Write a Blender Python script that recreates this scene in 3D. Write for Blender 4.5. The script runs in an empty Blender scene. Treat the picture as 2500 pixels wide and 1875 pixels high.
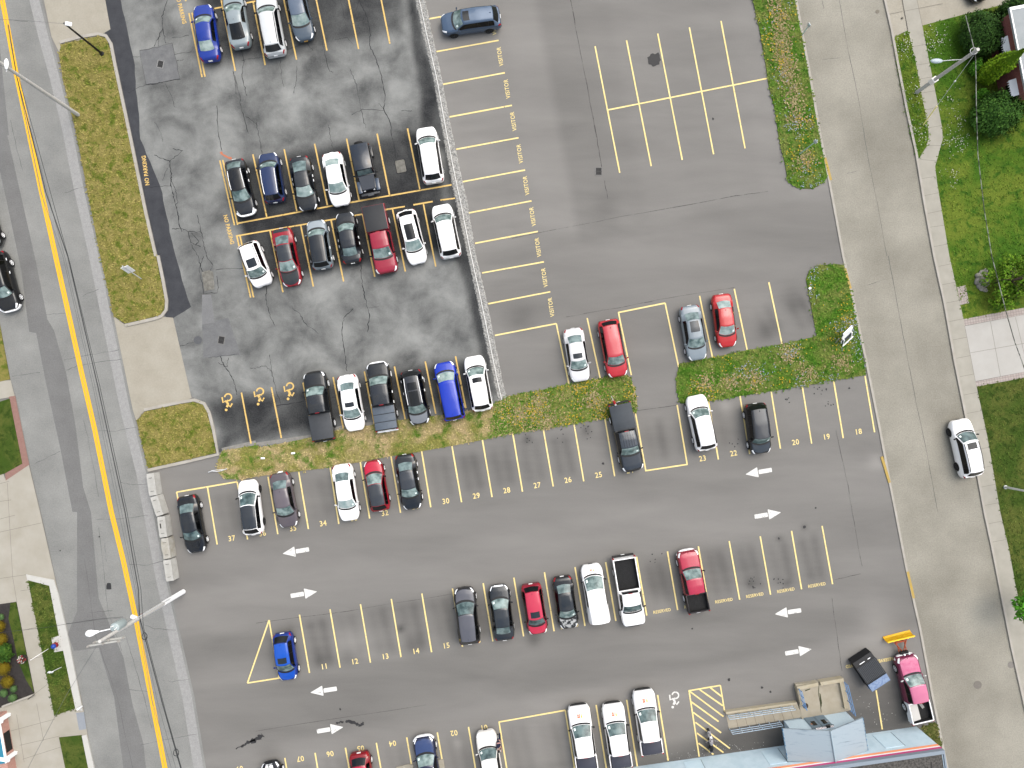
import bpy, bmesh, math, random
import numpy as np
from mathutils import Vector, Matrix
R = random.Random(7)
PI = math.pi
H = 62.0          # height of the drone above the ground
S = 27.8          # survey pixels per metre on the ground
scene = bpy.context.scene
COL = scene.collection

# ---------------------------------------------------------------- survey
def T(c, r, x, y):
    """point read on survey tile (c, r) -> survey pixel"""
    return (c*625 + x/2.6544, r*625 + y/2.6544)
def G(p, h=0.0):
    """survey pixel of something h metres up -> ground-plan metres"""
    k = (H-h)/H/S
    return Vector(((p[0]-1250)*k, (937.5-p[1])*k))
def TG(c, r, x, y, h=0.0): return G(T(c, r, x, y), h)
def pts(c, r, *xy): return [T(c, r, xy[i], xy[i+1]) for i in range(0, len(xy), 2)]
def gp(poly, h=0.0): return [G(p, h) for p in poly]

# ---------------------------------------------------------------- materials
K = 2.30
def lin(v):
    v /= 255.0
    return v/12.92 if v <= .04045 else ((v+.055)/1.055)**2.4
def A(r, g, b, cap=.82):
    """base colour of something that shows as this sRGB value under the overcast sky"""
    return tuple(min(cap, lin(v)/K) for v in (r, g, b))
MATS = {}
def mat(name, base, rough=.8, metal=0.0, ior=1.45, coat=0.0, noise=None, base2=None, bump=None, spec=None, island=None, wear=None, grain=None):
    if name in MATS: return MATS[name]
    m = bpy.data.materials.new(name); m.use_nodes = True
    n, l = m.node_tree.nodes, m.node_tree.links
    b = n['Principled BSDF']
    b.inputs['Base Color'].default_value = (*base, 1)
    b.inputs['Roughness'].default_value = rough
    b.inputs['Metallic'].default_value = metal
    b.inputs['IOR'].default_value = ior
    b.inputs['Coat Weight'].default_value = coat
    b.inputs['Coat Roughness'].default_value = .05
    if spec is not None: b.inputs['Specular IOR Level'].default_value = spec
    tc = n.new('ShaderNodeTexCoord')
    col = None
    if noise:
        sc, lo, hi = noise[0], noise[1], noise[2]
        nz = n.new('ShaderNodeTexNoise'); nz.inputs['Scale'].default_value = sc
        nz.inputs['Detail'].default_value = noise[3] if len(noise) > 3 else 5
        nz.inputs['Roughness'].default_value = .6
        l.new(tc.outputs['Object'], nz.inputs['Vector'])
        rp = n.new('ShaderNodeValToRGB'); rp.color_ramp.elements[0].position = lo; rp.color_ramp.elements[1].position = hi
        rp.color_ramp.elements[0].color = (*base, 1); rp.color_ramp.elements[1].color = (*(base2 or tuple(c*1.3 for c in base)), 1)
        l.new(nz.outputs['Fac'], rp.inputs['Fac']); col = rp.outputs['Color']
    if island:
        g = n.new('ShaderNodeNewGeometry'); rp = n.new('ShaderNodeValToRGB')
        els = rp.color_ramp.elements
        for i, c in enumerate(island):
            e = els[i] if i < 2 else els.new(1)
            e.position = i/(len(island)-1); e.color = (*c, 1)
        l.new(g.outputs['Random Per Island'], rp.inputs['Fac']); col = rp.outputs['Color']
    if grain and col is not None:      # fine aggregate speckle
        ng = n.new('ShaderNodeTexNoise'); ng.inputs['Scale'].default_value = grain[0]; ng.inputs['Detail'].default_value = 4; ng.inputs['Roughness'].default_value = .8; l.new(tc.outputs['Object'], ng.inputs['Vector'])
        mr = n.new('ShaderNodeMapRange'); mr.inputs['From Min'].default_value = .25; mr.inputs['From Max'].default_value = .75; mr.inputs['To Min'].default_value = 1-grain[1]; mr.inputs['To Max'].default_value = 1+grain[1]; l.new(ng.outputs['Fac'], mr.inputs['Value'])
        vm = n.new('ShaderNodeVectorMath'); vm.operation = 'SCALE'; l.new(col, vm.inputs[0]); l.new(mr.outputs['Result'], vm.inputs['Scale']); col = vm.outputs[0]
    if col is not None: l.new(col, b.inputs['Base Color'])
    if bump:
        nz = n.new('ShaderNodeTexNoise'); nz.inputs['Scale'].default_value = bump[0]; nz.inputs['Detail'].default_value = 4
        l.new(tc.outputs['Object'], nz.inputs['Vector'])
        bp = n.new('ShaderNodeBump'); bp.inputs['Strength'].default_value = bump[1]; bp.inputs['Distance'].default_value = .05
        l.new(nz.outputs['Fac'], bp.inputs['Height']); l.new(bp.outputs['Normal'], b.inputs['Normal'])
    if wear:
        nz = n.new('ShaderNodeTexNoise'); nz.inputs['Scale'].default_value = wear[0]; nz.inputs['Detail'].default_value = 6; nz.inputs['Roughness'].default_value = .7
        l.new(tc.outputs['Object'], nz.inputs['Vector'])
        rp = n.new('ShaderNodeValToRGB'); rp.color_ramp.elements[0].position = wear[1]; rp.color_ramp.elements[1].position = wear[2]
        l.new(nz.outputs['Fac'], rp.inputs['Fac']); l.new(rp.outputs['Color'], b.inputs['Alpha'])
    MATS[name] = m
    return m

# ---------------------------------------------------------------- mesh building
class MB:
    def __init__(s): s.v, s.f, s.m, s.smooth = [], [], [], False
    def add(s, vs, fs, mi=0):
        o = len(s.v); s.v += [tuple(v) for v in vs]
        s.f += [tuple(o+i for i in f) for f in fs]; s.m += [mi]*len(fs); return s
    def prism(s, poly, z0, z1, mi=0):
        n = len(poly)
        a = sum(poly[i][0]*poly[(i+1) % n][1]-poly[(i+1) % n][0]*poly[i][1] for i in range(n))
        if a < 0: poly = poly[::-1]
        vs = [(p[0], p[1], z0) for p in poly]+[(p[0], p[1], z1) for p in poly]
        fs = [tuple(range(n, 2*n)), tuple(range(n-1, -1, -1))]+[(i, (i+1) % n, n+(i+1) % n, n+i) for i in range(n)]
        return s.add(vs, fs, mi)
    def sheet(s, poly, z, mi=0):
        n = len(poly)
        a = sum(poly[i][0]*poly[(i+1) % n][1]-poly[(i+1) % n][0]*poly[i][1] for i in range(n))
        if a < 0: poly = poly[::-1]
        return s.add([(p[0], p[1], z) for p in poly], [tuple(range(n))], mi)
    def strip(s, line, w, z, mi=0, jit=0.0):
        """flat ribbon of width w along a polyline of 2-D points"""
        ln = [Vector(p) for p in line]; vs = []
        for i, p in enumerate(ln):
            d = (ln[min(i+1, len(ln)-1)]-ln[max(i-1, 0)]); d.normalize(); nn = Vector((-d.y, d.x))
            ww = w*(1+jit*R.uniform(-.6, .6))/2
            vs += [(p.x+nn.x*ww, p.y+nn.y*ww, z), (p.x-nn.x*ww, p.y-nn.y*ww, z)]
        return s.add(vs, [(2*i, 2*i+1, 2*i+3, 2*i+2) for i in range(len(ln)-1)], mi)
    def wall(s, line, w, z0, z1, mi=0):
        """raised ribbon (kerb, coping) along a polyline"""
        ln = [Vector(p) for p in line]; vs = []; n = len(ln)
        for i, p in enumerate(ln):
            d = (ln[min(i+1, n-1)]-ln[max(i-1, 0)]); d.normalize(); nn = Vector((-d.y, d.x))*w/2
            vs += [(p.x+nn.x, p.y+nn.y, z0), (p.x-nn.x, p.y-nn.y, z0), (p.x-nn.x, p.y-nn.y, z1), (p.x+nn.x, p.y+nn.y, z1)]
        fs = [(0, 3, 2, 1), (4*n-4, 4*n-3, 4*n-2, 4*n-1)]
        for i in range(n-1):
            for j in range(4):
                a, b = 4*i+j, 4*i+(j+1) % 4
                fs.append((a, b, b+4, a+4))
        return s.add(vs, fs, mi)
    def box(s, c, d, rz=0.0, mi=0, bev=0.0, mtx=None):
        M = mtx or Matrix.Rotation(rz, 4, 'Z')
        x, y, z = d[0]/2, d[1]/2, d[2]/2
        if bev:
            vs, fs = [], []
            b = bev
            for zz, k in ((-z, b), (-z+b, 0), (z-b, 0), (z, b)):
                for px, py in ((x-k-b, y-k), (x-k, y-k-b), (x-k, -y+k+b), (x-k-b, -y+k), (-x+k+b, -y+k), (-x+k, -y+k+b), (-x+k, y-k-b), (-x+k+b, y-k)):
                    vs.append((px, py, zz))
            fs = [tuple(range(7, -1, -1)), tuple(range(24, 32))]
            fs = [tuple(range(0, 8)), tuple(range(31, 23, -1))]
            for r_ in range(3):
                for i in range(8): fs.append((r_*8+(i+1) % 8, r_*8+i, r_*8+8+i, r_*8+8+(i+1) % 8))
        else:
            vs = [(-x, -y, -z), (x, -y, -z), (x, y, -z), (-x, y, -z), (-x, -y, z), (x, -y, z), (x, y, z), (-x, y, z)]
            fs = [(0, 3, 2, 1), (4, 5, 6, 7), (0, 1, 5, 4), (1, 2, 6, 5), (2, 3, 7, 6), (3, 0, 4, 7)]
        return s.add([M @ Vector(v)+Vector(c) for v in vs], fs, mi)
    def tube(s, a, b, r0, r1=None, n=8, mi=0, caps=True):
        a, b = Vector(a), Vector(b); r1 = r0 if r1 is None else r1
        d = (b-a).normalized(); u = d.orthogonal().normalized(); w = d.cross(u)
        vs = []
        for p, r in ((a, r0), (b, r1)):
            vs += [p+(u*math.cos(2*PI*i/n)+w*math.sin(2*PI*i/n))*r for i in range(n)]
        fs = [(i, (i+1) % n, n+(i+1) % n, n+i) for i in range(n)]
        if caps: fs += [tuple(range(n-1, -1, -1)), tuple(range(n, 2*n))]
        return s.add(vs, fs, mi)
    def pipe(s, line, r, n=8, mi=0):
        ln = [Vector(p) for p in line]; vs = []; u = None
        for i, p in enumerate(ln):
            d = (ln[min(i+1, len(ln)-1)]-ln[max(i-1, 0)]).normalized()
            u = d.orthogonal().normalized() if u is None else (u-d*u.dot(d)).normalized()
            w = d.cross(u)
            vs += [p+(u*math.cos(2*PI*k/n)+w*math.sin(2*PI*k/n))*r for k in range(n)]
        fs = [(i*n+k, i*n+(k+1) % n, (i+1)*n+(k+1) % n, (i+1)*n+k) for i in range(len(ln)-1) for k in range(n)]
        fs += [tuple(range(n-1, -1, -1)), tuple(range((len(ln)-1)*n, len(ln)*n))]
        return s.add(vs, fs, mi)
    def lathe(s, prof, c=(0, 0, 0), axis='Z', n=16, mi=0):
        vs = []; m = len(prof)
        for r, z in prof:
            for i in range(n):
                a = 2*PI*i/n; x, y = r*math.cos(a), r*math.sin(a)
                vs.append(Vector((x, y, z) if axis == 'Z' else (z, x, y))+Vector(c))
        fs = [(j*n+i, j*n+(i+1) % n, (j+1)*n+(i+1) % n, (j+1)*n+i) for j in range(m-1) for i in range(n)]
        fs += [tuple(range(n-1, -1, -1)), tuple(range((m-1)*n, m*n))]
        return s.add(vs, fs, mi)
    def ball(s, c, r, n=10, m=7, mi=0, lump=0.0, seed=0):
        rr = random.Random(seed); vs = []
        r = (r, r, r) if isinstance(r, (int, float)) else r
        for j in range(m+1):
            t = PI*j/m
            for i in range(n):
                a = 2*PI*i/n; k = 1+lump*rr.uniform(-1, 1)
                vs.append((c[0]+r[0]*k*math.sin(t)*math.cos(a), c[1]+r[1]*k*math.sin(t)*math.sin(a), c[2]+r[2]*k*math.cos(t)))
        fs = [(j*n+i, (j+1)*n+i, (j+1)*n+(i+1) % n, j*n+(i+1) % n) for j in range(m) for i in range(n)]
        return s.add(vs, fs, mi)
    def grid(s, fn, nu, nv, mi=0, off=0.0, centre=None):
        P = [[Vector(fn(i/nu, j/nv)) for j in range(nv+1)] for i in range(nu+1)]
        if off:
            Q = []
            for i in range(nu+1):
                row = []
                for j in range(nv+1):
                    du = P[min(i+1, nu)][j]-P[max(i-1, 0)][j]; dv = P[i][min(j+1, nv)]-P[i][max(j-1, 0)]
                    nn = du.cross(dv)
                    if nn.length > 1e-9: nn.normalize()
                    if nn.dot(P[i][j]-Vector(centre)) < 0: nn = -nn
                    row.append(P[i][j]+nn*off)
                Q.append(row)
            P = Q
        vs = [p for row in P for p in row]; w = nv+1
        fs = [(i*w+j, i*w+j+1, (i+1)*w+j+1, (i+1)*w+j) for i in range(nu) for j in range(nv)]
        if centre is not None:
            a, b, c_ = vs[fs[0][0]], vs[fs[0][1]], vs[fs[0][2]]
            k = len(fs)//2; a, b, c_ = (vs[fs[k][q]] for q in (0, 1, 2))
            if (b-a).cross(c_-a).dot(a-Vector(centre)) < 0: fs = [f[::-1] for f in fs]
        return s.add(vs, fs, mi)
    def mesh(s, name, mats, smooth=None):
        me = bpy.data.meshes.new(name); me.from_pydata(s.v, [], s.f)
        for m in (mats if isinstance(mats, (list, tuple)) else [mats]): me.materials.append(m)
        if any(s.m): me.polygons.foreach_set('material_index', s.m)
        if smooth:
            me.polygons.foreach_set('use_smooth', [True]*len(s.f)); me.set_sharp_from_angle(angle=math.radians(smooth))
        me.update(); return me
    def build(s, name, mats, parent=None, smooth=None):
        o = bpy.data.objects.new(name, s.mesh(name, mats, smooth)); COL.objects.link(o)
        if parent is not None: o.parent = parent
        return o
def tag(o, label=None, cat=None, group=None, kind=None):
    if label: o['label'] = label
    if cat: o['category'] = cat
    if group: o['group'] = group
    if kind: o['kind'] = kind
    return o
def struct(o): o['kind'] = 'structure'; return o
def thing(name, label, cat, loc=(0, 0, 0), rz=0.0, group=None):
    o = bpy.data.objects.new(name, None); COL.objects.link(o); o.empty_display_size = .3
    o.location = loc; o.rotation_euler = (0, 0, rz)
    return tag(o, label, cat, group)
def attach(mesh, name, parent):
    o = bpy.data.objects.new(name, mesh); COL.objects.link(o); o.parent = parent; return o
def copy_tree(o, parent=None):
    c = o.copy(); COL.objects.link(c)
    if parent is not None: c.parent = parent
    for ch in [x for x in ALLCH.get(o.name, [])]: copy_tree(ch, c)
    return c
ALLCH = {}
def note_children():
    ALLCH.clear()
    for o in bpy.data.objects:
        if o.parent: ALLCH.setdefault(o.parent.name, []).append(o)

def inside(poly, X, Y):
    """numpy point-in-polygon"""
    r = np.zeros(X.shape, bool); n = len(poly)
    for i in range(n):
        x1, y1 = poly[i]; x2, y2 = poly[(i+1) % n]
        if y1 == y2: continue
        c = ((y1 > Y) != (y2 > Y)) & (X < (x2-x1)*(Y-y1)/(y2-y1)+x1)
        r ^= c
    return r
def dist(poly, X, Y):
    d = np.full(X.shape, 1e9); n = len(poly)
    for i in range(n):
        x1, y1 = poly[i]; x2, y2 = poly[(i+1) % n]
        dx, dy = x2-x1, y2-y1; L = dx*dx+dy*dy+1e-12
        t = np.clip(((X-x1)*dx+(Y-y1)*dy)/L, 0, 1)
        d = np.minimum(d, np.hypot(X-x1-t*dx, Y-y1-t*dy))
    return d
# ================================================================ SETTING
def asphalt(name, dark, light, cloud, fine, cscale=.35, rough=.9, detail=7, dist_=.6, warp=None, third=None):
    m = bpy.data.materials.new(name); m.use_nodes = True
    n, l = m.node_tree.nodes, m.node_tree.links; b = n['Principled BSDF']
    b.inputs['Roughness'].default_value = rough; b.inputs['Specular IOR Level'].default_value = .25
    tc = n.new('ShaderNodeTexCoord'); at = n.new('ShaderNodeAttribute'); at.attribute_name = 'tone'
    mp = n.new('ShaderNodeMapping'); mp.inputs['Rotation'].default_value = (0, 0, math.radians(-10.4))
    if warp: mp.inputs['Scale'].default_value = warp
    l.new(tc.outputs['Object'], mp.inputs['Vector'])
    n1 = n.new('ShaderNodeTexNoise'); n1.inputs['Scale'].default_value = cscale; n1.inputs['Detail'].default_value = detail
    n1.inputs['Roughness'].default_value = .58; n1.inputs['Distortion'].default_value = dist_
    l.new(mp.outputs['Vector'], n1.inputs['Vector'])
    n2 = n.new('ShaderNodeTexNoise'); n2.inputs['Scale'].default_value = 9; n2.inputs['Detail'].default_value = 5; n2.inputs['Roughness'].default_value = .75
    l.new(tc.outputs['Object'], n2.inputs['Vector'])
    def mth(op, a, bb, c=None):
        q = n.new('ShaderNodeMath'); q.operation = op
        for i, v in enumerate((a, bb, c)):
            if v is None: continue
            if isinstance(v, (int, float)): q.inputs[i].default_value = v
            else: l.new(v, q.inputs[i])
        return q.outputs[0]
    c1 = mth('MULTIPLY', mth('SUBTRACT', n1.outputs['Fac'], .5), cloud)
    # the blotches fade where the tone is low (fresh sealer)
    if third: c1 = mth('MULTIPLY', c1, mth('MULTIPLY_ADD', at.outputs['Fac'], 1.1, .25))
    c2 = mth('MULTIPLY', mth('SUBTRACT', n2.outputs['Fac'], .5), fine)
    v = mth('ADD', mth('ADD', at.outputs['Fac'], c1), c2)
    rp = n.new('ShaderNodeValToRGB'); e = rp.color_ramp.elements
    e[0].color = (*dark, 1); e[1].color = (*light, 1); l.new(v, rp.inputs['Fac'])
    l.new(rp.outputs['Color'], b.inputs['Base Color'])
    n3 = n.new('ShaderNodeTexNoise'); n3.inputs['Scale'].default_value = 40
    l.new(tc.outputs['Object'], n3.inputs['Vector'])
    bp = n.new('ShaderNodeBump'); bp.inputs['Strength'].default_value = .35; bp.inputs['Distance'].default_value = .02
    l.new(n3.outputs['Fac'], bp.inputs['Height']); l.new(bp.outputs['Normal'], b.inputs['Normal'])
    return m
def toned_grid(name, m, x0, x1, y0, y1, step, z, tone, keep=None):
    xs = np.arange(x0, x1+step, step); ys = np.arange(y0, y1+step, step)
    X, Y = np.meshgrid(xs, ys); t = tone(X, Y); ny, nx = X.shape
    V = np.stack([X.ravel(), Y.ravel(), np.full(X.size, z)], 1)
    I = np.arange(ny*nx).reshape(ny, nx)
    F = np.stack([I[:-1, :-1], I[:-1, 1:], I[1:, 1:], I[1:, :-1]], -1).reshape(-1, 4)
    if keep is not None:
        cx = (X[:-1, :-1]+step/2).ravel(); cy = (Y[:-1, :-1]+step/2).ravel()
        F = F[keep(cx, cy)]
    me = bpy.data.meshes.new(name)
    me.from_pydata(V.tolist(), [], F.tolist())
    at = me.attributes.new('tone', 'FLOAT', 'POINT'); at.data.foreach_set('value', t.ravel().astype(np.float32))
    me.materials.append(m)
    o = bpy.data.objects.new(name, me); COL.objects.link(o); return struct(o)

# ---- outlines (survey pixels)
ST_R = [(102-24, -100), (102, 0), (124, 90), (151, 188), (181, 313), (211, 463), (247, 625), (277, 772), (324, 1002), (362, 1152), (380, 1250), (411, 1416), (437, 1533), (475, 1702), (503, 1875), (525, 1975)]
ST_L = [(-190, -100), (-160, 0), (-30, 620), (0, 787), (26, 926), (38, 983), (72, 1134), (100, 1250), (136, 1416), (162, 1525), (205, 1736), (228, 1875), (250, 1975)]
RS_L = [(1923, -100), (1941, 0), (1973, 173), (1999, 324), (2022, 441), (2056, 625), (2075, 708), (2112, 881), (2146, 1051), (2169, 1175), (2184, 1250), (2210, 1386), (2244, 1536), (2274, 1698), (2301, 1830), (2330, 1975)]
RS_R = [(2133, -100), (2156, 0), (2173, 75), (2188, 158), (2210, 271), (2233, 377), (2252, 494), (2276, 625), (2301, 738), (2327, 885), (2353, 1013), (2380, 1145), (2399, 1250), (2417, 1333), (2440, 1450), (2466, 1582), (2493, 1702), (2520, 1830), (2550, 1975)]
DIV_L = [(1000, -100)]+pts(1, 0, 1030, 0, 1085, 250, 1150, 520, 1200, 820, 1270, 1200, 1330, 1480, 1370, 1659)+pts(1, 1, 1430, 280, 1500, 620, 1555, 880, 1570, 945)
DIV_R = [(1015, -100)]+pts(1, 0, 1098, 0, 1143, 220, 1203, 500, 1252, 760, 1312, 1050, 1372, 1320, 1427, 1659)+pts(1, 1, 1492, 270, 1542, 520, 1592, 780, 1624, 915)
LOT_L = pts(0, 0, 600, -260, 680, 0, 640, 215, 700, 330, 800, 800, 900, 1300, 990, 1659)+pts(0, 1, 1040, 200, 1060, 395, 1100, 400, 1230, 900, 1340, 1000, 1400, 1290, 1440, 1330)+pts(1, 1, 0, 1260, 360, 1190, 560, 1130, 1000, 1060, 1500, 990, 1600, 930)+[(p[0]+8, p[1]) for p in DIV_L[::-1]]

# ---- far ground
gm = mat('far_ground', A(120, 128, 80), noise=(.05, .35, .65), base2=A(150, 146, 110))
b = MB(); b.sheet([(-260, -260), (260, -260), (260, 260), (-260, 260)], -.05); struct(b.build('ground', gm))

# ---- the smooth warm-grey car park
def stall(c, r, xa, ya, xb, yb): return (TG(c, r, xa, ya), TG(c, r, xb, yb))
STAINS = []   # oil-darkened strips down the middle of the stalls
for k in range(9): STAINS.append((TG(1, 0, 1230+45*k, 430+207*k), TG(1, 0, 1560+45*k, 365+207*k), .9, R.uniform(.03, .1)))
for k in range(18):
    x, y = 640+k*198.5, 1490-k*34.4
    if not 11 < k < 13: STAINS.append((TG(0, 1, 1450+k*198.5, 1560-k*34.2), TG(0, 1, 1490+k*198.5, 1790-k*34.2), .95, R.uniform(.08, .2)))
for k in range(18): STAINS.append((TG(1, 2, 190+k*199, 740-k*34), TG(1, 2, 245+k*199, 1010-k*34), .95, R.uniform(.1, .22)))
for k in range(13): STAINS.append((TG(1, 2, 100+k*199, 1660-k*34), TG(1, 2, 160+k*199, 1960-k*34), 1.0, R.uniform(.08, .16)))
for k in range(4): STAINS.append((TG(2, 1, 1620+k*225, 350-k*45), TG(2, 1, 1690+k*225, 500-k*45), .9, .18))
SPOTS = [(T(*q[:4]), q[4], q[5]) for q in ((1, 2, 935, 758, .35, .4), (1, 2, 1030, 860, 1.0, .22), (1, 2, 600, 930, .9, .2), (1, 2, 620, 860, 1.2, -.22), (1, 2, 420, 960, .9, .2), (2, 1, 480, 1130, .5, .3), (2, 1, 100, 1185, .4, .3), (3, 2, 65, 440, .6, 0.17), (3, 2, 70, 450, .9, -.15),
    (2, 2, 1550, 460, .5, 0.19), (3, 2, 120, 465, .35, 0.22), (3, 2, 235, 97, .3, 0.25), (3, 2, 70, 172, .3, 0.22), (3, 2, 640, 690, 2.2, -.16), (3, 2, 730, 760, 1.5, -.14), (3, 2, 560, 640, 1.5, .1), (2, 2, 980, 600, .8, -.1), (2, 2, 930, 460, 1.6, .16), (1, 2, 1010, 1590, .7, -.12), (1, 2, 1310, 1500, .5, -.2), (3, 1, 170, 290, 1.3, .26), (2, 1, 1640, 490, .9, .22), (2, 1, 60, 420, 1.3, .15), (2, 0, 600, 1350, 1.1, .12), (3, 1, 700, 1330, .7, -.2), (2, 1, 1385, 970, .6, -.25), (1, 2, 80, 1560, 1.2, .12), (2, 2, 140, 830, .6, .25))]
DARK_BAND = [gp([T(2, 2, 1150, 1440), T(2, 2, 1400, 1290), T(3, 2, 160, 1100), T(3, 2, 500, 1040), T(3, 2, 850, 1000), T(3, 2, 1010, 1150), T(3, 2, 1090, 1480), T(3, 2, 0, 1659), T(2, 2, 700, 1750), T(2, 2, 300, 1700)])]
def tone_r(X, Y):
    t = np.full(X.shape, .51)
    # long paving passes: bands running along and across the lot
    u = X*math.cos(math.radians(10.4))+Y*math.sin(math.radians(10.4)); v = -X*math.sin(math.radians(10.4))+Y*math.cos(math.radians(10.4))
    upper = np.clip((v-(TG(2, 1, 0, -30).x*-math.sin(math.radians(10.4))+TG(2, 1, 0, -30).y*math.cos(math.radians(10.4))))/1.6+.5, 0, 1)
    rr = random.Random(3)
    def bands(w, lo, step, amp):
        out = np.zeros(w.shape); a = lo
        while a < 60:
            bnd = a+rr.uniform(.7, 1.3)*step; val = rr.uniform(-amp, amp)
            out += val*np.clip((w-a)/.9, 0, 1)*np.clip((bnd+.9-w)/.9, 0, 1); a = bnd
        return out
    t += upper*bands(u, -50, 3.1, .085)+(1-upper)*(bands(v, -50, 2.7, .06)-.035)
    def seg(p, q, w, amp):
        nonlocal t
        d = q-p; L = d.length; d = d/L
        a = (X-p.x)*d.x+(Y-p.y)*d.y; c = np.abs((X-p.x)*-d.y+(Y-p.y)*d.x)
        al = np.clip(np.minimum(a+.6, L+.6-a)/.9, 0, 1)
        t -= amp*al*np.exp(-(c/w)**2)
    for p, q, w, amp in STAINS:
        m_ = random.Random(int(p.x*100)); d = (q-p).normalized(); off = Vector((-d.y, d.x))*.55
        seg(p+off*m_.uniform(.6, 1), q+off, .45, amp); seg(p-off, q-off*m_.uniform(.6, 1), .45, amp*m_.uniform(.4, 1)); 
    for p, r_, a_ in SPOTS:
        c = G(p); t -= a_*np.exp(-(((X-c.x)**2+(Y-c.y)**2)/r_**2))
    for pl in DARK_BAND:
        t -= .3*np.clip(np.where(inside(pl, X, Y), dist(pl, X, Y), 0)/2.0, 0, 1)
    return t
m_lot = asphalt('asphalt_smooth', A(91, 90, 88), A(198, 195, 190), .5, .16, cscale=.3, warp=(.22, 1.0, 1), detail=9, dist_=.3)
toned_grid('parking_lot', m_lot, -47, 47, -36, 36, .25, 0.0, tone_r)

# ---- the weathered car park with cloudy worn sealer
ZN = [  # polygon, tone, feather
 (gp(pts(0, 0, 1200, -300, 2660, -560)+pts(1, 0, 1010, 260, 0, 440)+pts(0, 0, 1310, 510)), .15, 1.6),
 (gp(pts(0, 0, 1400, 1040)+pts(1, 0, 190, 940, 1000, 800, 1180, 790, 1370, 1659)+pts(1, 1, 1190, 40, 20, 230)+pts(0, 1, 1600, 280)), .07, 1.5),
 (gp(pts(0, 1, 1250, 900)+pts(1, 1, 90, 830, 1370, 600, 1600, 960, 560, 1140, 0, 1260)+pts(0, 1, 1430, 1280)), .1, 1.6),
 (gp(pts(1, 0, 950, -50, 1050, -50, 1250, 800, 1450, 1659)+pts(1, 1, 1590, 930, 1480, 900, 1330, 200, 1250, 0)+pts(1, 0, 1180, 1000, 1030, 830, 1040, 620, 980, 300)), .1, .8),
]
EDGE = gp(pts(0, 0, 640, -40, 770, -40, 820, 170, 870, 420, 910, 900, 1040, 1200, 1135, 1659)+pts(0, 1, 1180, 150, 1235, 330, 1100, 420, 1000, 300, 980, 0)+pts(0, 0, 900, 1400, 700, 330))
PATCH = gp(pts(0, 0, 905, 328, 1118, 283, 1165, 512, 950, 550)); PATCH2 = gp(pts(0, 1, 1310, 440, 1480, 400, 1560, 640, 1320, 660)); PATCH3 = gp(pts(0, 1, 1310, 250, 1370, 250, 1390, 430, 1310, 445))
def tone_l(X, Y):
    t = np.full(X.shape, .56)
    for pl, val, f in ZN:
        w = np.clip(np.where(inside(pl, X, Y), dist(pl, X, Y), 0)/f, 0, 1); w = w*w*(3-2*w)
        t = t*(1-w)+val*w
    for pl, val in ((PATCH, .47), (PATCH2, .52), (PATCH3, .66)): t = np.where(inside(pl, X, Y), val, t)
    return t
m_old = asphalt('asphalt_weathered', A(48, 50, 53), A(190, 192, 189), 2.1, .4, cscale=.3, third=True, dist_=.25, detail=9)
toned_grid('weathered_parking_lot', m_old, -40, 8, -6, 36, .22, .004, tone_l, keep=lambda x, y: inside(gp(LOT_L), x, y))

EB = []
for i, p in enumerate(EDGE):
    q = EDGE[(i+1) % len(EDGE)]; n_ = max(1, int((q-p).length/.7)); EB += [p.lerp(q, k/n_)+Vector((R.uniform(-.06, .06), 0)) for k in range(n_)]
b = MB(); b.sheet(EB, .0085); struct(b.build('fresh_sealer_band', mat('sealer_band', A(58, 61, 68), rough=.85, noise=(1.1, .3, .75, 9), base2=A(82, 84, 90), bump=(40, .3), grain=(8, .2))))
b = MB(); b.sheet(PATCH, .0088); b.sheet(PATCH2, .0089); struct(b.build('repaired_patch', mat('patch_asphalt', A(124, 126, 128), rough=.9, noise=(1.5, .3, .7, 8), base2=A(146, 147, 148), grain=(9, .15))))
b = MB(); b.sheet(PATCH3, .009); struct(b.build('repaired_patch', mat('patch_pale', A(140, 141, 143), rough=.9, noise=(1.5, .3, .7, 8), base2=A(154, 155, 156), grain=(9, .15))))
# ---- streets
m_st = mat('asphalt_street', A(152, 153, 150), rough=.92, noise=(.25, .3, .7, 8), base2=A(182, 183, 179), bump=(45, .4), grain=(9, .22))
b = MB()
def ribbon(b, L, Rr, z):
    n = max(len(L), len(Rr))
    b.sheet([*L, *Rr[::-1]], z)
ribbon(b, gp(ST_L), gp(ST_R), .006); struct(b.build('street', m_st))
m_pt = mat('asphalt_street_patch', A(136, 136, 135), rough=.92, noise=(.5, .3, .7, 8), base2=A(150, 150, 149), bump=(45, .4), grain=(9, .2))
b = MB(); b.sheet(gp([(-20, 330), (18, 330), (52, 480), (88, 640), (116, 780)]+pts(0, 1, 350, 480, 430, 760, 490, 1100, 540, 1500)+pts(0, 2, 590, 0, 640, 560, 800, 940, 860, 1250, 930, 1500, 950, 1700, 800, 1700, 800, 1659, 740, 1200, 640, 880, 480, 900, 440, 790, 500, 640, 500, 0)+pts(0, 1, 470, 1659, 390, 1240, 300, 830, 235, 500, 190, 490, 175, 380, 140, 100)+[(14, 480)]), .010)
b.sheet(gp([(-30, 60), (-6, 60), (22, 330), (-20, 330)]), .0101); struct(b.build('street_patch', m_pt))
m_ru = mat('asphalt_street_worn', A(180, 180, 179), rough=.92, noise=(3, .3, .7, 8), base2=A(196, 196, 194), grain=(9, .2))
b = MB(); b.strip([G((p[0]-18, p[1])) for p in ST_R], .85, .010); struct(b.build('street_edge', m_ru))
m_rs = mat('asphalt_side_street', A(158, 154, 141), rough=.92, noise=(.12, .32, .62, 9), base2=A(194, 190, 176), bump=(45, .4), grain=(9, .28))
b = MB(); ribbon(b, gp(RS_L), gp(RS_R), .006); struct(b.build('side_street', m_rs))

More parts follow.
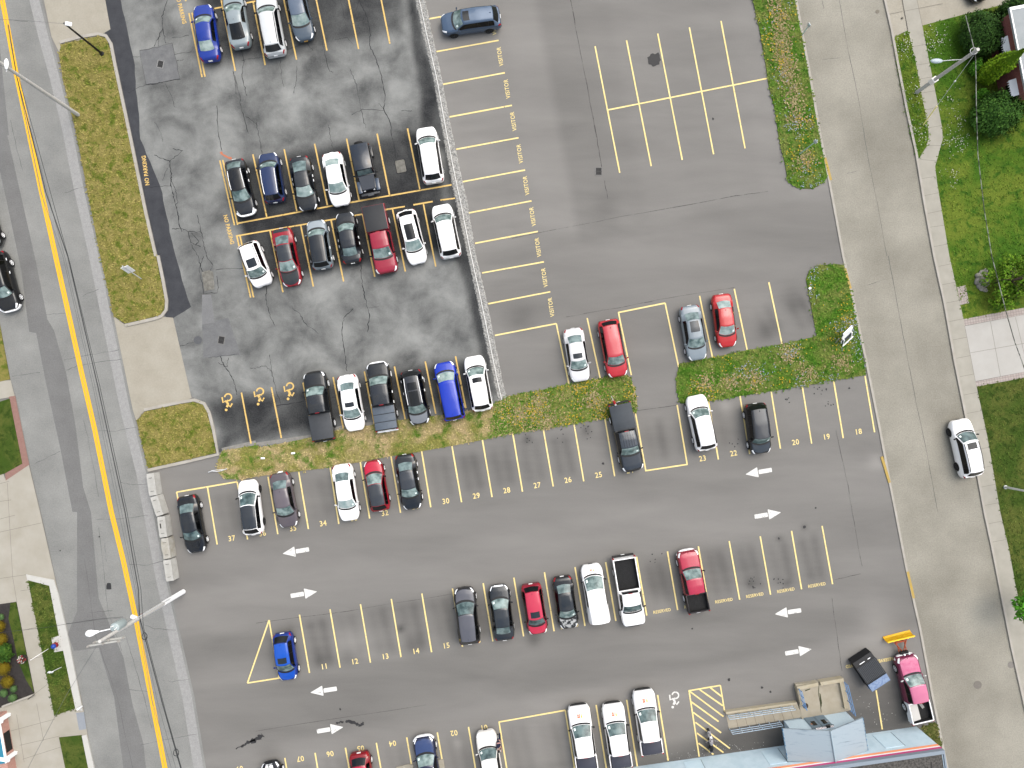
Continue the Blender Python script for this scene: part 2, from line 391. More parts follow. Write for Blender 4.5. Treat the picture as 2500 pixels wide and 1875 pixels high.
# ---- concrete aprons, sidewalks, driveways
m_con = mat('concrete_beige', A(194, 187, 170), rough=.9, noise=(.6, .3, .7, 8), base2=A(208, 202, 186), bump=(30, .25), grain=(7, .1))
m_pale = mat('concrete_pale', A(212, 209, 202), rough=.9, noise=(.6, .3, .7, 8), base2=A(224, 222, 216), bump=(30, .2))
m_walk = mat('concrete_walk', A(192, 188, 175), rough=.9, noise=(.9, .3, .7, 8), base2=A(208, 204, 191), bump=(30, .25))
b = MB()
b.sheet(gp(pts(0, 0, 270, -150, 670, -150, 683, 0, 717, 190, 640, 235, 400, 300, 385, 340, 335, 240, 285, 0)), .022)
b.sheet(gp(pts(0, 1, 737, 392, 815, 448, 1060, 395, 1122, 400, 1242, 920, 1170, 950, 935, 1005, 884, 1066, 862, 1000)), .022)
struct(b.build('driveway_apron', m_con))
b = MB(); b.sheet(gp(pts(3, 0, 735, -150, 752, 0, 803, 246, 905, 197, 995, 167, 1280, 92, 1480, 42, 1800, -30, 1800, -150)), .024); struct(b.build('driveway', m_con))
b = MB(); b.sheet(gp(pts(3, 1, 1272, 455, 1700, 372, 1760, 730, 1340, 812)), .066); struct(b.build('pale_driveway', m_pale))
def joints(name, segs, z, w=.024, col=(138, 130, 118)):
    b = MB()
    for s_ in segs: b.strip([G(p) for p in s_], w, z)
    struct(b.build(name, mat('joint_dark', A(*col))))
WK_L = pts(3, 0, 755, -150, 868, 0, 905, 200, 950, 380, 1000, 650, 1030, 800, 1040, 880, 1022, 955, 968, 1042)
WK_R = pts(3, 0, 950, -150, 962, 0, 997, 168, 1042, 400, 1090, 640, 1125, 830, 1130, 900, 1102, 1000, 1080, 1080, 1092, 1180, 1132, 1420, 1172, 1659)+pts(3, 1, 1262, 400, 1340, 805, 1420, 1180, 1502, 1659)+pts(3, 2, 1560, 250, 1600, 470, 1680, 840, 1760, 1250)
KB = [(p[0]+6, p[1]) for p in RS_R if p[1] > 380]
b = MB(); b.sheet(gp(WK_L+KB[0:]+[(2570, 1860)]+WK_R[::-1]), .070); struct(b.build('sidewalk', m_walk))
segs = [(T(3, 0, 930, 305), T(3, 0, 1020, 290)), (T(3, 0, 955, 425), T(3, 0, 1045, 410)), (T(3, 0, 975, 515), T(3, 0, 1062, 500)), (T(3, 0, 995, 605), T(3, 0, 1080, 590)), (T(3, 0, 1015, 715), T(3, 0, 1105, 695)), (T(3, 0, 1040, 830), T(3, 0, 1122, 815)), (T(3, 0, 1030, 945), T(3, 0, 1115, 945)), (T(3, 0, 985, 1035), T(3, 0, 1095, 1045)), (T(3, 0, 985, 1160), T(3, 0, 1085, 1145)), (T(3, 0, 1008, 1270), T(3, 0, 1105, 1250)), (T(3, 0, 1030, 1385), T(3, 0, 1125, 1365)), (T(3, 0, 1040, 1475), T(3, 0, 1142, 1460)), (T(3, 0, 1070, 1600), T(3, 0, 1160, 1582))]
for k in range(16):
    x, y = 1102+k*23.2, 68+k*119; segs.append((T(3, 1, x, y), T(3, 1, x+92, y-18)))
segs += [(T(3, 0, 868, 0), T(3, 0, 905, 200)), (T(3, 0, 962, 0), T(3, 0, 997, 168)), (T(3, 0, 780, 95), T(3, 0, 870, 75)), (T(3, 0, 880, 75), T(3, 0, 1130, 25))]
joints('sidewalk_joints', segs, .074)
segs = [(T(3, 1, 1272, 455), T(3, 1, 1340, 808)), (T(3, 1, 1438, 425), T(3, 1, 1503, 780)), (T(3, 1, 1600, 398), T(3, 1, 1659, 640)), (T(3, 1, 1308, 628), T(3, 1, 1720, 555)), (T(3, 1, 1545, 395), T(3, 1, 1659, 740))]
joints('driveway_joints', segs, .071, .025)
def pave_mat():
    m = bpy.data.materials.new('pink_pavers'); m.use_nodes = True; n, l = m.node_tree.nodes, m.node_tree.links; q = n['Principled BSDF']; q.inputs['Roughness'].default_value = .9
    tc = n.new('ShaderNodeTexCoord'); mp = n.new('ShaderNodeMapping'); mp.inputs['Rotation'].default_value = (0, 0, math.radians(-10)); l.new(tc.outputs['Object'], mp.inputs['Vector'])
    br = n.new('ShaderNodeTexBrick'); br.inputs['Scale'].default_value = 1; br.inputs['Brick Width'].default_value = .24; br.inputs['Row Height'].default_value = .24; br.inputs['Mortar Size'].default_value = .02; br.offset = 0
    br.inputs['Color1'].default_value = (*A(212, 201, 194), 1); br.inputs['Color2'].default_value = (*A(202, 188, 181), 1); br.inputs['Mortar'].default_value = (*A(174, 163, 156), 1)
    l.new(mp.outputs['Vector'], br.inputs['Vector']); l.new(br.outputs['Color'], q.inputs['Base Color']); return m
m_pav = pave_mat()
b = MB(); b.sheet(gp(pts(3, 1, 1262, 410, 1700, 327, 1707, 370, 1272, 452)), .068); b.sheet(gp(pts(3, 1, 1342, 815, 1700, 742, 1705, 780, 1350, 846)), .068); b.sheet(gp(pts(3, 1, 1222, 202, 1278, 190, 1300, 305, 1244, 318)), .068)
struct(b.build('paver_strip', m_pav))

# ---- kerbs
m_kerb = mat('kerb_concrete', A(200, 194, 182), rough=.9, noise=(1.2, .3, .7, 8), base2=A(218, 213, 203))
b = MB(); b.wall([G((p[0]+2, p[1])) for p in RS_L], .2, -.02, .07)
b.wall([G((p[0]+3, p[1])) for p in RS_R], .2, -.02, .125); struct(b.build('kerb', m_kerb))
m_ykerb = mat('kerb_yellow', A(226, 190, 84), rough=.8, noise=(2, .35, .6, 8), base2=A(214, 186, 110))
b = MB()
for a_, c_ in (((2011, 385), (2026, 440)), ((2060, 655), (2074, 705)), ((2150, 1115), (2169, 1178)), ((2213, 1395), (2228, 1460))):
    b.wall([G((a_[0]+2, a_[1])), G((c_[0]+2, c_[1]))], .22, .0, .076)
struct(b.build('painted_kerb', m_ykerb))
ISL1_K = pts(0, 0, 392, 277, 520, 243, 640, 222, 690, 235, 722, 285, 748, 420, 850, 900, 948, 1380, 1012, 1659)+pts(0, 1, 1027, 0, 1060, 160, 1083, 290, 1080, 350, 1050, 390, 1000, 408, 815, 450)
ISL2_K = pts(0, 1, 937, 996, 1170, 947, 1262, 933, 1325, 955, 1358, 1015, 1385, 1120, 1415, 1285, 1200, 1335, 960, 1388)
b = MB(); b.wall(gp(ISL1_K), .26, -.02, .12); b.wall(gp(ISL2_K), .26, -.02, .12); struct(b.build('island_kerb', m_kerb))

# ---- grass areas
def grass_mat(name, c0, c1, c2, sc=.6, sc2=1.6, lo=0, hi=0):
    m = bpy.data.materials.new(name); m.use_nodes = True; n, l = m.node_tree.nodes, m.node_tree.links; q = n['Principled BSDF']; q.inputs['Roughness'].default_value = .95; q.inputs['Specular IOR Level'].default_value = .1
    tc = n.new('ShaderNodeTexCoord')
    def ramp(scale, a, bb, lo, hi, det=9):
        nz = n.new('ShaderNodeTexNoise'); nz.inputs['Scale'].default_value = scale; nz.inputs['Detail'].default_value = det; nz.inputs['Roughness'].default_value = .68; nz.inputs['Distortion'].default_value = .4
        l.new(tc.outputs['Object'], nz.inputs['Vector']); rp = n.new('ShaderNodeValToRGB'); e = rp.color_ramp.elements; e[0].position = lo; e[1].position = hi
        e[0].color = (*a, 1); e[1].color = (*bb, 1); l.new(nz.outputs['Fac'], rp.inputs['Fac']); return rp.outputs['Color']
    base = ramp(sc, c0, c1, .42, .58)
    fac = ramp(sc2, (0, 0, 0), (1, 1, 1), .5, .62)
    mx = n.new('ShaderNodeMix'); mx.data_type = 'RGBA'; l.new(fac, mx.inputs['Factor']); l.new(base, mx.inputs[6]); mx.inputs[7].default_value = (*c2, 1)
    g = n.new('ShaderNodeNewGeometry'); mr = n.new('ShaderNodeMapRange'); mr.inputs['To Min'].default_value = lo; mr.inputs['To Max'].default_value = hi; l.new(g.outputs['Random Per Island'], mr.inputs['Value'])
    vm = n.new('ShaderNodeVectorMath'); vm.operation = 'SCALE'; l.new(mx.outputs[2], vm.inputs[0]); l.new(mr.outputs['Result'], vm.inputs['Scale'])
    l.new(vm.outputs[0] if hi > lo else mx.outputs[2], q.inputs['Base Color'])
    nz = n.new('ShaderNodeTexNoise'); nz.inputs['Scale'].default_value = 14; nz.inputs['Detail'].default_value = 6; l.new(tc.outputs['Object'], nz.inputs['Vector'])
    bp = n.new('ShaderNodeBump'); bp.inputs['Strength'].default_value = .7; bp.inputs['Distance'].default_value = .08; l.new(nz.outputs['Fac'], bp.inputs['Height']); l.new(bp.outputs['Normal'], q.inputs['Normal'])
    return m
def tufts(name, poly_px, n, cols, size=(.07, .15), z=.06, seed=1, label=None, flat=.5, where=None):
    """n small leaf-sized faces standing in the grass"""
    poly = gp(poly_px); rr = np.random.default_rng(seed)
    P = np.array(poly); x0, y0 = P.min(0); x1, y1 = P.max(0); X = []; Y = []
    while len(X) < n:
        x = rr.uniform(x0, x1, n*2); y = rr.uniform(y0, y1, n*2); k = inside(poly, x, y)&(np.abs(x) < 48)&(np.abs(y) < 37)
        if where is not None: k &= where(x, y, rr)
        X += (x[k]+rr.normal(0, .07, k.sum())).tolist(); Y += (y[k]+rr.normal(0, .07, k.sum())).tolist()
    b = MB()
    for i in range(n):
        a = rr.uniform(0, 2*PI); s_ = rr.uniform(*size); d = Vector((math.cos(a), math.sin(a), 0)); e = Vector((-d.y, d.x, rr.uniform(-flat, flat)))*s_*.5
        c = Vector((X[i], Y[i], z)); tip = c+d*s_+Vector((0, 0, s_*rr.uniform(.15, .7)))
        b.add([c-e*.7, c+e*.7, tip+e*.5, tip-e*.5], [(0, 1, 2, 3)])
    o = b.build(name, gmat(cols, True) if isinstance(cols, str) else mat(name+'_leaf', cols[0], rough=.9, island=[tuple(c*1.35 for c in q) for q in cols], spec=.1)); o['kind'] = 'stuff'
    if label: o['label'] = label
    return o
DRY = [A(146, 126, 72), A(128, 122, 58), A(96, 112, 44), A(160, 142, 88), A(82, 104, 38)]
LUSH = [A(52, 112, 22), A(74, 128, 36), A(40, 90, 20), A(96, 138, 50), A(120, 150, 92), A(62, 112, 30)]
GRASS = dict(dry=(A(176, 164, 98), A(156, 150, 80), A(114, 130, 48), 1.0, 1.5), mix=(A(212, 190, 142), A(160, 158, 86), A(104, 138, 48), .42, .9), lush=(A(98, 142, 46), A(140, 152, 78), A(76, 126, 36), .6, 1.6), lawn=(A(84, 126, 36), A(126, 146, 54), A(70, 112, 32), .22, 1.1), deep=(A(78, 104, 38), A(110, 120, 56), A(66, 90, 32), .35, 1.4))
def gmat(k, tuft=False):
    nm = 'grass_%s%s' % (k, '_blades' if tuft else '')
    if nm not in MATS: c = GRASS[k]; MATS[nm] = grass_mat(nm, *[tuple(x*(1.12 if tuft else 1) for x in q) for q in c[:3]], sc=c[3], sc2=c[4], lo=.72 if tuft else 0, hi=1.5 if tuft else 0)
    return MATS[nm]
m_dry, m_mix, m_lush, m_lawn, m_deep = (gmat(k) for k in ('dry', 'mix', 'lush', 'lawn', 'deep'))
I1 = pts(0, 0, 400, 290, 640, 236, 690, 250, 710, 300, 735, 420, 838, 900, 936, 1380, 1000, 1659)+pts(0, 1, 1012, 0, 1070, 290, 1066, 345, 1045, 378, 990, 397, 812, 438, 740, 388, 652, 0)+pts(0, 0, 570, 1240, 490, 830, 408, 500, 385, 350)
I2 = pts(0, 1, 940, 1008, 1172, 960, 1262, 946, 1318, 966, 1346, 1020, 1372, 1120, 1400, 1276, 1200, 1322, 962, 1376, 930, 1240, 888, 1070)
STRIP = pts(0, 1, 1425, 1290, 1440, 1262, 1659, 1226)+pts(1, 1, 30, 1240, 280, 1192, 520, 1132, 770, 1092, 1000, 1052, 1200, 1030, 1400, 1000, 1560, 950, 1640, 905)+pts(2, 1, 0, 905, 280, 850, 520, 800, 735, 768, 765, 785, 795, 860, 812, 960, 800, 1012, 590, 1055, 300, 1103, 0, 1150)+pts(1, 1, 1500, 1185, 1300, 1225, 1070, 1265, 800, 1310, 480, 1370, 270, 1395, 0, 1430)+pts(0, 1, 1550, 1450, 1450, 1440, 1402, 1390)
LRG = pts(2, 1, 1085, 700, 1300, 658, 1530, 608, 1659, 590)+pts(3, 1, 100, 568, 316, 520, 292, 400, 262, 240, 245, 150, 268, 92, 340, 60, 440, 52, 492, 60, 530, 215, 580, 480, 620, 690, 632, 772, 420, 806, 220, 845, 20, 875)+pts(2, 1, 1470, 908, 1290, 938, 1180, 955, 1092, 955, 1068, 880, 1064, 800, 1076, 735)
TOPG = [(1826, -100)]+pts(2, 0, 1560, 0, 1600, 180, 1640, 400)+pts(3, 0, 0, 540, 45, 720, 70, 900, 108, 1060, 128, 1180, 190, 1220, 290, 1225, 350, 1190, 384, 1150, 330, 860, 260, 470, 172, 0)+[(1920, -100)]
for nm, pl, mm, z in (('grass_island', I1, m_dry, .08), ('grass_island', I2, m_dry, .08), ('grass_verge', STRIP, m_mix, .05), ('grass_verge', LRG, m_lush, .06), ('grass_verge', TOPG, m_lush, .06)):
    b = MB(); b.prism(gp(pl), -.02, z); struct(b.build(nm, mm))
LAWN_R = pts(3, 0, 995, 168, 1280, 92, 1480, 42, 2000, -60, 2000, 1659)+pts(3, 1, 2000, 280, 1262, 408)+WK_R[10:4:-1][::-1][::-1]
LAWN_R = pts(3, 0, 997, 168, 1280, 92, 1480, 42, 2100, -90)+pts(3, 1, 2100, 250, 1262, 410)+pts(3, 0, 1172, 1659, 1132, 1420, 1092, 1180, 1080, 1080, 1102, 1000, 1130, 900, 1125, 830, 1090, 640, 1042, 400)
LAWN_R2 = pts(3, 1, 1350, 842, 2100, 690)+pts(3, 2, 2200, 1900, 1860, 1700, 1680, 840, 1600, 470, 1560, 250)+pts(3, 1, 1502, 1659, 1420, 1180)
VERGE_R = pts(3, 0, 810, 248, 905, 199, 950, 380, 1000, 650, 1030, 800, 1040, 880, 1022, 955, 966, 1040, 950, 1000, 890, 720, 830, 420)
for nm, pl, mm in (('lawn', LAWN_R, m_lawn), ('lawn', LAWN_R2, m_deep), ('grass_verge', VERGE_R, m_lawn)):
    b = MB(); b.prism(gp(pl), -.02, .062); struct(b.build(nm, mm))
tufts('island_grass', I1, 8000, 'dry', z=.08, seed=2, label='patchy dry grass on the kerbed island beside the street')
tufts('island_grass', I2, 2300, 'dry', z=.08, seed=3, label='patchy dry grass on the small square island')
tufts('verge_grass', STRIP, 8500, 'mix', z=.05, seed=4, label='straw and green grass of the strip between the car parks')
EASTS = pts(1, 1, 1560, 950, 1640, 905)+pts(2, 1, 0, 905, 280, 850, 520, 800, 735, 768, 765, 785, 795, 860, 812, 960, 800, 1012, 590, 1055, 300, 1103, 0, 1150)+pts(1, 1, 1500, 1185)
tufts('lush_grass', EASTS, 5200, 'lush', size=(.08, .18), z=.06, seed=5, label='lush green grass at the east end of the strip')
tufts('lush_grass', LRG, 8500, 'lush', size=(.08, .18), z=.07, seed=6, label='lush green grass of the bent verge')
tufts('lush_grass', TOPG, 5200, 'lush', size=(.08, .18), z=.07, seed=7, label='lush green grass of the verge beside the side street')
BARE = [T(3, 0, 40, 20), T(3, 0, 65, 110), T(3, 0, 75, 200), T(3, 0, 95, 280), T(3, 0, 100, 360), T(3, 0, 115, 430), T(3, 0, 130, 500), T(3, 0, 155, 590), T(3, 0, 180, 680), T(3, 0, 195, 770), T(3, 0, 235, 1040), T(2, 1, 1420, 820), T(2, 1, 1570, 800), T(2, 1, 1250, 830), T(3, 1, 250, 760), T(3, 1, 480, 690), T(2, 1, 520, 930), T(2, 1, 60, 1020), T(2, 1, 180, 960), T(2, 1, 230, 1080), T(3, 1, 130, 640)]
def near_bare(x, y, rr):
    k = np.zeros(x.shape, bool)
    for p in BARE:
        c = G(p); k |= np.hypot(x-c.x, y-c.y) < np.abs(rr.normal(0, .55, x.shape))
    return k
STRAW = [A(178, 162, 120), A(160, 144, 102), A(194, 178, 138), A(140, 134, 84)]
tufts('straw_grass', TOPG, 1300, STRAW, size=(.08, .2), z=.09, seed=9, label='bare straw-coloured streak in the green verge', where=near_bare)
tufts('straw_grass', LRG, 900, STRAW, size=(.08, .2), z=.09, seed=10, label='bare straw-coloured patches in the bent verge', where=near_bare)
tufts('straw_grass', EASTS, 800, STRAW, size=(.08, .2), z=.08, seed=11, label='bare straw-coloured patches at the east end of the strip', where=near_bare)
def flowers(name, poly, n, col, size, seed, label, where=None):
    P = np.array(gp(poly)); rr = np.random.default_rng(seed); x0, y0 = P.min(0); x1, y1 = P.max(0); b = MB(); k = 0
    cl = [(rr.uniform(x0, x1), rr.uniform(y0, y1)) for _ in range(22)]
    while k < n:
        c = cl[rr.integers(len(cl))]; x, y = rr.normal(c[0], .55), rr.normal(c[1], .55)
        if inside(P.tolist(), np.array([x]), np.array([y]))[0]:
            s_ = rr.uniform(*size); a = rr.uniform(0, PI); z = .16+rr.uniform(0, .05)
            b.add([(x+s_*math.cos(a+i*PI/3), y+s_*math.sin(a+i*PI/3), z+.01*(i % 2)) for i in range(6)], [(0, 1, 2, 3, 4, 5)]); k += 1
    o = b.build(name, mat(name+'_petal', col, rough=.8)); o['kind'] = 'stuff'; o['label'] = label
YEL, WHT, PBL = A(232, 196, 30), A(226, 226, 214), A(176, 192, 206)
flowers('dandelions', EASTS, 330, YEL, (.03, .065), 1, 'yellow dandelions at the east end of the grass strip')
flowers('dandelions', LRG, 260, YEL, (.03, .06), 2, 'yellow dandelions in the bent verge')
flowers('dandelions', TOPG, 220, YEL, (.03, .065), 3, 'yellow dandelions in the verge beside the side street')
flowers('white_flowers', LRG, 420, PBL, (.025, .055), 4, 'small pale flowers in the bent verge')
flowers('white_flowers', TOPG, 240, PBL, (.025, .055), 5, 'small pale flowers in the verge beside the side street')
NEAR_L = pts(3, 0, 997, 168, 1180, 120, 1200, 400, 1300, 900, 1200, 1250, 1130, 1300, 1080, 1080, 1130, 900, 1090, 640)
flowers('clover_flowers', NEAR_L, 260, WHT, (.02, .045), 6, 'white clover flowers in the corner lawn'); flowers('clover_flowers', VERGE_R, 170, WHT, (.02, .045), 7, 'white clover flowers in the narrow verge by the kerb')
tufts('lawn_grass', LAWN_R, 9000, 'lawn', z=.065, seed=12, label='green grass of the corner lawn')
tufts('lawn_grass', VERGE_R, 2000, 'lawn', z=.065, seed=13, label='green grass of the narrow verge')
tufts('lawn_grass', LAWN_R2, 5000, 'deep', z=.065, seed=14, label='dark green grass of the southern lawn')

# ---- gravel divider
def divider():
    nL, nW = 420, 10; L, Rr = gp(DIV_L), gp(DIV_R)
    def along(ln, s_):
        tot = [0]
        for i in range(len(ln)-1): tot.append(tot[-1]+(ln[i+1]-ln[i]).length)
        d = s_*tot[-1]
        for i in range(len(ln)-1):
            if d <= tot[i+1] or i == len(ln)-2: return ln[i].lerp(ln[i+1], (d-tot[i])/max(1e-6, tot[i+1]-tot[i]))
    rr = random.Random(5); vs = []
    for i in range(nL+1):
        a, c = along(L, i/nL), along(Rr, i/nL); wob = rr.uniform(-.1, .1)
        for j in range(nW+1):
            p = a.lerp(c, j/nW+(wob*.5 if j in (0, nW) else rr.uniform(-.03, .03)))
            z = 0.0 if j in (0, nW) else .05+rr.uniform(0, .07)
            vs.append((p.x, p.y, z))
    w = nW+1; b = MB(); b.add(vs, [(i*w+j, (i+1)*w+j, (i+1)*w+j+1, i*w+j+1) for i in range(nL) for j in range(nW)])
    struct(b.build('gravel_divider', mat('gravel', A(136, 136, 133), rough=.95, noise=(7, .32, .58, 8), base2=A(216, 215, 210), bump=(18, .9))))
    b = MB(); b.pipe([(*(along(L, s_/40).lerp(along(Rr, s_/40), .42)), .125) for s_ in range(41)], .03, 6)
    struct(b.build('divider_edging', mat('edging', (.6, .6, .58))))
divider()
b = MB(); b.strip(gp(pts(0, 1, 1440, 1262, 1659, 1212)+pts(1, 1, 0, 1222, 360, 1170, 560, 1110, 780, 1085)), .4, .012, jit=.5)
struct(b.build('concrete_edge', mat('edge_concrete', A(150, 148, 142), noise=(3, .3, .7), base2=A(178, 175, 168))))

# ---- left bank: planted strip, walks, white kerb
m_wk = mat('kerb_white', A(232, 231, 224), rough=.85, noise=(1.5, .3, .7, 6), base2=A(240, 239, 233))
b = MB(); b.sheet(gp([(-100, 1035), (-2, 1118), (13, 1168)]+pts(0, 1, 190, 1354, 262, 1659)+pts(0, 2, 360, 432, 545, 1290, 612, 1700, -300, 1700, -300, -400)), .05)
b.sheet(gp([(-100, 935), (27, 928), (37, 968), (-100, 990)]), .05); struct(b.build('plaza_paving', mat('plaza_concrete', A(196, 190, 174), rough=.9, noise=(.5, .3, .7, 8), base2=A(214, 209, 196), bump=(30, .2))))
segs = [(T(0, 1, 0, 1475), T(0, 1, 60, 1460)), (T(0, 1, 50, 1470), T(0, 2, 85, 420)), (T(0, 2, 0, 45), T(0, 2, 100, 20)), (T(0, 2, 0, 130), T(0, 2, 270, 70)), (T(0, 2, 0, 430), T(0, 2, 175, 405)), (T(0, 2, 85, 420), T(0, 2, 112, 580)), (T(0, 2, 155, 765), T(0, 2, 240, 745)), (T(0, 2, 135, 510), T(0, 2, 205, 500)), (T(0, 2, 200, 950), T(0, 2, 275, 935)), (T(0, 2, 225, 1180), T(0, 2, 315, 1110)), (T(0, 2, 110, 1310), T(0, 2, 160, 1620)), (T(0, 2, 240, 1240), T(0, 2, 285, 1480)), (T(0, 2, 60, 1420), T(0, 2, 360, 1340)), (T(0, 2, 130, 1510), T(0, 2, 390, 1450)), (T(0, 2, 150, 1600), T(0, 2, 400, 1520)), (T(0, 1, 0, 1590), T(0, 1, 75, 1580))]
joints('plaza_joints', segs, .055, .025, (172, 164, 150))
b = MB(); b.prism(gp(pts(0, 2, 175, 402, 355, 438, 385, 540, 440, 780, 540, 1285, 495, 1275, 415, 895, 358, 905, 338, 815, 388, 798, 325, 475, 183, 438)), .0, .13); b.prism(gp(pts(0, 2, 535, 1445, 566, 1440, 630, 1720, 590, 1720)), .0, .13); struct(b.build('white_kerb', m_wk))
b = MB(); b.prism(gp(pts(0, 2, 186, 440, 325, 474, 387, 800, 340, 815, 358, 903, 415, 893, 494, 1268, 356, 1318)), .0, .09); struct(b.build('grass_verge', m_deep))
b = MB(); b.prism(gp(pts(0, 2, 386, 1458, 534, 1443, 590, 1720, 440, 1720)), .0, .09); struct(b.build('grass_verge', m_deep))
b = MB(); b.prism(gp(pts(0, 2, -200, 640, 0, 596, 110, 580, 228, 1175, 20, 1262, -200, 1340)), .0, .08); struct(b.build('planting_bed', mat('mulch', A(44, 38, 36), noise=(4, .3, .7, 8), base2=A(66, 60, 58), bump=(12, .8))))
b = MB(); b.sheet(gp(pts(0, 2, 72, 588, 110, 582, 225, 1170, 175, 1090, 120, 960, 95, 830, 60, 690)), .09); struct(b.build('lawn', m_deep))
b = MB(); b.prism(gp([(-60, 1000), (25, 973)]+pts(0, 1, 80, 1000, 148, 1345, 35, 1408)+[(-60, 1180)]), .0, .08); struct(b.build('lawn', m_deep))
b = MB(); b.prism(gp([(-120, 560), (-12, 700), (0, 792), (25, 926), (-120, 960)]), .0, .08); struct(b.build('grass_verge', m_dry))
b = MB(); b.sheet(gp(pts(0, 1, 60, 912, 102, 905, 193, 1352, 40, 1455, 36, 1408, 148, 1345, 78, 1000)), .06); struct(b.build('brick_edging', mat('red_brick_paving', A(168, 126, 116), noise=(6, .3, .7), base2=A(182, 142, 130))))
b = MB(); b.sheet(gp(pts(0, 2, 495, 1300, 547, 1295, 562, 1405, 515, 1412)), .056); struct(b.build('tactile_paving', mat('tactile', A(168, 176, 186), noise=(8, .3, .7), base2=A(180, 186, 194))))
tufts('verge_tufts', pts(0, 2, 186, 440, 325, 474, 494, 1268, 356, 1318), 1800, 'deep', z=.09, seed=15, label='short grass of the verge behind the white kerb')

# ---- painted markings
m_yl = mat('paint_yellow', (.60, .47, .18), rough=.75, wear=(5, .29, .40), noise=(2, .3, .7), base2=(.64, .53, .25))
m_yo = mat('paint_amber', (.52, .35, .10), rough=.75, wear=(3.5, .30, .43), noise=(2, .3, .7), base2=(.48, .33, .12))
m_yc = mat('paint_centre', (.60, .33, .008), rough=.7, wear=(3, .22, .32))
m_wh = mat('paint_white', (.52, .52, .5), rough=.75, wear=(4, .3, .44))
ZP = .017
def lines(name, m, w, segs, z=ZP):
    b = MB()
    for c, r, x1, y1, x2, y2 in segs:
        p, q = TG(c, r, x1, y1), TG(c, r, x2, y2); n = max(1, int((q-p).length/.8)); b.strip([p.lerp(q, i/n) for i in range(n+1)], w, z, jit=.12); z += .00004
    return struct(b.build(name, m))
U = 1659
lines('stall_lines_amber', m_yo, .13, [
 (0, 0, 1225, 85, 1310, 500), (0, 0, 1245, 82, 1329, 497), (0, 0, 1430, -20, 1525, 460), (0, 0, 1390, 56, 1445, 45), (0, 0, 1585, 22, 1655, 8), (1, 0, -19, 10, 60, 422), (1, 0, 160, -100, 263, 387), (1, 0, 370, -100, 460, 328), (1, 0, 580, -100, 665, 318), (1, 0, 792, -100, 868, 283), (0, 0, 1195, -50, 1205, 8),
 (0, 0, 1425, 1040, 1520, 1460), (0, 0, 1444, 1037, 1540, 1457), (1, 0, -20, 1000, 70, 1405), (1, 0, 183, 967, 265, 1368), (1, 0, 380, 932, 463, 1330), (1, 0, 587, 897, 668, 1297), (1, 0, 785, 867, 865, 1262), (1, 0, 982, 833, 1062, 1227), (1, 0, -122, 1448, 580, 1318), (1, 0, 580, 1318, 1268, 1198),
 (1, 0, -130, 1530, 500, 1422), (1, 0, 500, 1422, 690, 1388), (1, 0, 845, 1358, 965, 1338), (1, 0, 1020, 1328, 1145, 1306), (1, 0, 1195, 1297, 1290, 1285), (1, 0, -124, 1530, -34, U+270), (1, 0, -104, 1527, -15, U+268), (1, 0, 90, 1490, 175, U+235), (1, 0, 290, 1460, 372, U+198), (1, 0, 487, 1428, 568, U+165), (1, 0, 690, 1390, 770, U+135), (1, 0, 885, 1355, 968, U+100), (1, 0, 1085, 1323, 1165, U+68),
 (1, 1, 100, 850, 165, 1180), (0, 1, 1565, 885, 1627, 1215), (1, 1, 305, 820, 370, 1150), (1, 1, 500, 785, 567, 1120), (1, 1, 703, 748, 768, 1090), (1, 1, 897, 715, 967, 1058), (1, 1, 1097, 683, 1165, 1022), (1, 1, 1293, 650, 1360, 985)])
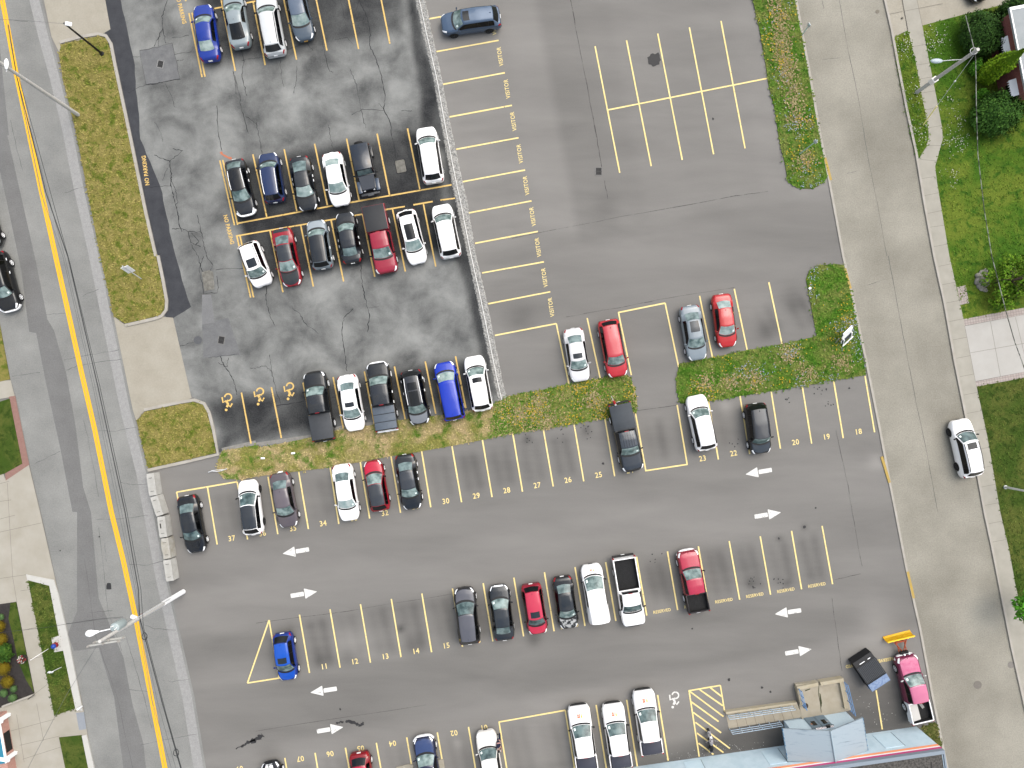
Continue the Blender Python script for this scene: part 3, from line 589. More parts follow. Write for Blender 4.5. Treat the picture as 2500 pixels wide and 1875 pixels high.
Y = [(1, 0, 1125, 122, 1530, 50), (1, 0, 1170, 335, 1572, 262), (1, 0, 1212, 547, 1613, 472), (1, 0, 1255, 758, 1659, 683), (1, 0, 1297, 968, 1702, 893), (1, 0, 1340, 1178, 1744, 1102), (1, 0, 1380, 1380, 1786, 1302), (1, 0, 1420, 1577, 1827, 1500), (1, 1, 1465, 110, 1866, 38), (1, 1, 1505, 310, 1907, 232), (1, 1, 1548, 515, 1946, 438),
 (2, 1, 287, 438, 370, 835), (2, 1, 487, 402, 572, 795), (2, 1, 690, 367, 773, 772), (2, 1, 686, 367, 992, 305), (2, 1, 992, 305, 1080, 722), (2, 1, 1215, 258, 1300, 662), (2, 1, 1440, 213, 1525, 615), (3, 1, 5, 170, 90, 568),
 (2, 0, 538, 300, 698, 1120), (2, 0, 742, 262, 902, 1077), (2, 0, 944, 218, 1103, 1037), (2, 0, 1149, 178, 1306, 1000), (2, 0, 1354, 136, 1510, 962), (2, 0, 622, 713, 1655, 508),
 (0, 1, 1145, 1530, 1537, 1463), (0, 1, 1145, 1530, 1165, 1625), (0, 1, 1345, 1497, 1408, U+210), (0, 1, 1537, 1463, 1605, U+178), (1, 1, 78, 1430, 142, U+143), (1, 1, 277, 1397, 340, U+110), (1, 1, 480, 1365, 537, U+77), (1, 1, 675, 1330, 737, U+42), (1, 1, 875, 1298, 937, U+5), (1, 1, 1073, 1262, 1133, 1628), (1, 1, 1270, 1230, 1332, 1595), (1, 1, 1467, 1190, 1530, 1562),
 (2, 1, 5, 1150, 68, 1527), (2, 1, 203, 1122, 267, 1493), (2, 1, 402, 1090, 465, 1460), (2, 1, 602, 1055, 665, 1427), (2, 1, 800, 1018, 867, 1392), (2, 1, 862, 1392, 1138, 1350), (2, 1, 1070, 965, 1135, 1350), (2, 1, 1272, 938, 1337, 1318), (2, 1, 1477, 907, 1540, 1283), (3, 1, 20, 878, 80, 1248), (3, 1, 222, 847, 282, 1215), (3, 1, 425, 810, 487, 1180), (3, 1, 628, 777, 690, 1142),
 (1, 2, 85, 700, 150, 1078), (1, 2, 85, 700, -55, 1108), (1, 2, -55, 1108, 153, 1075), (1, 2, 282, 665, 347, 1042), (1, 2, 480, 630, 545, 1008), (1, 2, 677, 597, 742, 975), (1, 2, 877, 563, 940, 940), (1, 2, 1075, 528, 1138, 908), (1, 2, 1273, 495, 1338, 873), (1, 2, 1472, 460, 1535, 838), (2, 2, 12, 425, 75, 805), (2, 2, 210, 390, 273, 772), (2, 2, 408, 357, 473, 738), (2, 2, 607, 325, 673, 705), (2, 2, 807, 290, 873, 670), (2, 2, 1007, 255, 1073, 635), (2, 2, 1207, 222, 1273, 600), (2, 2, 1407, 188, 1475, 568), (2, 2, 1608, 157, 1675, 535), (3, 2, 152, 122, 217, 500), (3, 2, 350, 90, 418, 467),
 (1, 2, 187, 1593, 215, 1750), (1, 2, 383, 1560, 415, 1750), (1, 2, 580, 1527, 620, 1750), (1, 2, 780, 1495, 825, 1750), (1, 2, 977, 1460, 1028, 1750), (1, 2, 1175, 1427, 1232, 1750), (1, 2, 1377, 1392, 1432, 1720), (1, 2, 1575, 1360, 1635, 1720), (1, 2, 1572, 1361, 2004, 1284), (2, 2, 345, 1285, 410, 1690), (2, 2, 545, 1250, 612, 1665), (2, 2, 743, 1217, 812, 1648), (2, 2, 943, 1185, 1012, 1610),
 (3, 2, 700, 1155, 740, 1408), (3, 2, 935, 1345, 943, 1378),
 (2, 2, 1143, 1158, 1350, 1123), (2, 2, 1350, 1123, 1378, 1295), (2, 2, 1147, 1158, 1213, 1585), (2, 2, 1285, 1138, 1358, 1195), (2, 2, 1215, 1150, 1366, 1255), (2, 2, 1150, 1160, 1370, 1325), (2, 2, 1162, 1230, 1338, 1357), (2, 2, 1174, 1298, 1355, 1430), (2, 2, 1188, 1362, 1412, 1532), (2, 2, 1198, 1432, 1370, 1558), (2, 2, 1208, 1497, 1305, 1570)]
lines('stall_lines_yellow', m_yl, .125, Y)
CL = [(-15, -100), (6, 0), (40, 181), (70, 320), (98, 452), (136, 625), (168, 768), (198, 904), (232, 1051), (272, 1250), (301, 1367), (331, 1506), (362, 1664), (403, 1875), (425, 1975)]
b = MB()
for o_ in (-3.4, 3.4): b.strip([G((p[0]+o_, p[1])) for p in CL], .2, .018)
struct(b.build('centre_line', m_yc))
# arrows
def arrow(b, tip, ang):
    d = Vector((math.cos(ang), math.sin(ang))); n = Vector((-d.y, d.x)); t = G(tip)
    P = lambda u, v: t-d*u+n*v
    def rnd(poly, z):
        out = []
        for i, p in enumerate(poly):
            a, c = poly[i-1], poly[(i+1) % len(poly)]; e1, e2 = (a-p).normalized()*.06, (c-p).normalized()*.06
            out += [p+e1, p+(e1+e2)*.3, p+e2]
        b.sheet(out, z)
    rnd([P(0, 0), P(1.12, .46), P(1.12, -.46)], ZP); rnd([P(1.18, .19), P(1.18, -.19), P(2.36, -.19), P(2.36, .19)], ZP)
a0 = math.radians(9.5); b = MB()
for tp in (T(1, 2, 172, 270), T(1, 2, 352, 1170), T(2, 1, 1512, 1415), T(3, 2, 42, 662)): arrow(b, tp, a0+PI+R.uniform(-.02, .02))
for tp in (T(1, 2, 397, 515), T(1, 2, 567, 1393), T(3, 2, 283, 888), T(3, 2, 84, 2)): arrow(b, tp, a0)
struct(b.build('direction_arrows', m_wh))
# lettering
def text_mesh(s_, size, bold=.012, sx=1.0):
    cu = bpy.data.curves.new('lettering', 'FONT'); cu.body = s_; cu.size = size; cu.align_x = 'CENTER'; cu.align_y = 'CENTER'; cu.offset = bold; cu.resolution_u = 3; cu.space_character = 1.08
    ob = bpy.data.objects.new('lettering', cu); COL.objects.link(ob)
    dg = bpy.context.evaluated_depsgraph_get(); me = bpy.data.meshes.new_from_object(ob.evaluated_get(dg))
    V = [(v.co.x*sx, v.co.y) for v in me.vertices]; F = [tuple(p.vertices) for p in me.polygons]
    bpy.data.objects.remove(ob); bpy.data.curves.remove(cu); bpy.data.meshes.remove(me)
    return V, F
def letter(b, s_, p, ang, size, sx=1.0, z=ZP, mi=0, bold=.012):
    V, F = text_mesh(s_, size, bold, sx); c = G(p) if not isinstance(p, Vector) else p; ca, sa = math.cos(ang), math.sin(ang)
    b.add([(c.x+x*ca-y*sa, c.y+x*sa+y*ca, z) for x, y in V], F, mi)
rot = math.radians(9.8)
b = MB()
for s_, c, r, x, y in (('37', 0, 2, 1502, 172), ('36', 1, 2, 42, 140), ('35', 1, 2, 240, 107), ('34', 1, 2, 435, 75), ('33', 1, 2, 635, 42), ('32', 1, 2, 835, 8), ('31', 1, 1, 1033, 1625), ('30', 1, 1, 1230, 1590), ('29', 1, 1, 1428, 1555), ('28', 1, 1, 1625, 1520), ('27', 2, 1, 163, 1487), ('26', 2, 1, 363, 1453), ('25', 2, 1, 561, 1420), ('24', 2, 1, 763, 1392), ('23', 2, 1, 1235, 1313), ('22', 2, 1, 1436, 1280), ('21', 3, 1, -18, 1245), ('20', 3, 1, 178, 1208), ('19', 3, 1, 378, 1173), ('18', 3, 1, 585, 1140),
  ('11', 1, 2, 443, 1002), ('12', 1, 2, 640, 970), ('13', 1, 2, 838, 937), ('14', 1, 2, 1036, 903), ('15', 1, 2, 1233, 867), ('16', 1, 2, 1432, 835)): letter(b, s_, T(c, r, x, y), rot, .66, .92, bold=.008)
for s_, c, r, x, y in (('09', 0, 2, 1553, 1662), ('08', 1, 2, 88, 1630), ('07', 1, 2, 288, 1597), ('06', 1, 2, 480, 1565), ('05', 1, 2, 678, 1530), ('04', 1, 2, 885, 1498), ('03', 1, 2, 1085, 1464), ('02', 1, 2, 1283, 1430), ('01', 1, 2, 1477, 1395)): letter(b, s_, T(c, r, x, y), rot+PI, .66, .92, bold=.008)
for c, r, x, y in ((2, 2, 972, 642), (2, 2, 1172, 608), (2, 2, 1373, 575), (2, 2, 1573, 540), (3, 2, 115, 508), (3, 2, 316, 474), (2, 2, 575, 708), (2, 2, 373, 742), (2, 2, 170, 776), (2, 2, 770, 676)): letter(b, 'RESERVED', T(c, r, x, y), rot, .38, .86, bold=.004)
for c, r, x, y in ((3, 2, 755, 958), (3, 2, 560, 992), (2, 2, 448, 1278), (2, 2, 645, 1243)): letter(b, 'RESERVED', T(c, r, x, y), rot+PI, .38, .86, bold=.014)
for x, y in ((1540, 165), (1583, 367), (1628, 577), (1669, 787), (1711, 997), (1752, 1203), (1794, 1404), (1829, 1603), (1871, 1799), (1914, 1991)): letter(b, 'VISITOR', T(1, 0, x, y), math.radians(98.5), .52, .84, bold=.004)
struct(b.build('stall_lettering', m_yl))
b = MB(); letter(b, 'NO PARKING', T(0, 0, 945, 1105), math.radians(97.5), .5, .82, bold=.014); letter(b, 'NO PARKING', T(0, 0, 1482, 1488), math.radians(-76), .5, .82, bold=.014); letter(b, 'NO PARKING', T(0, 0, 1172, 60), math.radians(-76), .5, .82, bold=.014)
def wheelchair(b, p, ang, k=1.0):
    """access symbol: ring, leaning body, head; head points along -y of the symbol"""
    c = G(p); ca, sa = math.cos(ang)*k, math.sin(ang)*k; X = lambda x, y: Vector((c.x+x*ca-y*sa, c.y+x*sa+y*ca))
    b.strip([X(.16+.3*math.cos(math.radians(a)), .38+.3*math.sin(math.radians(a))) for a in range(-120, 171, 18)], .13*k, ZP)
    b.sheet([X(-.2+.12*math.cos(i*PI/6), -.68+.12*math.sin(i*PI/6)) for i in range(12)], ZP)
    b.strip([X(-.1, -.46), X(0.05, -.2), X(-.08, .12)], .2*k, ZP+.0002); b.strip([X(-.08, .12), X(-.36, 0), X(-.36, .48)], .13*k, ZP+.0004); b.strip([X(.08, -.3), X(.2, -.48), X(.42, -.22)], .13*k, ZP+.0006)
wheelchair(b, T(0, 1, 1472, 945), math.radians(10)); wheelchair(b, T(1, 1, 20, 908), math.radians(10)); wheelchair(b, T(1, 1, 214, 874), math.radians(10))
struct(b.build('amber_lettering', m_yo))
b = MB(); wheelchair(b, T(2, 2, 1050, 1215), math.radians(6), .95); struct(b.build('access_symbol', m_wh))

# ---- cracks, patches and seams
def crack(b, line, w, z, n=5, amp=.09):
    out = []; P = [G(p) for p in line]
    for i in range(len(P)-1):
        for k in range(n):
            q = P[i].lerp(P[i+1], k/n); out.append(q+Vector((R.uniform(-amp, amp), R.uniform(-amp, amp))) if (i or k) else q)
    out.append(P[-1]); b.strip(out, w, z, jit=1.0)
b = MB()
for w, l_ in [(.1, pts(1, 0, 665, 0, 720, 110, 740, 230, 735, 290, 775, 380, 810, 470, 835, 620, 830, 715, 870, 800, 885, 900, 910, 1030)), (.08, pts(1, 0, 935, 1130, 950, 1220, 948, 1270, 965, 1350)), (.06, pts(1, 0, 830, 715, 690, 710, 620, 745)), (.05, pts(1, 0, 830, 715, 795, 670)), (.06, pts(1, 0, 610, 450, 650, 550, 680, 700, 712, 830)), (.07, pts(1, 0, 470, 810, 480, 880, 505, 990)), (.08, pts(1, 0, 0, 790, 20, 880, 40, 1000)), (.06, pts(1, 0, 155, 390, 165, 480, 182, 565)), (.06, pts(1, 0, 265, 425, 260, 520, 245, 605)),
  (.07, pts(1, 0, 940, 718, 1010, 716)), (.06, pts(1, 0, 430, 270, 475, 460, 500, 470)), (.06, pts(1, 0, 510, 255, 590, 245, 625, 282)), (.06, pts(1, 0, 0, 375, 70, 370, 200, 320, 290, 290)), (.05, pts(1, 0, 545, 0, 575, 120)), (.06, pts(1, 0, 650, 70, 670, 0)), (.05, pts(1, 0, 320, 270, 370, 330)),
  (.1, pts(0, 0, 1085, 0, 1050, 110, 1055, 180, 1000, 300)), (.08, pts(0, 0, 1055, 180, 1075, 280)), (.06, pts(0, 0, 1060, 190, 1025, 250, 1030, 300)), (.05, pts(0, 0, 905, 328, 1118, 283, 1165, 512, 950, 550, 905, 328)), (.08, pts(0, 0, 1165, 512, 1050, 535, 940, 553, 830, 600)), (.06, pts(0, 0, 1070, 540, 1110, 620, 1135, 695)), (.06, pts(0, 0, 1115, 245, 1225, 230)), (.06, pts(0, 0, 1130, 355, 1240, 335)), (.06, pts(0, 0, 1145, 395, 1190, 385)), (.06, pts(0, 0, 860, 370, 910, 368)),
  (.08, pts(0, 0, 1550, 310, 1580, 380, 1570, 500, 1600, 620)), (.08, pts(0, 0, 1510, 460, 1550, 600, 1560, 690, 1610, 865)), (.06, pts(0, 0, 1590, 750, 1659, 800)), (.07, pts(0, 0, 1565, 390, 1659, 375)), (.06, pts(0, 0, 1515, 465, 1530, 610)), (.08, pts(0, 0, 1405, 685, 1415, 850, 1440, 980)),
  (.1, pts(0, 0, 1000, 1005, 1100, 1045, 1185, 978, 1120, 962)), (.12, pts(0, 0, 1100, 1045, 1110, 1140, 1110, 1200, 1130, 1290, 1150, 1380, 1165, 1470, 1180, 1500)), (.08, pts(0, 0, 1105, 1150, 1135, 1220, 1155, 1310, 1135, 1330)), (.06, pts(0, 0, 970, 1215, 1105, 1205)), (.06, pts(0, 0, 1085, 1090, 1055, 1170)), (.05, pts(0, 0, 1000, 790, 1040, 850, 1055, 920)), (.09, pts(0, 0, 1115, 1485, 1170, 1480, 1220, 1500, 1305, 1505, 1320, 1580, 1340, 1659)), (.09, pts(0, 0, 1220, 1500, 1235, 1570, 1300, 1600)), (.09, pts(0, 0, 1240, 1510, 1290, 1560, 1265, 1590)), (.07, pts(0, 0, 1280, 1395, 1305, 1505)), (.08, pts(0, 0, 1235, 1580, 1285, 1659)),
  (.1, pts(0, 1, 1285, 0, 1300, 70, 1345, 150)), (.1, pts(0, 1, 1340, 0, 1380, 60, 1350, 110)), (.08, pts(0, 1, 1320, 0, 1290, 75, 1320, 250, 1415, 235, 1405, 130)), (.06, pts(0, 1, 1165, 585, 1255, 560)), (.1, pts(0, 1, 1430, 650, 1450, 710, 1490, 760, 1525, 840, 1535, 900)), (.07, pts(0, 1, 1415, 690, 1470, 720, 1480, 660)), (.05, pts(0, 1, 1350, 660, 1550, 635)), (.06, pts(0, 1, 1620, 728, 1659, 728)), (.07, pts(0, 1, 1400, 90, 1580, 78)),
  (.09, pts(1, 1, 65, 190, 70, 300, 90, 380, 120, 450)), (.08, pts(1, 1, 235, 335, 295, 390, 310, 430, 405, 505)), (.09, pts(1, 1, 630, 340, 570, 400, 555, 490, 575, 620, 590, 745)), (.1, pts(1, 1, 680, 60, 690, 180, 705, 260, 735, 380, 722, 490)), (.08, pts(1, 1, 90, 640, 95, 700, 120, 830, 160, 960)), (.07, pts(1, 1, 0, 720, 60, 710, 100, 745)), (.1, pts(1, 1, 0, 990, 130, 970, 310, 940)), (.05, pts(1, 1, 730, 335, 800, 325)), (.06, pts(1, 1, 490, 915, 530, 915)), (.06, pts(1, 1, 690, 890, 730, 880)), (.05, pts(1, 1, 30, 1130, 140, 1050)), (.05, pts(1, 1, 770, 855, 900, 845)), (.05, pts(1, 1, 1110, 810, 1150, 800))]:
    crack(b, l_, w*.5, .0125, n=7, amp=.06)
struct(b.build('asphalt_cracks', mat('crack_dark', A(48, 50, 54), rough=.95, wear=(2.2, .3, .42))))
b = MB()
for w, l_ in [(.09, pts(2, 0, 380, 0, 420, 220, 480, 520, 550, 900, 580, 1080)), (.05, pts(2, 0, 600, 1170, 620, 1290)), (.06, pts(2, 0, 0, 1545, 700, 1405, 1450, 1270, 1659, 1240)), (.05, pts(2, 1, 350, 395, 690, 335, 1020, 270, 1440, 205)), (.05, pts(1, 2, 0, 720, 600, 640, 1273, 530)), (.05, pts(3, 1, 440, 1130, 520, 1500, 545, 1659)), (.05, pts(3, 2, 545, 0, 610, 350)), (.05, pts(3, 2, 415, 560, 440, 760, 480, 1030)), (.05, pts(3, 2, 430, 440, 600, 400)), (.05, pts(2, 1, 800, 1005, 1070, 965)), (.04, pts(1, 2, 0, 1420, 1100, 1250))]: crack(b, l_, w*.6, .012, amp=.03)
struct(b.build('paving_seams', mat('seam_dark', A(98, 96, 95), rough=.95, wear=(1.2, .35, .6))))
b = MB()
for w, l_ in [(.26, [(500+490/5.53, 1700+680/5.53), (500+560/5.53, 1700+635/5.53), (500+680/5.53, 1700+590/5.53)]), (.34, [(500+620/5.53, 1700+625/5.53), (500+700/5.53, 1700+575/5.53), (500+785/5.53, 1700+522/5.53)]), (.16, [(500+1780/5.53, 1700+370/5.53), (500+1840/5.53, 1700+342/5.53), (500+1870/5.53, 1700+355/5.53)]), (.22, [(500+1900/5.53, 1700+350/5.53), (500+1950/5.53, 1700+335/5.53), (500+2050/5.53, 1700+375/5.53), (500+2110/5.53, 1700+395/5.53), (500+2145/5.53, 1700+350/5.53)]), (.1, [(500+420/5.53, 1700+712/5.53), (500+520/5.53, 1700+655/5.53)])]: crack(b, l_, w, .012, amp=.06)
c = TG(2, 0, 920, 388); b.sheet([c+Vector((math.cos(i*PI/9), math.sin(i*PI/9)))*(.56*(1+.12*math.sin(2.4*i+1))+(.14 if i in (2, 3) else 0)) for i in range(18)], .012)
c = G((266, 1430)); b.sheet([c+Vector((.25*math.cos(i*PI/4), .35*math.sin(i*PI/4)))*R.uniform(.6, 1.3) for i in range(8)], .013)
for q in [(1, 2, 545, 1277, .1), (2, 1, 590, 1345, .12), (2, 0, 1303, 770, .1), (3, 1, 527, 857, .09), (3, 2, 235, 97, .13), (3, 2, 70, 172, .1), (2, 2, 1168, 756, .08), (3, 2, 15, 1165, .1), (2, 2, 1620, 1138, .12), (2, 2, 1405, 1085, .14), (3, 1, 308, 1633, .08), (0, 2, 390, 250, .06), (0, 2, 645, 160, .09)]:
    c = TG(*q[:4]); b.sheet([c+Vector((math.cos(i*PI/4), math.sin(i*PI/4)))*q[4]*R.uniform(.7, 1.3) for i in range(8)], .013)
for q in [(3, 1, 320, 880), (3, 1, 345, 845), (3, 1, 125, 915), (3, 1, 385, 955), (2, 2, 1550, 450), (2, 2, 1575, 490), (2, 2, 930, 300), (2, 1, 470, 1120), (2, 1, 490, 1150), (2, 1, 110, 1185), (3, 2, 60, 435), (3, 2, 120, 465), (2, 1, 1430, 1220), (2, 1, 320, 1165)]:
    for k in range(5):
        c = TG(*q)+Vector((R.gauss(0, .3), R.gauss(0, .3))); b.sheet([c+Vector((math.cos(i*PI/3), math.sin(i*PI/3)))*R.uniform(.03, .09) for i in range(6)], .0125+k*.0001)
struct(b.build('tar_spots', mat('tar_dark', A(52, 52, 54), rough=.7)))
b = MB()
for w, l_ in [(.05, pts(3, 0, 462, 0, 520, 330, 590, 660, 640, 980, 710, 1330, 770, 1659)), (.05, pts(3, 1, 780, 0, 850, 380, 910, 700, 960, 950, 1040, 1330, 1100, 1659)), (.05, pts(3, 0, 350, 0, 362, 60)), (.04, pts(3, 0, 510, 1125, 570, 1110)), (.04, pts(3, 0, 350, 385, 465, 375)), (.04, pts(3, 1, 640, 190, 760, 150))]: crack(b, l_, w*.6, .011, amp=.02)
for w, l_ in [(.05, pts(0, 1, 300, 380, 420, 370)), (.06, pts(0, 1, 415, 675, 520, 650, 620, 635, 770, 608)), (.06, pts(0, 1, 430, 740, 500, 715, 630, 688, 785, 668)), (.05, pts(0, 1, 640, 1130, 750, 1135, 885, 1110)), (.05, pts(0, 1, 230, 1345, 300, 1310, 390, 1265)), (.05, pts(0, 1, 780, 1465, 850, 1480, 950, 1478)), (.05, pts(0, 1, 535, 265, 560, 245, 640, 215)), (.05, pts(0, 2, 620, 50, 780, 45, 960, 20)), (.05, pts(0, 2, 840, 340, 960, 345, 1060, 318)), (.05, pts(0, 2, 400, 725, 640, 700, 780, 685)), (.05, pts(0, 2, 930, 730, 1000, 755, 1140, 765)), (.05, pts(0, 2, 840, 1150, 1000, 1170)), (.04, pts(0, 2, 1050, 1090, 1120, 1100, 1230, 1080)), (.05, pts(0, 2, 910, 1510, 1100, 1470, 1270, 1440)), (.05, pts(0, 1, 80, 780, 260, 755)), (.05, pts(0, 0, 60, 130, 180, 140)), (.05, pts(0, 0, 420, 1250, 540, 1210)), (.04, pts(0, 0, 10, 1620, 60, 1500)),
  (.04, pts(0, 2, 545, 300, 620, 800, 760, 1200, 860, 1659)), (.04, pts(0, 2, 640, 100, 700, 640, 790, 900)), (.05, pts(0, 2, 820, 810, 870, 980, 930, 1190, 985, 1400)), (.05, pts(0, 2, 580, 650, 730, 640)), (.05, pts(0, 0, 70, 780, 105, 950, 150, 1110)), (.04, pts(0, 1, 540, 1060, 575, 1200, 640, 1560)), (.05, pts(0, 2, 680, 200, 690, 320))]: crack(b, l_, w*.55, .0125, amp=.04)
struct(b.build('street_cracks', mat('street_crack', A(112, 112, 112), rough=.95)))

# pebbles and scraps blown against the building
b = MB()
for k in range(84):
    f = R.random(); base = (T(2, 2, 1000, 1610), T(2, 2, 1640, 1520)) if k < 50 else (T(3, 2, 560, 1200), T(3, 2, 800, 1390)); c = G((base[0][0]+(base[1][0]-base[0][0])*f, base[0][1]+(base[1][1]-base[0][1])*f))+Vector((R.gauss(0, .25 if k < 50 else .8), abs(R.gauss(0, .35)) if k < 50 else R.gauss(0, .8))); r_ = R.uniform(.012, .035); b.ball((c.x, c.y, .02), (r_, r_*.8, r_*.6), 6, 4)
o = b.build('pebbles', mat('pebble_pale', (.5, .49, .47))); o['kind'] = 'stuff'; o['label'] = 'pale pebbles and scraps along the foot of the blue building'
# ================================================================ VEHICLES
def paint(rgb, metal=0.0, name=None):
    nm = name or 'paint_%d_%d_%d' % rgb
    c0 = (.80, .80, .80) if min(rgb) > 245 else tuple(c*1.5 for c in A(*rgb)) if min(rgb) > 200 else A(*rgb)
    return mat(nm, c0, rough=.26, metal=metal, ior=1.36, coat=.6, noise=(2.2, .3, .7, 3), base2=tuple(min(.82, c*1.06+.001) for c in c0))
def glass(name, c0, c1):
    """tinted pane: greenish with the pale dashboard and seats showing as broad soft patches"""
    m = bpy.data.materials.new(name); m.use_nodes = True; n, l = m.node_tree.nodes, m.node_tree.links; q = n['Principled BSDF']
    q.inputs['Roughness'].default_value = .06; q.inputs['IOR'].default_value = 1.5
    tc = n.new('ShaderNodeTexCoord'); oi = n.new('ShaderNodeObjectInfo'); ad = n.new('ShaderNodeVectorMath'); ad.operation = 'ADD'
    l.new(tc.outputs['Object'], ad.inputs[0]); l.new(oi.outputs['Location'], ad.inputs[1])
    nz = n.new('ShaderNodeTexNoise'); nz.inputs['Scale'].default_value = 1.9; nz.inputs['Detail'].default_value = 3; l.new(ad.outputs[0], nz.inputs['Vector'])
    rp = n.new('ShaderNodeValToRGB'); e = rp.color_ramp.elements; e[0].position, e[1].position = .36, .64; e[0].color = (*c0, 1); e[1].color = (*c1, 1)
    l.new(nz.outputs['Fac'], rp.inputs['Fac']); l.new(rp.outputs['Color'], q.inputs['Base Color']); return m
M_WS = glass('windscreen_glass', A(96, 122, 120), A(184, 208, 205)); M_RW = glass('rear_glass', A(92, 114, 114), A(156, 180, 180))
M_WSP = glass('windscreen_pale', A(150, 178, 176), A(212, 230, 226)); M_WSD = glass('windscreen_dark', A(64, 88, 90), A(132, 158, 158))
M_SG = mat('side_glass', A(10, 12, 14), rough=.08, ior=1.4); M_BG = mat('black_glass', A(26, 30, 34), rough=.12, ior=1.4); M_SR = mat('sunroof_glass', A(52, 60, 68), rough=.15, ior=1.4)
M_TY = mat('tyre_rubber', A(30, 30, 31), rough=.9); M_RIM = mat('alloy_rim', (.78, .79, .8), rough=.35); M_RIMD = mat('dark_rim', A(52, 52, 54), rough=.4)
M_HL = mat('headlamp', (.78, .8, .82), rough=.15); M_TL = mat('tail_lamp', A(196, 20, 34), rough=.25); M_BK = mat('black_trim', A(20, 21, 23), rough=.6); M_CH = mat('chrome', (.74, .75, .76), rough=.25)
M_LINER = mat('bed_liner', A(30, 31, 33), rough=.85, noise=(4, .3, .7), base2=A(42, 43, 45)); M_TON = mat('tonneau_vinyl', A(74, 78, 83), rough=.7, noise=(1.5, .3, .7), base2=A(84, 88, 94)); M_PL = mat('plate_white', (.75, .76, .76), rough=.4); M_PLY = mat('plate_amber', A(206, 160, 70), rough=.4)
M_STK = mat('sticker', (.6, .68, .66), rough=.4)
WHEELS = {}
def wheel_mesh(r, w, rim):
    k = (r, w, rim.name)
    if k not in WHEELS:
        b = MB(); b.lathe([(r*.62, -w/2+.02), (r*.9, -w/2), (r, -w/2+.05), (r, w/2-.05), (r*.9, w/2), (r*.62, w/2-.02)], axis='X', n=20)
        c = MB(); c.lathe([(r*.58, w/2-.05), (r*.64, w/2-.005), (r*.58, w/2), (r*.5, w/2-.035), (r*.16, w/2-.03), (r*.12, w/2-.005), (.01, w/2)], axis='X', n=20)
        for i in range(5):
            a = 2*PI*i/5; c.box((w/2-.02, r*.33*math.cos(a), r*.33*math.sin(a)), (.03, r*.46, .05), mtx=Matrix.Rotation(a, 4, 'X'))
        WHEELS[k] = (b.mesh('tyre', M_TY, 40), c.mesh('rim', rim, 40))
    return WHEELS[k]
CR = [(0, 1.0), (.24, 1.0), (.46, .995), (.66, .985), (.80, .965), (.89, .91), (.95, .80), (.985, .62), (1.0, .42), (.985, .2), (.94, 0)]
def cross(s):
    s = abs(s)*(len(CR)-1); i = min(int(s), len(CR)-2); t = s-i
    p0, p1, p2, p3 = CR[max(i-1, 0)], CR[i], CR[i+1], CR[min(i+2, len(CR)-1)]
    return tuple(.5*(2*b_+(c_-a_)*t+(2*a_-5*b_+4*c_-d_)*t*t+(3*b_-a_-3*c_+d_)*t**3) for a_, b_, c_, d_ in zip(p0, p1, p2, p3))
def keyed(k, t):
    if t <= k[0][0]: return k[0][1]
    for (a, u), (b, v) in zip(k, k[1:]):
        if t <= b: return u+(v-u)*(t-a)/(b-a)
    return k[-1][1]
KIND = {  # belt, roof height, cowl, header, roof rear, rear glass base, rear tip width, width
 'sedan': dict(belt=.95, zr=1.45, t0=.27, t1=.41, t2=.70, t3=.86, W=1.84, zt=[(0, .56), (.008, .66), (.03, .74), (.1, .83), (.26, .95), (.84, 1.0), (.95, .99), (.985, .9), (1, .68)], fr=1.0, ff=.5, rr=.62, rf=.64, wr=.69, w0=.86, w3=.74),
 'coupe': dict(belt=.95, zr=1.40, t0=.28, t1=.43, t2=.66, t3=.90, W=1.86, zt=[(0, .56), (.008, .66), (.03, .74), (.1, .82), (.26, .94), (.86, 1.02), (.96, 1.0), (.985, .9), (1, .68)], fr=1.05, ff=.46, rr=.7, rf=.6, wr=.66, w0=.86, w3=.72),
 'hatch': dict(belt=.98, zr=1.52, t0=.27, t1=.42, t2=.86, t3=.955, W=1.80, zt=[(0, .58), (.008, .7), (.03, .8), (.1, .88), (.26, .98), (.94, 1.03), (.98, .95), (1, .72)], fr=.95, ff=.5, rr=.6, rf=.7, wr=.7, w0=.86, w3=.78),
 'suv': dict(belt=1.08, zr=1.70, t0=.25, t1=.375, t2=.88, t3=.955, W=1.90, zt=[(0, .62), (.008, .78), (.03, .9), (.1, .98), (.25, 1.08), (.94, 1.12), (.98, 1.04), (1, .78)], fr=.9, ff=.54, rr=.5, rf=.72, wr=.70, w0=.87, w3=.80),
 'van': dict(belt=1.12, zr=1.84, t0=.22, t1=.36, t2=.945, t3=.975, W=1.92, zt=[(0, .64), (.008, .8), (.03, .92), (.1, 1.0), (.22, 1.12), (.95, 1.16), (.985, 1.1), (1, .8)], fr=.75, ff=.56, rr=.3, rf=.86, wr=.78, w0=.88, w3=.84),
 'pickup': dict(belt=1.2, zr=1.86, t0=.245, t1=.36, t2=.595, t3=.612, W=2.0, zt=[(0, .7), (.006, .9), (.022, 1.04), (.08, 1.12), (.245, 1.2), (.62, 1.22), (1, 1.22)], fr=.6, ff=.68, rr=.1, rf=.96, wr=.74, w0=.87, w3=.82),
}
PARKED = 'cars parked in the car parks'
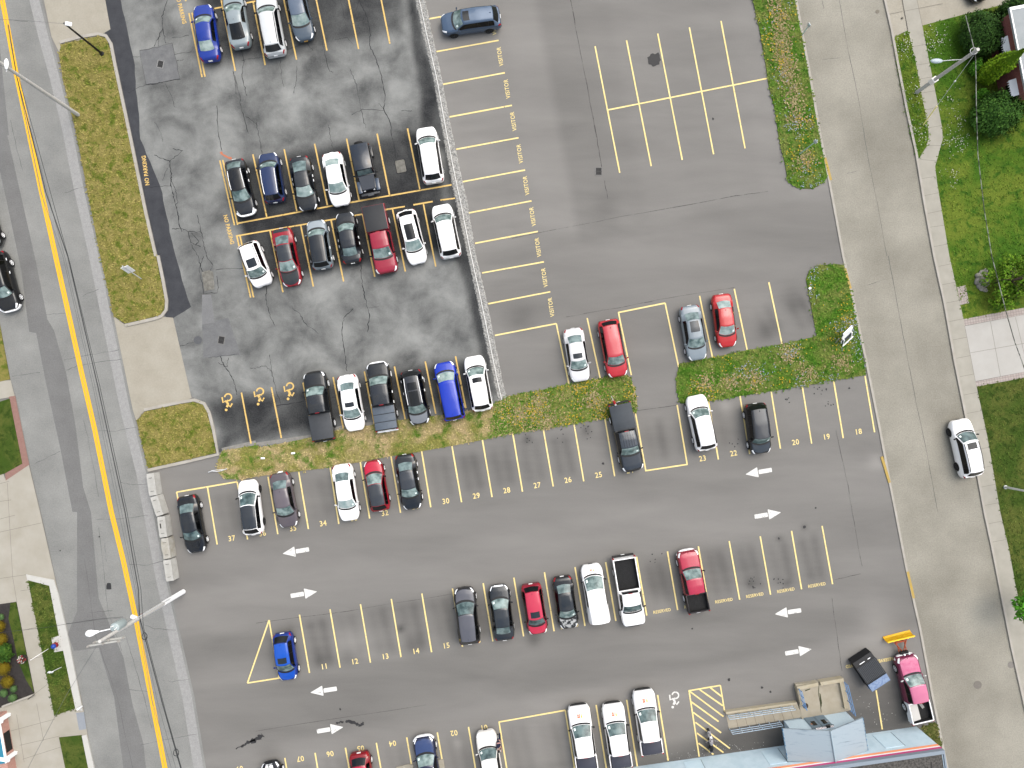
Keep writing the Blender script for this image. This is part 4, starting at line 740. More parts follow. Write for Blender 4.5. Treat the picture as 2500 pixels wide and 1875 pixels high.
def make_car(name, label, F, B, kind, col, roof=None, hood=None, rails=None, sunroof=None, handles=None, rim=None, glass_f=None, glass_r=None, metal=0.0, plate=None, pano=False, cover=None, bed=None, bumper=None, group=PARKED, cat=None, hoodmat=None, h=.62, emblem=False, mirror=None, dW=0, lamps=True, ribs=0, tails=None, sticker=True, fin=True, extra=None, Lmul=1.0, cargo=True, skew=None, **ov):
    P = dict(KIND[kind]); P.update(ov)
    f, r = G(F, h), G(B, h); d = f-r; L = d.length*Lmul; d.normalize(); c = (f+r)/2
    W = P['W']+dW; hw = W/2
    root = thing(name, label, cat or ('pickup truck' if kind == 'pickup' else 'van' if kind == 'van' else 'car'), (c.x, c.y, 0), math.atan2(-d.x, d.y), group)
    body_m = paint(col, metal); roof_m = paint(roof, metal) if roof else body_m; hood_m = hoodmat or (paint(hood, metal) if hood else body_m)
    cen = Vector((0, 0, .6)); t = lambda y: (L/2-y)/L; Y = lambda tt: L/2-tt*L
    def wid(y):
        a, e = L/2-y, y+L/2; k = 1.0
        if a < P['fr']: k = min(k, P['ff']+(1-P['ff'])*math.sqrt(max(0, 1-(1-a/P['fr'])**2)))
        if e < P['rr']: k = min(k, P['rf']+(1-P['rf'])*math.sqrt(max(0, 1-(1-e/P['rr'])**2)))
        waist = 1-.02*math.sin(PI*min(1, max(0, (t(y)-.22)/.55)))
        return hw*k*waist
    def zbot(y):
        e = min(L/2-y, y+L/2); return .22+.16*max(0, 1-e/.5)
    def surf(y, s):
        fx, fz = cross(s); zt = keyed(P['zt'], t(y)); zb = zbot(y); crown = .035*(1-(fx)**2)
        return Vector((math.copysign(1, s)*fx*wid(y), y, zb+fz*(zt-zb)+crown))
    yend = Y(P['t3']+.005) if kind == 'pickup' else -L/2
    # body shell
    ys = [L/2-a for a in (0, .012, .03, .06, .11, .18, .27, .38, .52, .7, .95)]; y = L/2-1.25
    while y > yend+1.0: ys.append(y); y -= .33
    ys += ([yend+a for a in (.95, .7, .52, .38, .27, .18, .11, .06, .03, .012, 0)] if kind != 'pickup' else [yend+.6, yend+.3, yend])
    ns = 26; b = MB(); P2 = [[surf(yy, -1+2*j/ns) for j in range(ns+1)] for yy in ys]
    b.add([p for row in P2 for p in row], [(i*(ns+1)+j, (i+1)*(ns+1)+j, (i+1)*(ns+1)+j+1, i*(ns+1)+j+1) for i in range(len(ys)-1) for j in range(ns)])
    b.f = [q[::-1] for q in b.f]
    m_ = ns+1; n_ = len(ys); b.f += [tuple(range(m_)), tuple(range((n_-1)*m_+ns, (n_-1)*m_-1, -1))]; b.m += [0, 0]
    # greenhouse (cabin) shell
    y0, y1, y2, y3 = (Y(P[k]) for k in ('t0', 't1', 't2', 't3')); zr = P['zr']; ym = (y1+y2)/2
    zb0, zb3 = keyed(P['zt'], P['t0'])-.02, keyed(P['zt'], P['t3'])-.02
    HW = [(0, P['w0']*hw), ((y0-y1)/(y0-y3), P['wr']*hw), ((y0-ym)/(y0-y3), P['wr']*hw*1.0), ((y0-y2)/(y0-y3), P['wr']*hw*.94), (1, P['w3']*hw)]
    ZR = [(0, zb0), ((y0-y1)/(y0-y3), zr-.05), ((y0-ym)/(y0-y3), zr), ((y0-y2)/(y0-y3), zr-.06), (1, zb3)]
    bw = 1.0 if kind != 'pickup' else .7
    BW = [(0, .24*bw), ((y0-y1)/(y0-y3), .12*bw), ((y0-ym)/(y0-y3), 0), ((y0-y2)/(y0-y3), -.06 if kind != 'pickup' else -.02), (1, -.13 if kind != 'pickup' else -.02)]
    def top(u, v, pad=0.0):
        crown = .045*(1-v*v)*min(1, 8*u, 8*(1-u)); drop = .05*max(0, (abs(v)-.9)/.1)*min(1, 8*u, 8*(1-u))
        return Vector((v*keyed(HW, u), y0+(y3-y0)*u+keyed(BW, u)*(1-v*v), keyed(ZR, u)+crown-drop))
    def base(u, sg):
        yy = y0+(y3-y0)*u; zz = keyed(P['zt'], t(yy)); return Vector((sg*wid(yy)*.945, yy, zz-.05))
    U1, UM, U2 = ((y0-q)/(y0-y3) for q in (y1, ym, y2))
    us = sorted({0, U1*.33, U1*.66, U1, U1+(UM-U1)*.3, U1+(UM-U1)*.65, UM, UM+(U2-UM)*.5, U2, U2+(1-U2)*.4, U2+(1-U2)*.75, 1}); us = sorted(set(us)|{(a_+b_)/2 for a_, b_ in zip(us, us[1:])}); vv = [-1, -.94, -.7, -.35, 0, .35, .7, .94, 1]
    o = len(b.v); nv = len(vv); b.v += [tuple(top(u, v)) for u in us for v in vv]
    for i in range(len(us)-1):
        for j in range(nv-1):
            a = o+i*nv+j; b.f.append((a, a+nv, a+nv+1, a+1)[::1]); b.m.append(1 if us[i] >= U1-1e-6 and us[i+1] <= U2+1e-6 else 0)
    for sg in (-1, 1):
        o2 = len(b.v); b.v += [tuple(base(u, sg)) for u in us]
        for i in range(len(us)-1):
            e = o+i*nv+(0 if sg < 0 else nv-1); q = (e, e+nv, o2+i+1, o2+i); b.f.append(q[::-1] if sg < 0 else q); b.m.append(0)
    if kind == 'pickup':   # rear wall of the cab
        pass
    body = b.build('body', [body_m, roof_m], root, 38)
    # hood, cowl, panes
    def sym(fn): return lambda u, v: fn(u, 2*v-1)
    def hoodpt(u, v):
        ya = L/2-.10-.22*v*v; yb = y0+keyed(BW, 0)*(1-v*v)+.14; return surf(ya+(yb-ya)*u, v*.395)
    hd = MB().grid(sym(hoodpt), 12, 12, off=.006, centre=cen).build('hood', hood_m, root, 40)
    MB().grid(sym(lambda u, v: surf(y0+keyed(BW, 0)*(1-v*v)+.13-.15*u, v*.42)), 3, 12, off=.009, centre=cen).build('cowl', M_BK, root)
    if emblem: hood_emblem(hd, hoodpt, cen)
    gf = glass_f or M_WS
    ws = MB().grid(sym(lambda u, v: top(U1*(.05+.9*u), v*.93)), 6, 10, off=.007, centre=cen).build('windshield', gf, root, 60)
    if sticker and R.random() < .6: MB().grid(lambda u, v: top(U1*(.18+.2*u), -.82+.2*v), 1, 2, off=.012, centre=cen).build('sticker', M_STK, ws)
    MB().grid(sym(lambda u, v: top(U2+(1-U2)*((.1 if kind != 'pickup' else .2)+.78*u), v*.9)), 4, 8, off=.007, centre=cen).build('rear_window', glass_r or (M_BG if kind in ('suv', 'van', 'hatch', 'pickup') else M_RW), root, 60)
    def side(u, q, sg): return base(u, sg).lerp(top(u, sg*1.0), q)
    ua, ub = (y0-(y0-.12))/(y0-y3), 1-.05
    split = (y0-(y1+y2)/2-.05)/(y0-y3) if kind != 'pickup' else .58
    if kind in ('suv', 'van', 'hatch'): wins = [(ua, split-.006), (split+.006, (split+U2)/2+.066), ((split+U2)/2+.078, U2+.03)]
    else: wins = [(ua, split-.006), (split+.006, min(.93, U2+.05) if kind != 'pickup' else .93)]
    if kind == 'van' and not cargo: wins = wins[:1]
    for sg in (-1, 1):
        if kind in ('suv', 'hatch') or cargo: MB().grid(lambda u, q: side(ua+(wins[-1][1]-ua)*u, .13+.80*q, sg), 12, 3, off=.016, centre=cen).build('window_trim', M_BK, root, 60)
        for wa, wb in wins:
            MB().grid(lambda u, q: side(wa+(wb-wa)*u, .16+.74*q, sg), 8, 3, off=.024, centre=cen).build('side_window', M_SG, root, 60)
    # lamps
    if lamps:
        for sg in (-1, 1):
            MB().grid(lambda u, v: surf(L/2-.035-.40*u*(1-.25*v)-.06*v, sg*(.40+.17*v+.03*u)), 5, 4, off=.01, centre=cen).build('headlight', M_HL, root, 60)
    if kind != 'pickup':
        for sg in (-1, 1):
            if kind in ('suv', 'van', 'hatch'): fn = lambda u, v: surf(-L/2+.03+.26*u, sg*(.46+.15*v))
            else: fn = lambda u, v: surf(-L/2+.03+.26*u, sg*(.40+.17*v))
            MB().grid(fn, 4, 4, off=.01, centre=cen).build('taillight', M_TL, root, 60)
    # wheels
    rim_m = rim or M_RIM; wr_ = .40 if kind == 'pickup' else .36 if kind in ('suv', 'van') else .33
    tm, rm = wheel_mesh(wr_, .24, rim_m); ax = ((.185, .775) if kind == 'pickup' else (.19, .79))
    for tt in ax:
        for sg in (-1, 1):
            arch = MB()
            wo = attach(tm, 'wheel', root); wo.location = (sg*(hw-.095), Y(tt), wr_); wo.rotation_euler = (0, 0, 0 if sg > 0 else PI)
            attach(rm, 'rim', wo)
            x0 = sg*(hw*.985); ring = []
            for i in range(13):
                a = PI*i/12; ring.append((x0+sg*.018, Y(tt)+(wr_+.07)*math.cos(a), wr_+(wr_+.07)*math.sin(a)*.95))
            o3 = len(arch.v); inn = [(p[0]+sg*.004, Y(tt)+(p[1]-Y(tt))*.8, wr_+(p[2]-wr_)*.8) for p in ring]
            arch.v += ring+inn; q = [(o3+i, o3+i+1, o3+14+i, o3+13+i) for i in range(12)]; arch.f += [x if sg > 0 else x[::-1] for x in q]; arch.m += [0]*12
            arch.build('wheel_arch_trim', M_BK, root)
    # mirrors
    for sg in (-1, 1):
        b = MB(); ymr = y0-.22; xm = wid(ymr)*.97
        b.box((sg*(xm+.10), ymr, P['belt']+.06), (.2, .11, .15), rz=sg*-.25, bev=.035); b.box((sg*(xm+.0), ymr+.02, P['belt']+.03), (.12, .05, .05)); b.build('mirror', paint(mirror) if mirror else (body_m if kind != 'pickup' else M_BK), root, 50)
    if handles:
        for sg in (-1, 1):
            for yy in (ym+.12, y2+.25 if kind != 'pickup' else ym-.75):
                p = surf(yy, sg*.62); MB().box((sg*(abs(p.x)+.02), yy, p.z), (.07, .22, .05), bev=.015).build('door_handle', handles, root)
    if rails:
        for sg in (-1, 1):
            b = MB(); n7 = 8; ln = [top(U1+.02+(U2-U1-.04)*i/n7, sg*.93)+Vector((0, 0, .06 if 0 < i < n7 else .01)) for i in range(n7+1)]; b.pipe(ln, .028, 6); b.build('roof_rail', rails, root, 60)
    if sunroof:
        a, e = sunroof if isinstance(sunroof, tuple) else (.12, .34)
        MB().grid(sym(lambda u, v: top(U1+(U2-U1)*(a+(e-a)*u), v*.62)), 4, 6, off=.008, centre=cen).build('sunroof', M_SR if not pano else M_BG, root, 60)
    if fin and kind != 'pickup':
        p = top(U2-.06, 0); MB().add([(-.02, p.y+.09, p.z-.01), (.02, p.y+.09, p.z-.01), (.025, p.y-.09, p.z-.02), (-.025, p.y-.09, p.z-.02), (0, p.y-.08, p.z+.09)], [(0, 1, 4), (1, 2, 4), (2, 3, 4), (3, 0, 4)]).build('antenna', roof_m if roof else body_m, root)
    if ribs:
        for k in range(ribs):
            v0 = -.6+1.2*k/(ribs-1); MB().grid(lambda u, v: top(U1+.03+(U2-U1-.05)*u, v0-.03+.06*v)+Vector((0, 0, .012*(1 if 0 < v < 1 else 0))), 4, 2, off=.003, centre=cen).build('roof_rib', body_m, root) if False else None
    if kind != 'pickup':
        pr = surf(-L/2+.004, 0); MB().box((0, -L/2-.012, .74 if kind in ('suv', 'van', 'hatch') else .7), (.34, .03, .16)).build('license_plate', plate or M_PL, root)
        b = MB(); n5 = 12; b.grid(lambda u, v: surf(-L/2+.02+.16*u+.0*v, -.7+1.4*v)-Vector((0, .02, .16)), 1, n5, off=.012, centre=cen); b.build('rear_bumper', body_m if kind in ('sedan', 'coupe') else M_BK, root, 50)
    b = MB(); b.grid(lambda u, v: Vector((-.55+1.1*v, L/2+.006-.05*(2*v-1)**2, .36+.2*u)), 2, 8); b.build('grille', M_BK, root)
    if bumper is not None or kind == 'pickup':
        b = MB(); N_ = 14; ln = []
        for i in range(N_+1):
            v = -1+2*i/N_; ln.append(Vector((v*hw*.93, L/2+.05-.36*abs(v)**4.0)))
        b.wall(ln, .13, .48, .68); b.build('front_bumper', bumper or M_BK, root, 50)
    # ---------------- pick-up bed
    if kind == 'pickup':
        ya, yb = yend-.02, -L/2+.08; zs = P.get('zbed', 1.25); b = MB(); th = .09; bw_ = hw*.965
        for sg in (-1, 1): b.box((sg*(bw_-th/2), (ya+yb)/2, (.5+zs)/2), (th, ya-yb, zs-.5), bev=.02, mi=0)
        b.box((0, yb+.04, (.55+zs)/2), (2*bw_-2*th-.004, .08, zs-.55), mi=0); b.box((0, ya-.04, (.55+zs)/2), (2*bw_-2*th-.004, .07, zs-.55), mi=0)
        bedo = b.build('bed', bed or body_m, root, 40)
        b = MB(); b.box((0, (ya+yb)/2, .78), (2*bw_-2*th-.01, ya-yb-.16, .06), mi=0)
        for k in range(9): b.box((-.6+1.2*k/8, (ya+yb)/2, .82), (.06, ya-yb-.2, .03))
        for sg in (-1, 1): b.box((sg*(bw_-th-.012), (ya+yb)/2, 1.0), (.018, ya-yb-.16, .44))
        b.box((0, yb+.092, 1.0), (2*bw_-2*th-.05, .018, .44)); b.box((0, ya-.088, 1.0), (2*bw_-2*th-.05, .018, .44))
        b.build('bed_liner', M_LINER, bedo)
        if cover:
            m2, np_ = cover; b = MB(); Lb = (ya-yb)-.04
            for k in range(np_):
                yy = ya-.02-Lb*(k+.5)/np_; b.box((0, yy, zs+.022), (2*bw_-P.get('cin', .06), Lb/np_-(.05 if np_ > 1 else 0), .05), bev=.018)
            if np_ > 1: b.box((0, (ya+yb)/2, zs-.01), (2*bw_-.12, Lb-.02, .02), mi=1)
            b.build('bed_cover', [m2, M_BK], root, 40)
        for sg in (-1, 1):
            MB().box((sg*(bw_-.06), yb-.045, 1.0), (.14, .09, .42), bev=.02).build('taillight', M_TL, root); 
        b = MB(); b.box((0, yb-.13, .62), (2*bw_-.1, .16, .16), bev=.03); b.build('rear_bumper', bumper or M_BK, root)
        MB().box((0, yb-.222, .64), (.32, .02, .12)).build('license_plate', M_PL, root)
        MB().box((0, y2-.03, zr-.10), (.36, .1, .04)).build('brake_light', M_TL, root)
        b = MB(); b.box((0, y3-.01, .95), (2*bw_*.93, .05, .55)); b.build('cab_back', body_m, root)
    root['_len'] = L; root['_y'] = (y0, y1, y2, y3, yend); del root['_len']; del root['_y']
    if extra: extra(root, dict(L=L, hw=hw, y0=y0, y1=y1, y2=y2, y3=y3, yend=yend, top=top, surf=surf, U1=U1, U2=U2, cen=cen, P=P, body_m=body_m))
    return root
EM_O, EM_Y, EM_G = mat('emblem_orange', (.48, .16, .09), rough=.5), mat('emblem_yellow', (.56, .36, .03), rough=.5), mat('emblem_grey', (.36, .33, .32), rough=.5)
def hood_emblem(parent, fn, cen):
    b = MB(); C_ = lambda u0, u1, v0, v1, mi, sh=0.0: b.grid(lambda u, v: fn(.36+.34*(u0+(u1-u0)*u), (-.42+.84*(v0+(v1-v0)*v)+sh*(.5-u))*.6), 2, 3, mi=mi, off=.007, centre=cen)
    C_(0.05, .52, .04, .32, 0); C_(.56, .95, .02, .34, 0); C_(.02, .95, .36, .62, 0, .12)
    C_(.1, .38, .8, .92, 1); C_(.4, .95, .74, .98, 1); 
    for k in range(7): C_(1.15, 1.3, .1+.125*k, .19+.125*k, 2)
    b.build('hood_emblem', [EM_O, EM_Y, EM_G], parent)

WHITE, SILV, BLK, NAVY = (250, 250, 250), (176, 186, 192), (30, 34, 39), (44, 60, 100)
SR_, BR = M_CH, M_BK
# --- weathered car park, first row
make_car('parked_sedan', 'royal blue sedan at the west end of the northernmost row', T(0, 0, 1312, 32), T(0, 0, 1368, 398), 'sedan', (22, 62, 176), glass_r=M_WSP, t2=.68, t3=.85)
make_car('parked_coupe', 'silver fastback coupe with a dark glass hatch beside the royal blue sedan', T(0, 0, 1500, -48), T(0, 0, 1568, 312), 'coupe', (172, 186, 192), glass_r=M_BG, rim=M_RIM, mirror=(40, 40, 42), t2=.58, t3=.90)
make_car('parked_suv', 'pale silver three-panel-roof SUV with black roof rails in the northernmost row', T(1, 0, 62, -20), T(1, 0, 132, 365), 'suv', (212, 216, 218), rails=M_BK, mirror=(30, 30, 32))
make_car('parked_sedan', 'slate blue-grey sedan nosed toward the aisle with a yellow front plate', T(1, 0, 322, 262), T(1, 0, 240, -95), 'sedan', (92, 108, 124), roof=(112, 128, 150), extra=lambda r_, q: MB().box((0, q['L']/2+.03, .5), (.34, .03, .14)).build('license_plate', M_PLY, r_), glass_f=M_WSP)
# --- second row
make_car('parked_hatchback', 'black hatchback with a black glass roof and bright silver roof edges', T(0, 0, 1602, 1392), T(0, 0, 1520, 1038), 'hatch', (40, 45, 52), roof=(14, 14, 16), rails=M_CH, handles=M_CH, t2=.78, t3=.93, bumper=M_CH, glass_r=M_RW)
make_car('parked_suv', 'dark blue SUV with short silver roof rails parked nose toward the aisle', T(1, 0, 78, 995), T(1, 0, 130, 1315), 'suv', (42, 62, 108), rails=M_CH, dW=-.06)
make_car('parked_sedan', 'charcoal fastback sedan with a grey roof between the dark blue SUV and the white sedan', T(1, 0, 345, 1365), T(1, 0, 280, 1018), 'coupe', (36, 41, 46), roof=(58, 62, 66), handles=M_CH, glass_f=M_WSP)
make_car('parked_sedan', 'white sedan with pale green windows beside the black off-roader', T(1, 0, 555, 1333), T(1, 0, 490, 993), 'sedan', WHITE, glass_r=M_WSP, glass_f=M_WSP, handles=None)
make_car('parked_suv', 'white SUV parked alone next to the gravel divider, nose to the north', T(1, 0, 1098, 828), T(1, 0, 1155, 1187), 'suv', WHITE)
# --- third row
make_car('parked_suv', 'white SUV with a grey sunroof at the west end of the third row', T(0, 1, U+52, 193), T(0, 1, 1606, -82), 'suv', WHITE, rails=M_BK, sunroof=(.08, .42))
make_car('parked_sedan', 'red sedan with a dark grey roof and hood', T(1, 1, 240, 195), T(1, 0, 165, 1482), 'coupe', (178, 22, 44), roof=(60, 66, 72), hood=(50, 56, 60), t2=.68, t3=.86, extra=lambda r_, q: MB().grid(lambda u, v: q['surf'](-q['L']/2+.1+.3*u, (v*2-1)*.38), 3, 6, off=.007, centre=q['cen']).build('trunk_lid', paint((50, 56, 60)), r_, 40))
make_car('parked_suv', 'SUV with a pale blue-grey hood and a black roof', T(1, 0, 388, 1430), T(1, 1, 440, 85), 'suv', (152, 166, 176), roof=(40, 45, 51), handles=M_CH, hood=(184, 196, 204), dW=-.06)
make_car('parked_sedan', 'dark charcoal sedan with red rear corner lamps beside the red pickup', T(1, 0, 572, 1378), T(1, 1, 630, 48), 'sedan', (34, 38, 44), roof=(46, 51, 58), handles=M_CH)
make_car('parked_pickup', 'red pickup truck with a tall black bed cap', T(1, 1, 852, 110), T(1, 0, 765, 1340), 'pickup', (186, 42, 70), t0=.235, t1=.36, t2=.58, t3=.6, h=.8, cover=(mat('black_cap', A(56, 58, 62), rough=.7, noise=(1.5, .3, .7), base2=A(64, 66, 70)), 1), zbed=1.62, handles=M_BK)
make_car('parked_suv', 'white crossover with a long black panoramic roof', T(1, 1, 1055, 50), T(1, 0, 968, 1365), 'hatch', WHITE, sunroof=(.04, .66), pano=True, rails=M_CH, t2=.84, zr=1.6, glass_f=M_WSP)
make_car('parked_suv', 'white SUV with red rear lamps at the divider end of the third row', T(1, 0, 1198, 1328), T(1, 1, 1268, 12), 'suv', WHITE)
# --- fourth row
make_car('parked_pickup', 'black pickup truck with a flat grey bed cover overhanging the grass', T(1, 1, 378, 755), T(1, 1, 448, 1190), 'pickup', (34, 38, 42), roof=(48, 52, 57), cover=(M_TON, 1), t0=.23, t1=.35, t2=.585, t3=.605, glass_f=M_WS)
make_car('parked_sedan', 'white sedan with a sunroof between two black pickup trucks', T(1, 1, 648, 1132), T(1, 1, 588, 772), 'sedan', WHITE, sunroof=(.12, .36), t2=.71, t3=.86)
make_car('parked_pickup', 'black pickup truck with a three-panel blue-grey folding bed cover', T(1, 1, 785, 693), T(1, 1, 855, 1128), 'pickup', (32, 36, 40), roof=(48, 53, 60), cover=(mat('fold_cover', A(104, 116, 130), rough=.6, noise=(3, .3, .7), base2=A(114, 126, 140)), 3), bumper=M_CH, handles=M_CH, t0=.22, t1=.335, t2=.61, t3=.63)
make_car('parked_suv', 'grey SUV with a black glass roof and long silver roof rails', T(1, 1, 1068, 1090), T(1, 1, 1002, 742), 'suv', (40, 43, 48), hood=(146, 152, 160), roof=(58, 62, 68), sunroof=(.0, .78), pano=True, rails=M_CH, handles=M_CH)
make_car('parked_minivan', 'bright cobalt blue minivan with pale headlamps backed onto the grass', T(1, 1, 1215, 688), T(1, 1, 1290, 1062), 'van', (12, 62, 214), cat='minivan', zr=1.72, wr=.74, t0=.21, t1=.35, t2=.92, t3=.965, glass_f=M_WSP)
make_car('parked_suv', 'white SUV with a square black sunroof and rear rack beside the end of the divider', T(1, 1, 1408, 648), T(1, 1, 1472, 1002), 'suv', WHITE, sunroof=(.08, .24), pano=True, rails=M_CH)
# --- visitor side and the two rows around the verges
make_car('parked_suv', 'blue-grey SUV parked sideways in the first visitor stall', T(1, 0, 1200, 165), T(1, 0, 1583, 112), 'suv', (92, 116, 146), sunroof=(.04, .24), pano=True, rim=M_RIMD, t2=.86, t3=.95, zr=1.66, metal=.25)
make_car('parked_sedan', 'pearl white sedan with a small sunroof above the west verge', T(2, 1, 447, 812), T(2, 1, 392, 470), 'sedan', (228, 228, 230), sunroof=(.12, .4))
make_car('parked_suv', 'red SUV beside the pearl white sedan', T(2, 1, 688, 783), T(2, 1, 618, 415), 'suv', (222, 44, 58), roof=(230, 80, 90), lamps=True, zr=1.64)
make_car('parked_sedan', 'silver-blue sedan with a dark glass roof', T(2, 1, 1205, 674), T(2, 1, 1145, 322), 'sedan', (160, 174, 184), sunroof=(.35, .98), glass_r=M_RW)
make_car('parked_sedan', 'older bright red sedan beside the silver-blue sedan', T(2, 1, 1398, 590), T(2, 1, 1352, 248), 'sedan', (222, 40, 44), roof=(232, 74, 74), glass_f=M_WSP, glass_r=M_WSP, W=1.78)
make_car('parked_suv', 'white SUV parked nose against the bent verge above the number 23', T(2, 1, 1185, 903), T(2, 1, 1262, 1256), 'suv', WHITE, t0=.28, t1=.4)
make_car('parked_suv', 'boxy black SUV with a ribbed roof near the number 20', (1250+1612/2.6544, 625+1280/2.6544), (1250+1570/2.6544, 625+955/2.6544), 'suv', (28, 32, 37), roof=(50, 56, 64), t1=.34, t0=.26, wr=.76, zr=1.72, rails=M_BK, hood=(60, 70, 80))
make_car('moving_suv', 'white SUV with a black sunroof halfway on the sidewalk of the side street', T(3, 1, 1236, 1060), T(3, 1, 1318, 1430), 'suv', (252, 252, 254), sunroof=(.06, .26), pano=True, rails=M_BK, rim=M_RIMD, mirror=(20, 20, 22), group='cars on the streets', glass_f=M_WSD)
# --- stalls 31 to 37
make_car('parked_sedan', 'black sedan in the westernmost stall by the concrete barriers', T(0, 2, 1280, 262), T(0, 1, 1213, 1552), 'sedan', (26, 30, 36), roof=(42, 48, 55), glass_f=M_WSD, glass_r=M_RW)
make_car('parked_hatchback', 'white hatchback with a black roof covering the number 36', T(0, 1, 1604, 1452), T(0, 2, 1648, 145), 'hatch', WHITE, roof=(56, 63, 72), glass_f=M_WSD, rim=M_RIMD, mirror=(24, 24, 26), t0=.26, t1=.46)
make_car('parked_sedan', 'mauve-grey sedan with red tail lamps covering the number 35', T(1, 2, 218, 97), T(1, 1, 152, 1404), 'sedan', (112, 104, 110), roof=(124, 116, 124), extra=lambda r_, q: MB().box((-.1, -q['L']/2-.05, .62), (.4, .1, .05)).build('bumper_plate', M_PL, r_))
make_car('parked_sedan', 'white sedan with a folded silver sunshade in its windshield', T(1, 2, 612, 55), T(1, 1, 555, 1350), 'sedan', WHITE, glass_f=glass('sunshade_glass', A(176, 206, 206), A(226, 240, 238)))
make_car('parked_hatchback', 'red hatchback with a grey-black roof above the number 32', T(1, 1, 752, 1325), T(1, 1, 812, 1650), 'hatch', (176, 16, 42), hood=(226, 28, 70), roof=(64, 70, 78), mirror=(22, 22, 24), t0=.29, t1=.47, W=1.76)
make_car('parked_sedan', 'black sedan with twin hood vents at the end of the row of stall 32', T(1, 1, 1018, 1640), T(1, 1, 962, 1285), 'sedan', (36, 41, 47), roof=(66, 72, 80), handles=M_CH, extra=lambda r_, q: [MB().grid(lambda u, v: q['surf'](q['L']/2-.95-.14*u, sx*.14+.09*(v-.5)), 2, 3, off=.014, centre=q['cen']).build('hood_vent', M_BK, r_) for sx in (-1.1, 1.1)])
# --- middle island rows of the lower car park
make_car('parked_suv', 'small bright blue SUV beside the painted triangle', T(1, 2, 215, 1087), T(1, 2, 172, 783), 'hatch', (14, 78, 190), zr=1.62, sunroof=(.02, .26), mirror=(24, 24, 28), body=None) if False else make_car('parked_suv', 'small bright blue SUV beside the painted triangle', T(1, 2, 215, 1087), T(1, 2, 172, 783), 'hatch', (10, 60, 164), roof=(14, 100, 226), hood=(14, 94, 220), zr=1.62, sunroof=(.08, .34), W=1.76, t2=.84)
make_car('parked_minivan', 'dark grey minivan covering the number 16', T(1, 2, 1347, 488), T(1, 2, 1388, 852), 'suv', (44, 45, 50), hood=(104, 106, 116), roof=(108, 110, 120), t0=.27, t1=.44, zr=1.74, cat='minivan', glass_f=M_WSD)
make_car('parked_sedan', 'blue-black sedan with bright front lamps beside the dark grey minivan', T(1, 2, 1570, 472), T(1, 2, 1612, 828), 'sedan', (36, 43, 50), roof=(54, 61, 68), bumper=None, extra=lambda r_, q: MB().grid(lambda u, v: q['surf'](q['L']/2-.02-.1*u, (v*2-1)*.3), 2, 8, off=.012, centre=q['cen']).build('front_trim', M_CH, r_, 50))
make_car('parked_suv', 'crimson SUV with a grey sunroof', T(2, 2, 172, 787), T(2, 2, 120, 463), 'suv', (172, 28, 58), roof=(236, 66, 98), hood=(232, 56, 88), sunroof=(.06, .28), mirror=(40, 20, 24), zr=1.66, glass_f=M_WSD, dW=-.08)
def worn_hood():
    return mat('peeling_hood', A(44, 47, 50), rough=.5, noise=(3.2, .47, .53, 5), base2=A(216, 218, 218))
make_car('parked_sedan', 'black sedan with peeling white patches on its hood', T(2, 2, 372, 754), T(2, 2, 322, 415), 'sedan', (34, 37, 40), roof=(52, 57, 62), hoodmat=worn_hood(), sunroof=(.25, .85), W=1.78)
make_car('parked_van', 'white work van with an orange and yellow hood emblem in a reserved stall', T(2, 2, 508, 338), T(2, 2, 570, 716), 'van', WHITE, emblem=True, cargo=False, wr=.8, zr=1.78, t0=.21, t1=.4, mirror=(22, 22, 24), group='white company vehicles')
make_car('parked_pickup', 'white pickup truck with an open black bed in a reserved stall', T(2, 2, 792, 730), T(2, 2, 718, 285), 'pickup', WHITE, t0=.24, t1=.35, t2=.5, t3=.52, glass_f=M_WSD, W=2.06)
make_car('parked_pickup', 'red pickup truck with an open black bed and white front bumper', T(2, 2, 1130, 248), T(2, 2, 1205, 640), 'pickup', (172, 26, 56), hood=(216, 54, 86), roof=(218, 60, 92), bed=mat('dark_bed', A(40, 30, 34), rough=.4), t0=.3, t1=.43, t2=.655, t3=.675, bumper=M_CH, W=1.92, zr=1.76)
CO = 'white company vehicles'
kw = dict(emblem=True, cover=(mat('slate_cover', A(70, 74, 90), rough=.7, noise=(1.5, .3, .7), base2=A(78, 82, 98)), 1), t0=.285, t1=.435, t2=.735, t3=.755, group=CO, W=1.98, cin=.3, zr=1.8, zbed=1.18, glass_f=M_WSD)
p1 = make_car('company_pickup', 'white company pickup truck next to the access symbol, farthest forward of the three', T(2, 2, 846, 1150), T(2, 2, 905, 1556), 'pickup', WHITE, **kw)
note_children()
for lb, q1, q2 in (('middle one of the three white company pickup trucks', T(2, 2, 648, 1237), T(2, 2, 707, 1643)), ('white company pickup truck by the amber line, leftmost of the three', T(2, 2, 427, 1250), T(2, 2, 486, 1656))):
    f, r_ = G(q1, .62), G(q2, .62); c = (f+r_)/2; d = f-r_; o = copy_tree(p1); o.location = (c.x, c.y, 0); o.rotation_euler = (0, 0, math.atan2(-d.x, d.y)); o['label'] = lb
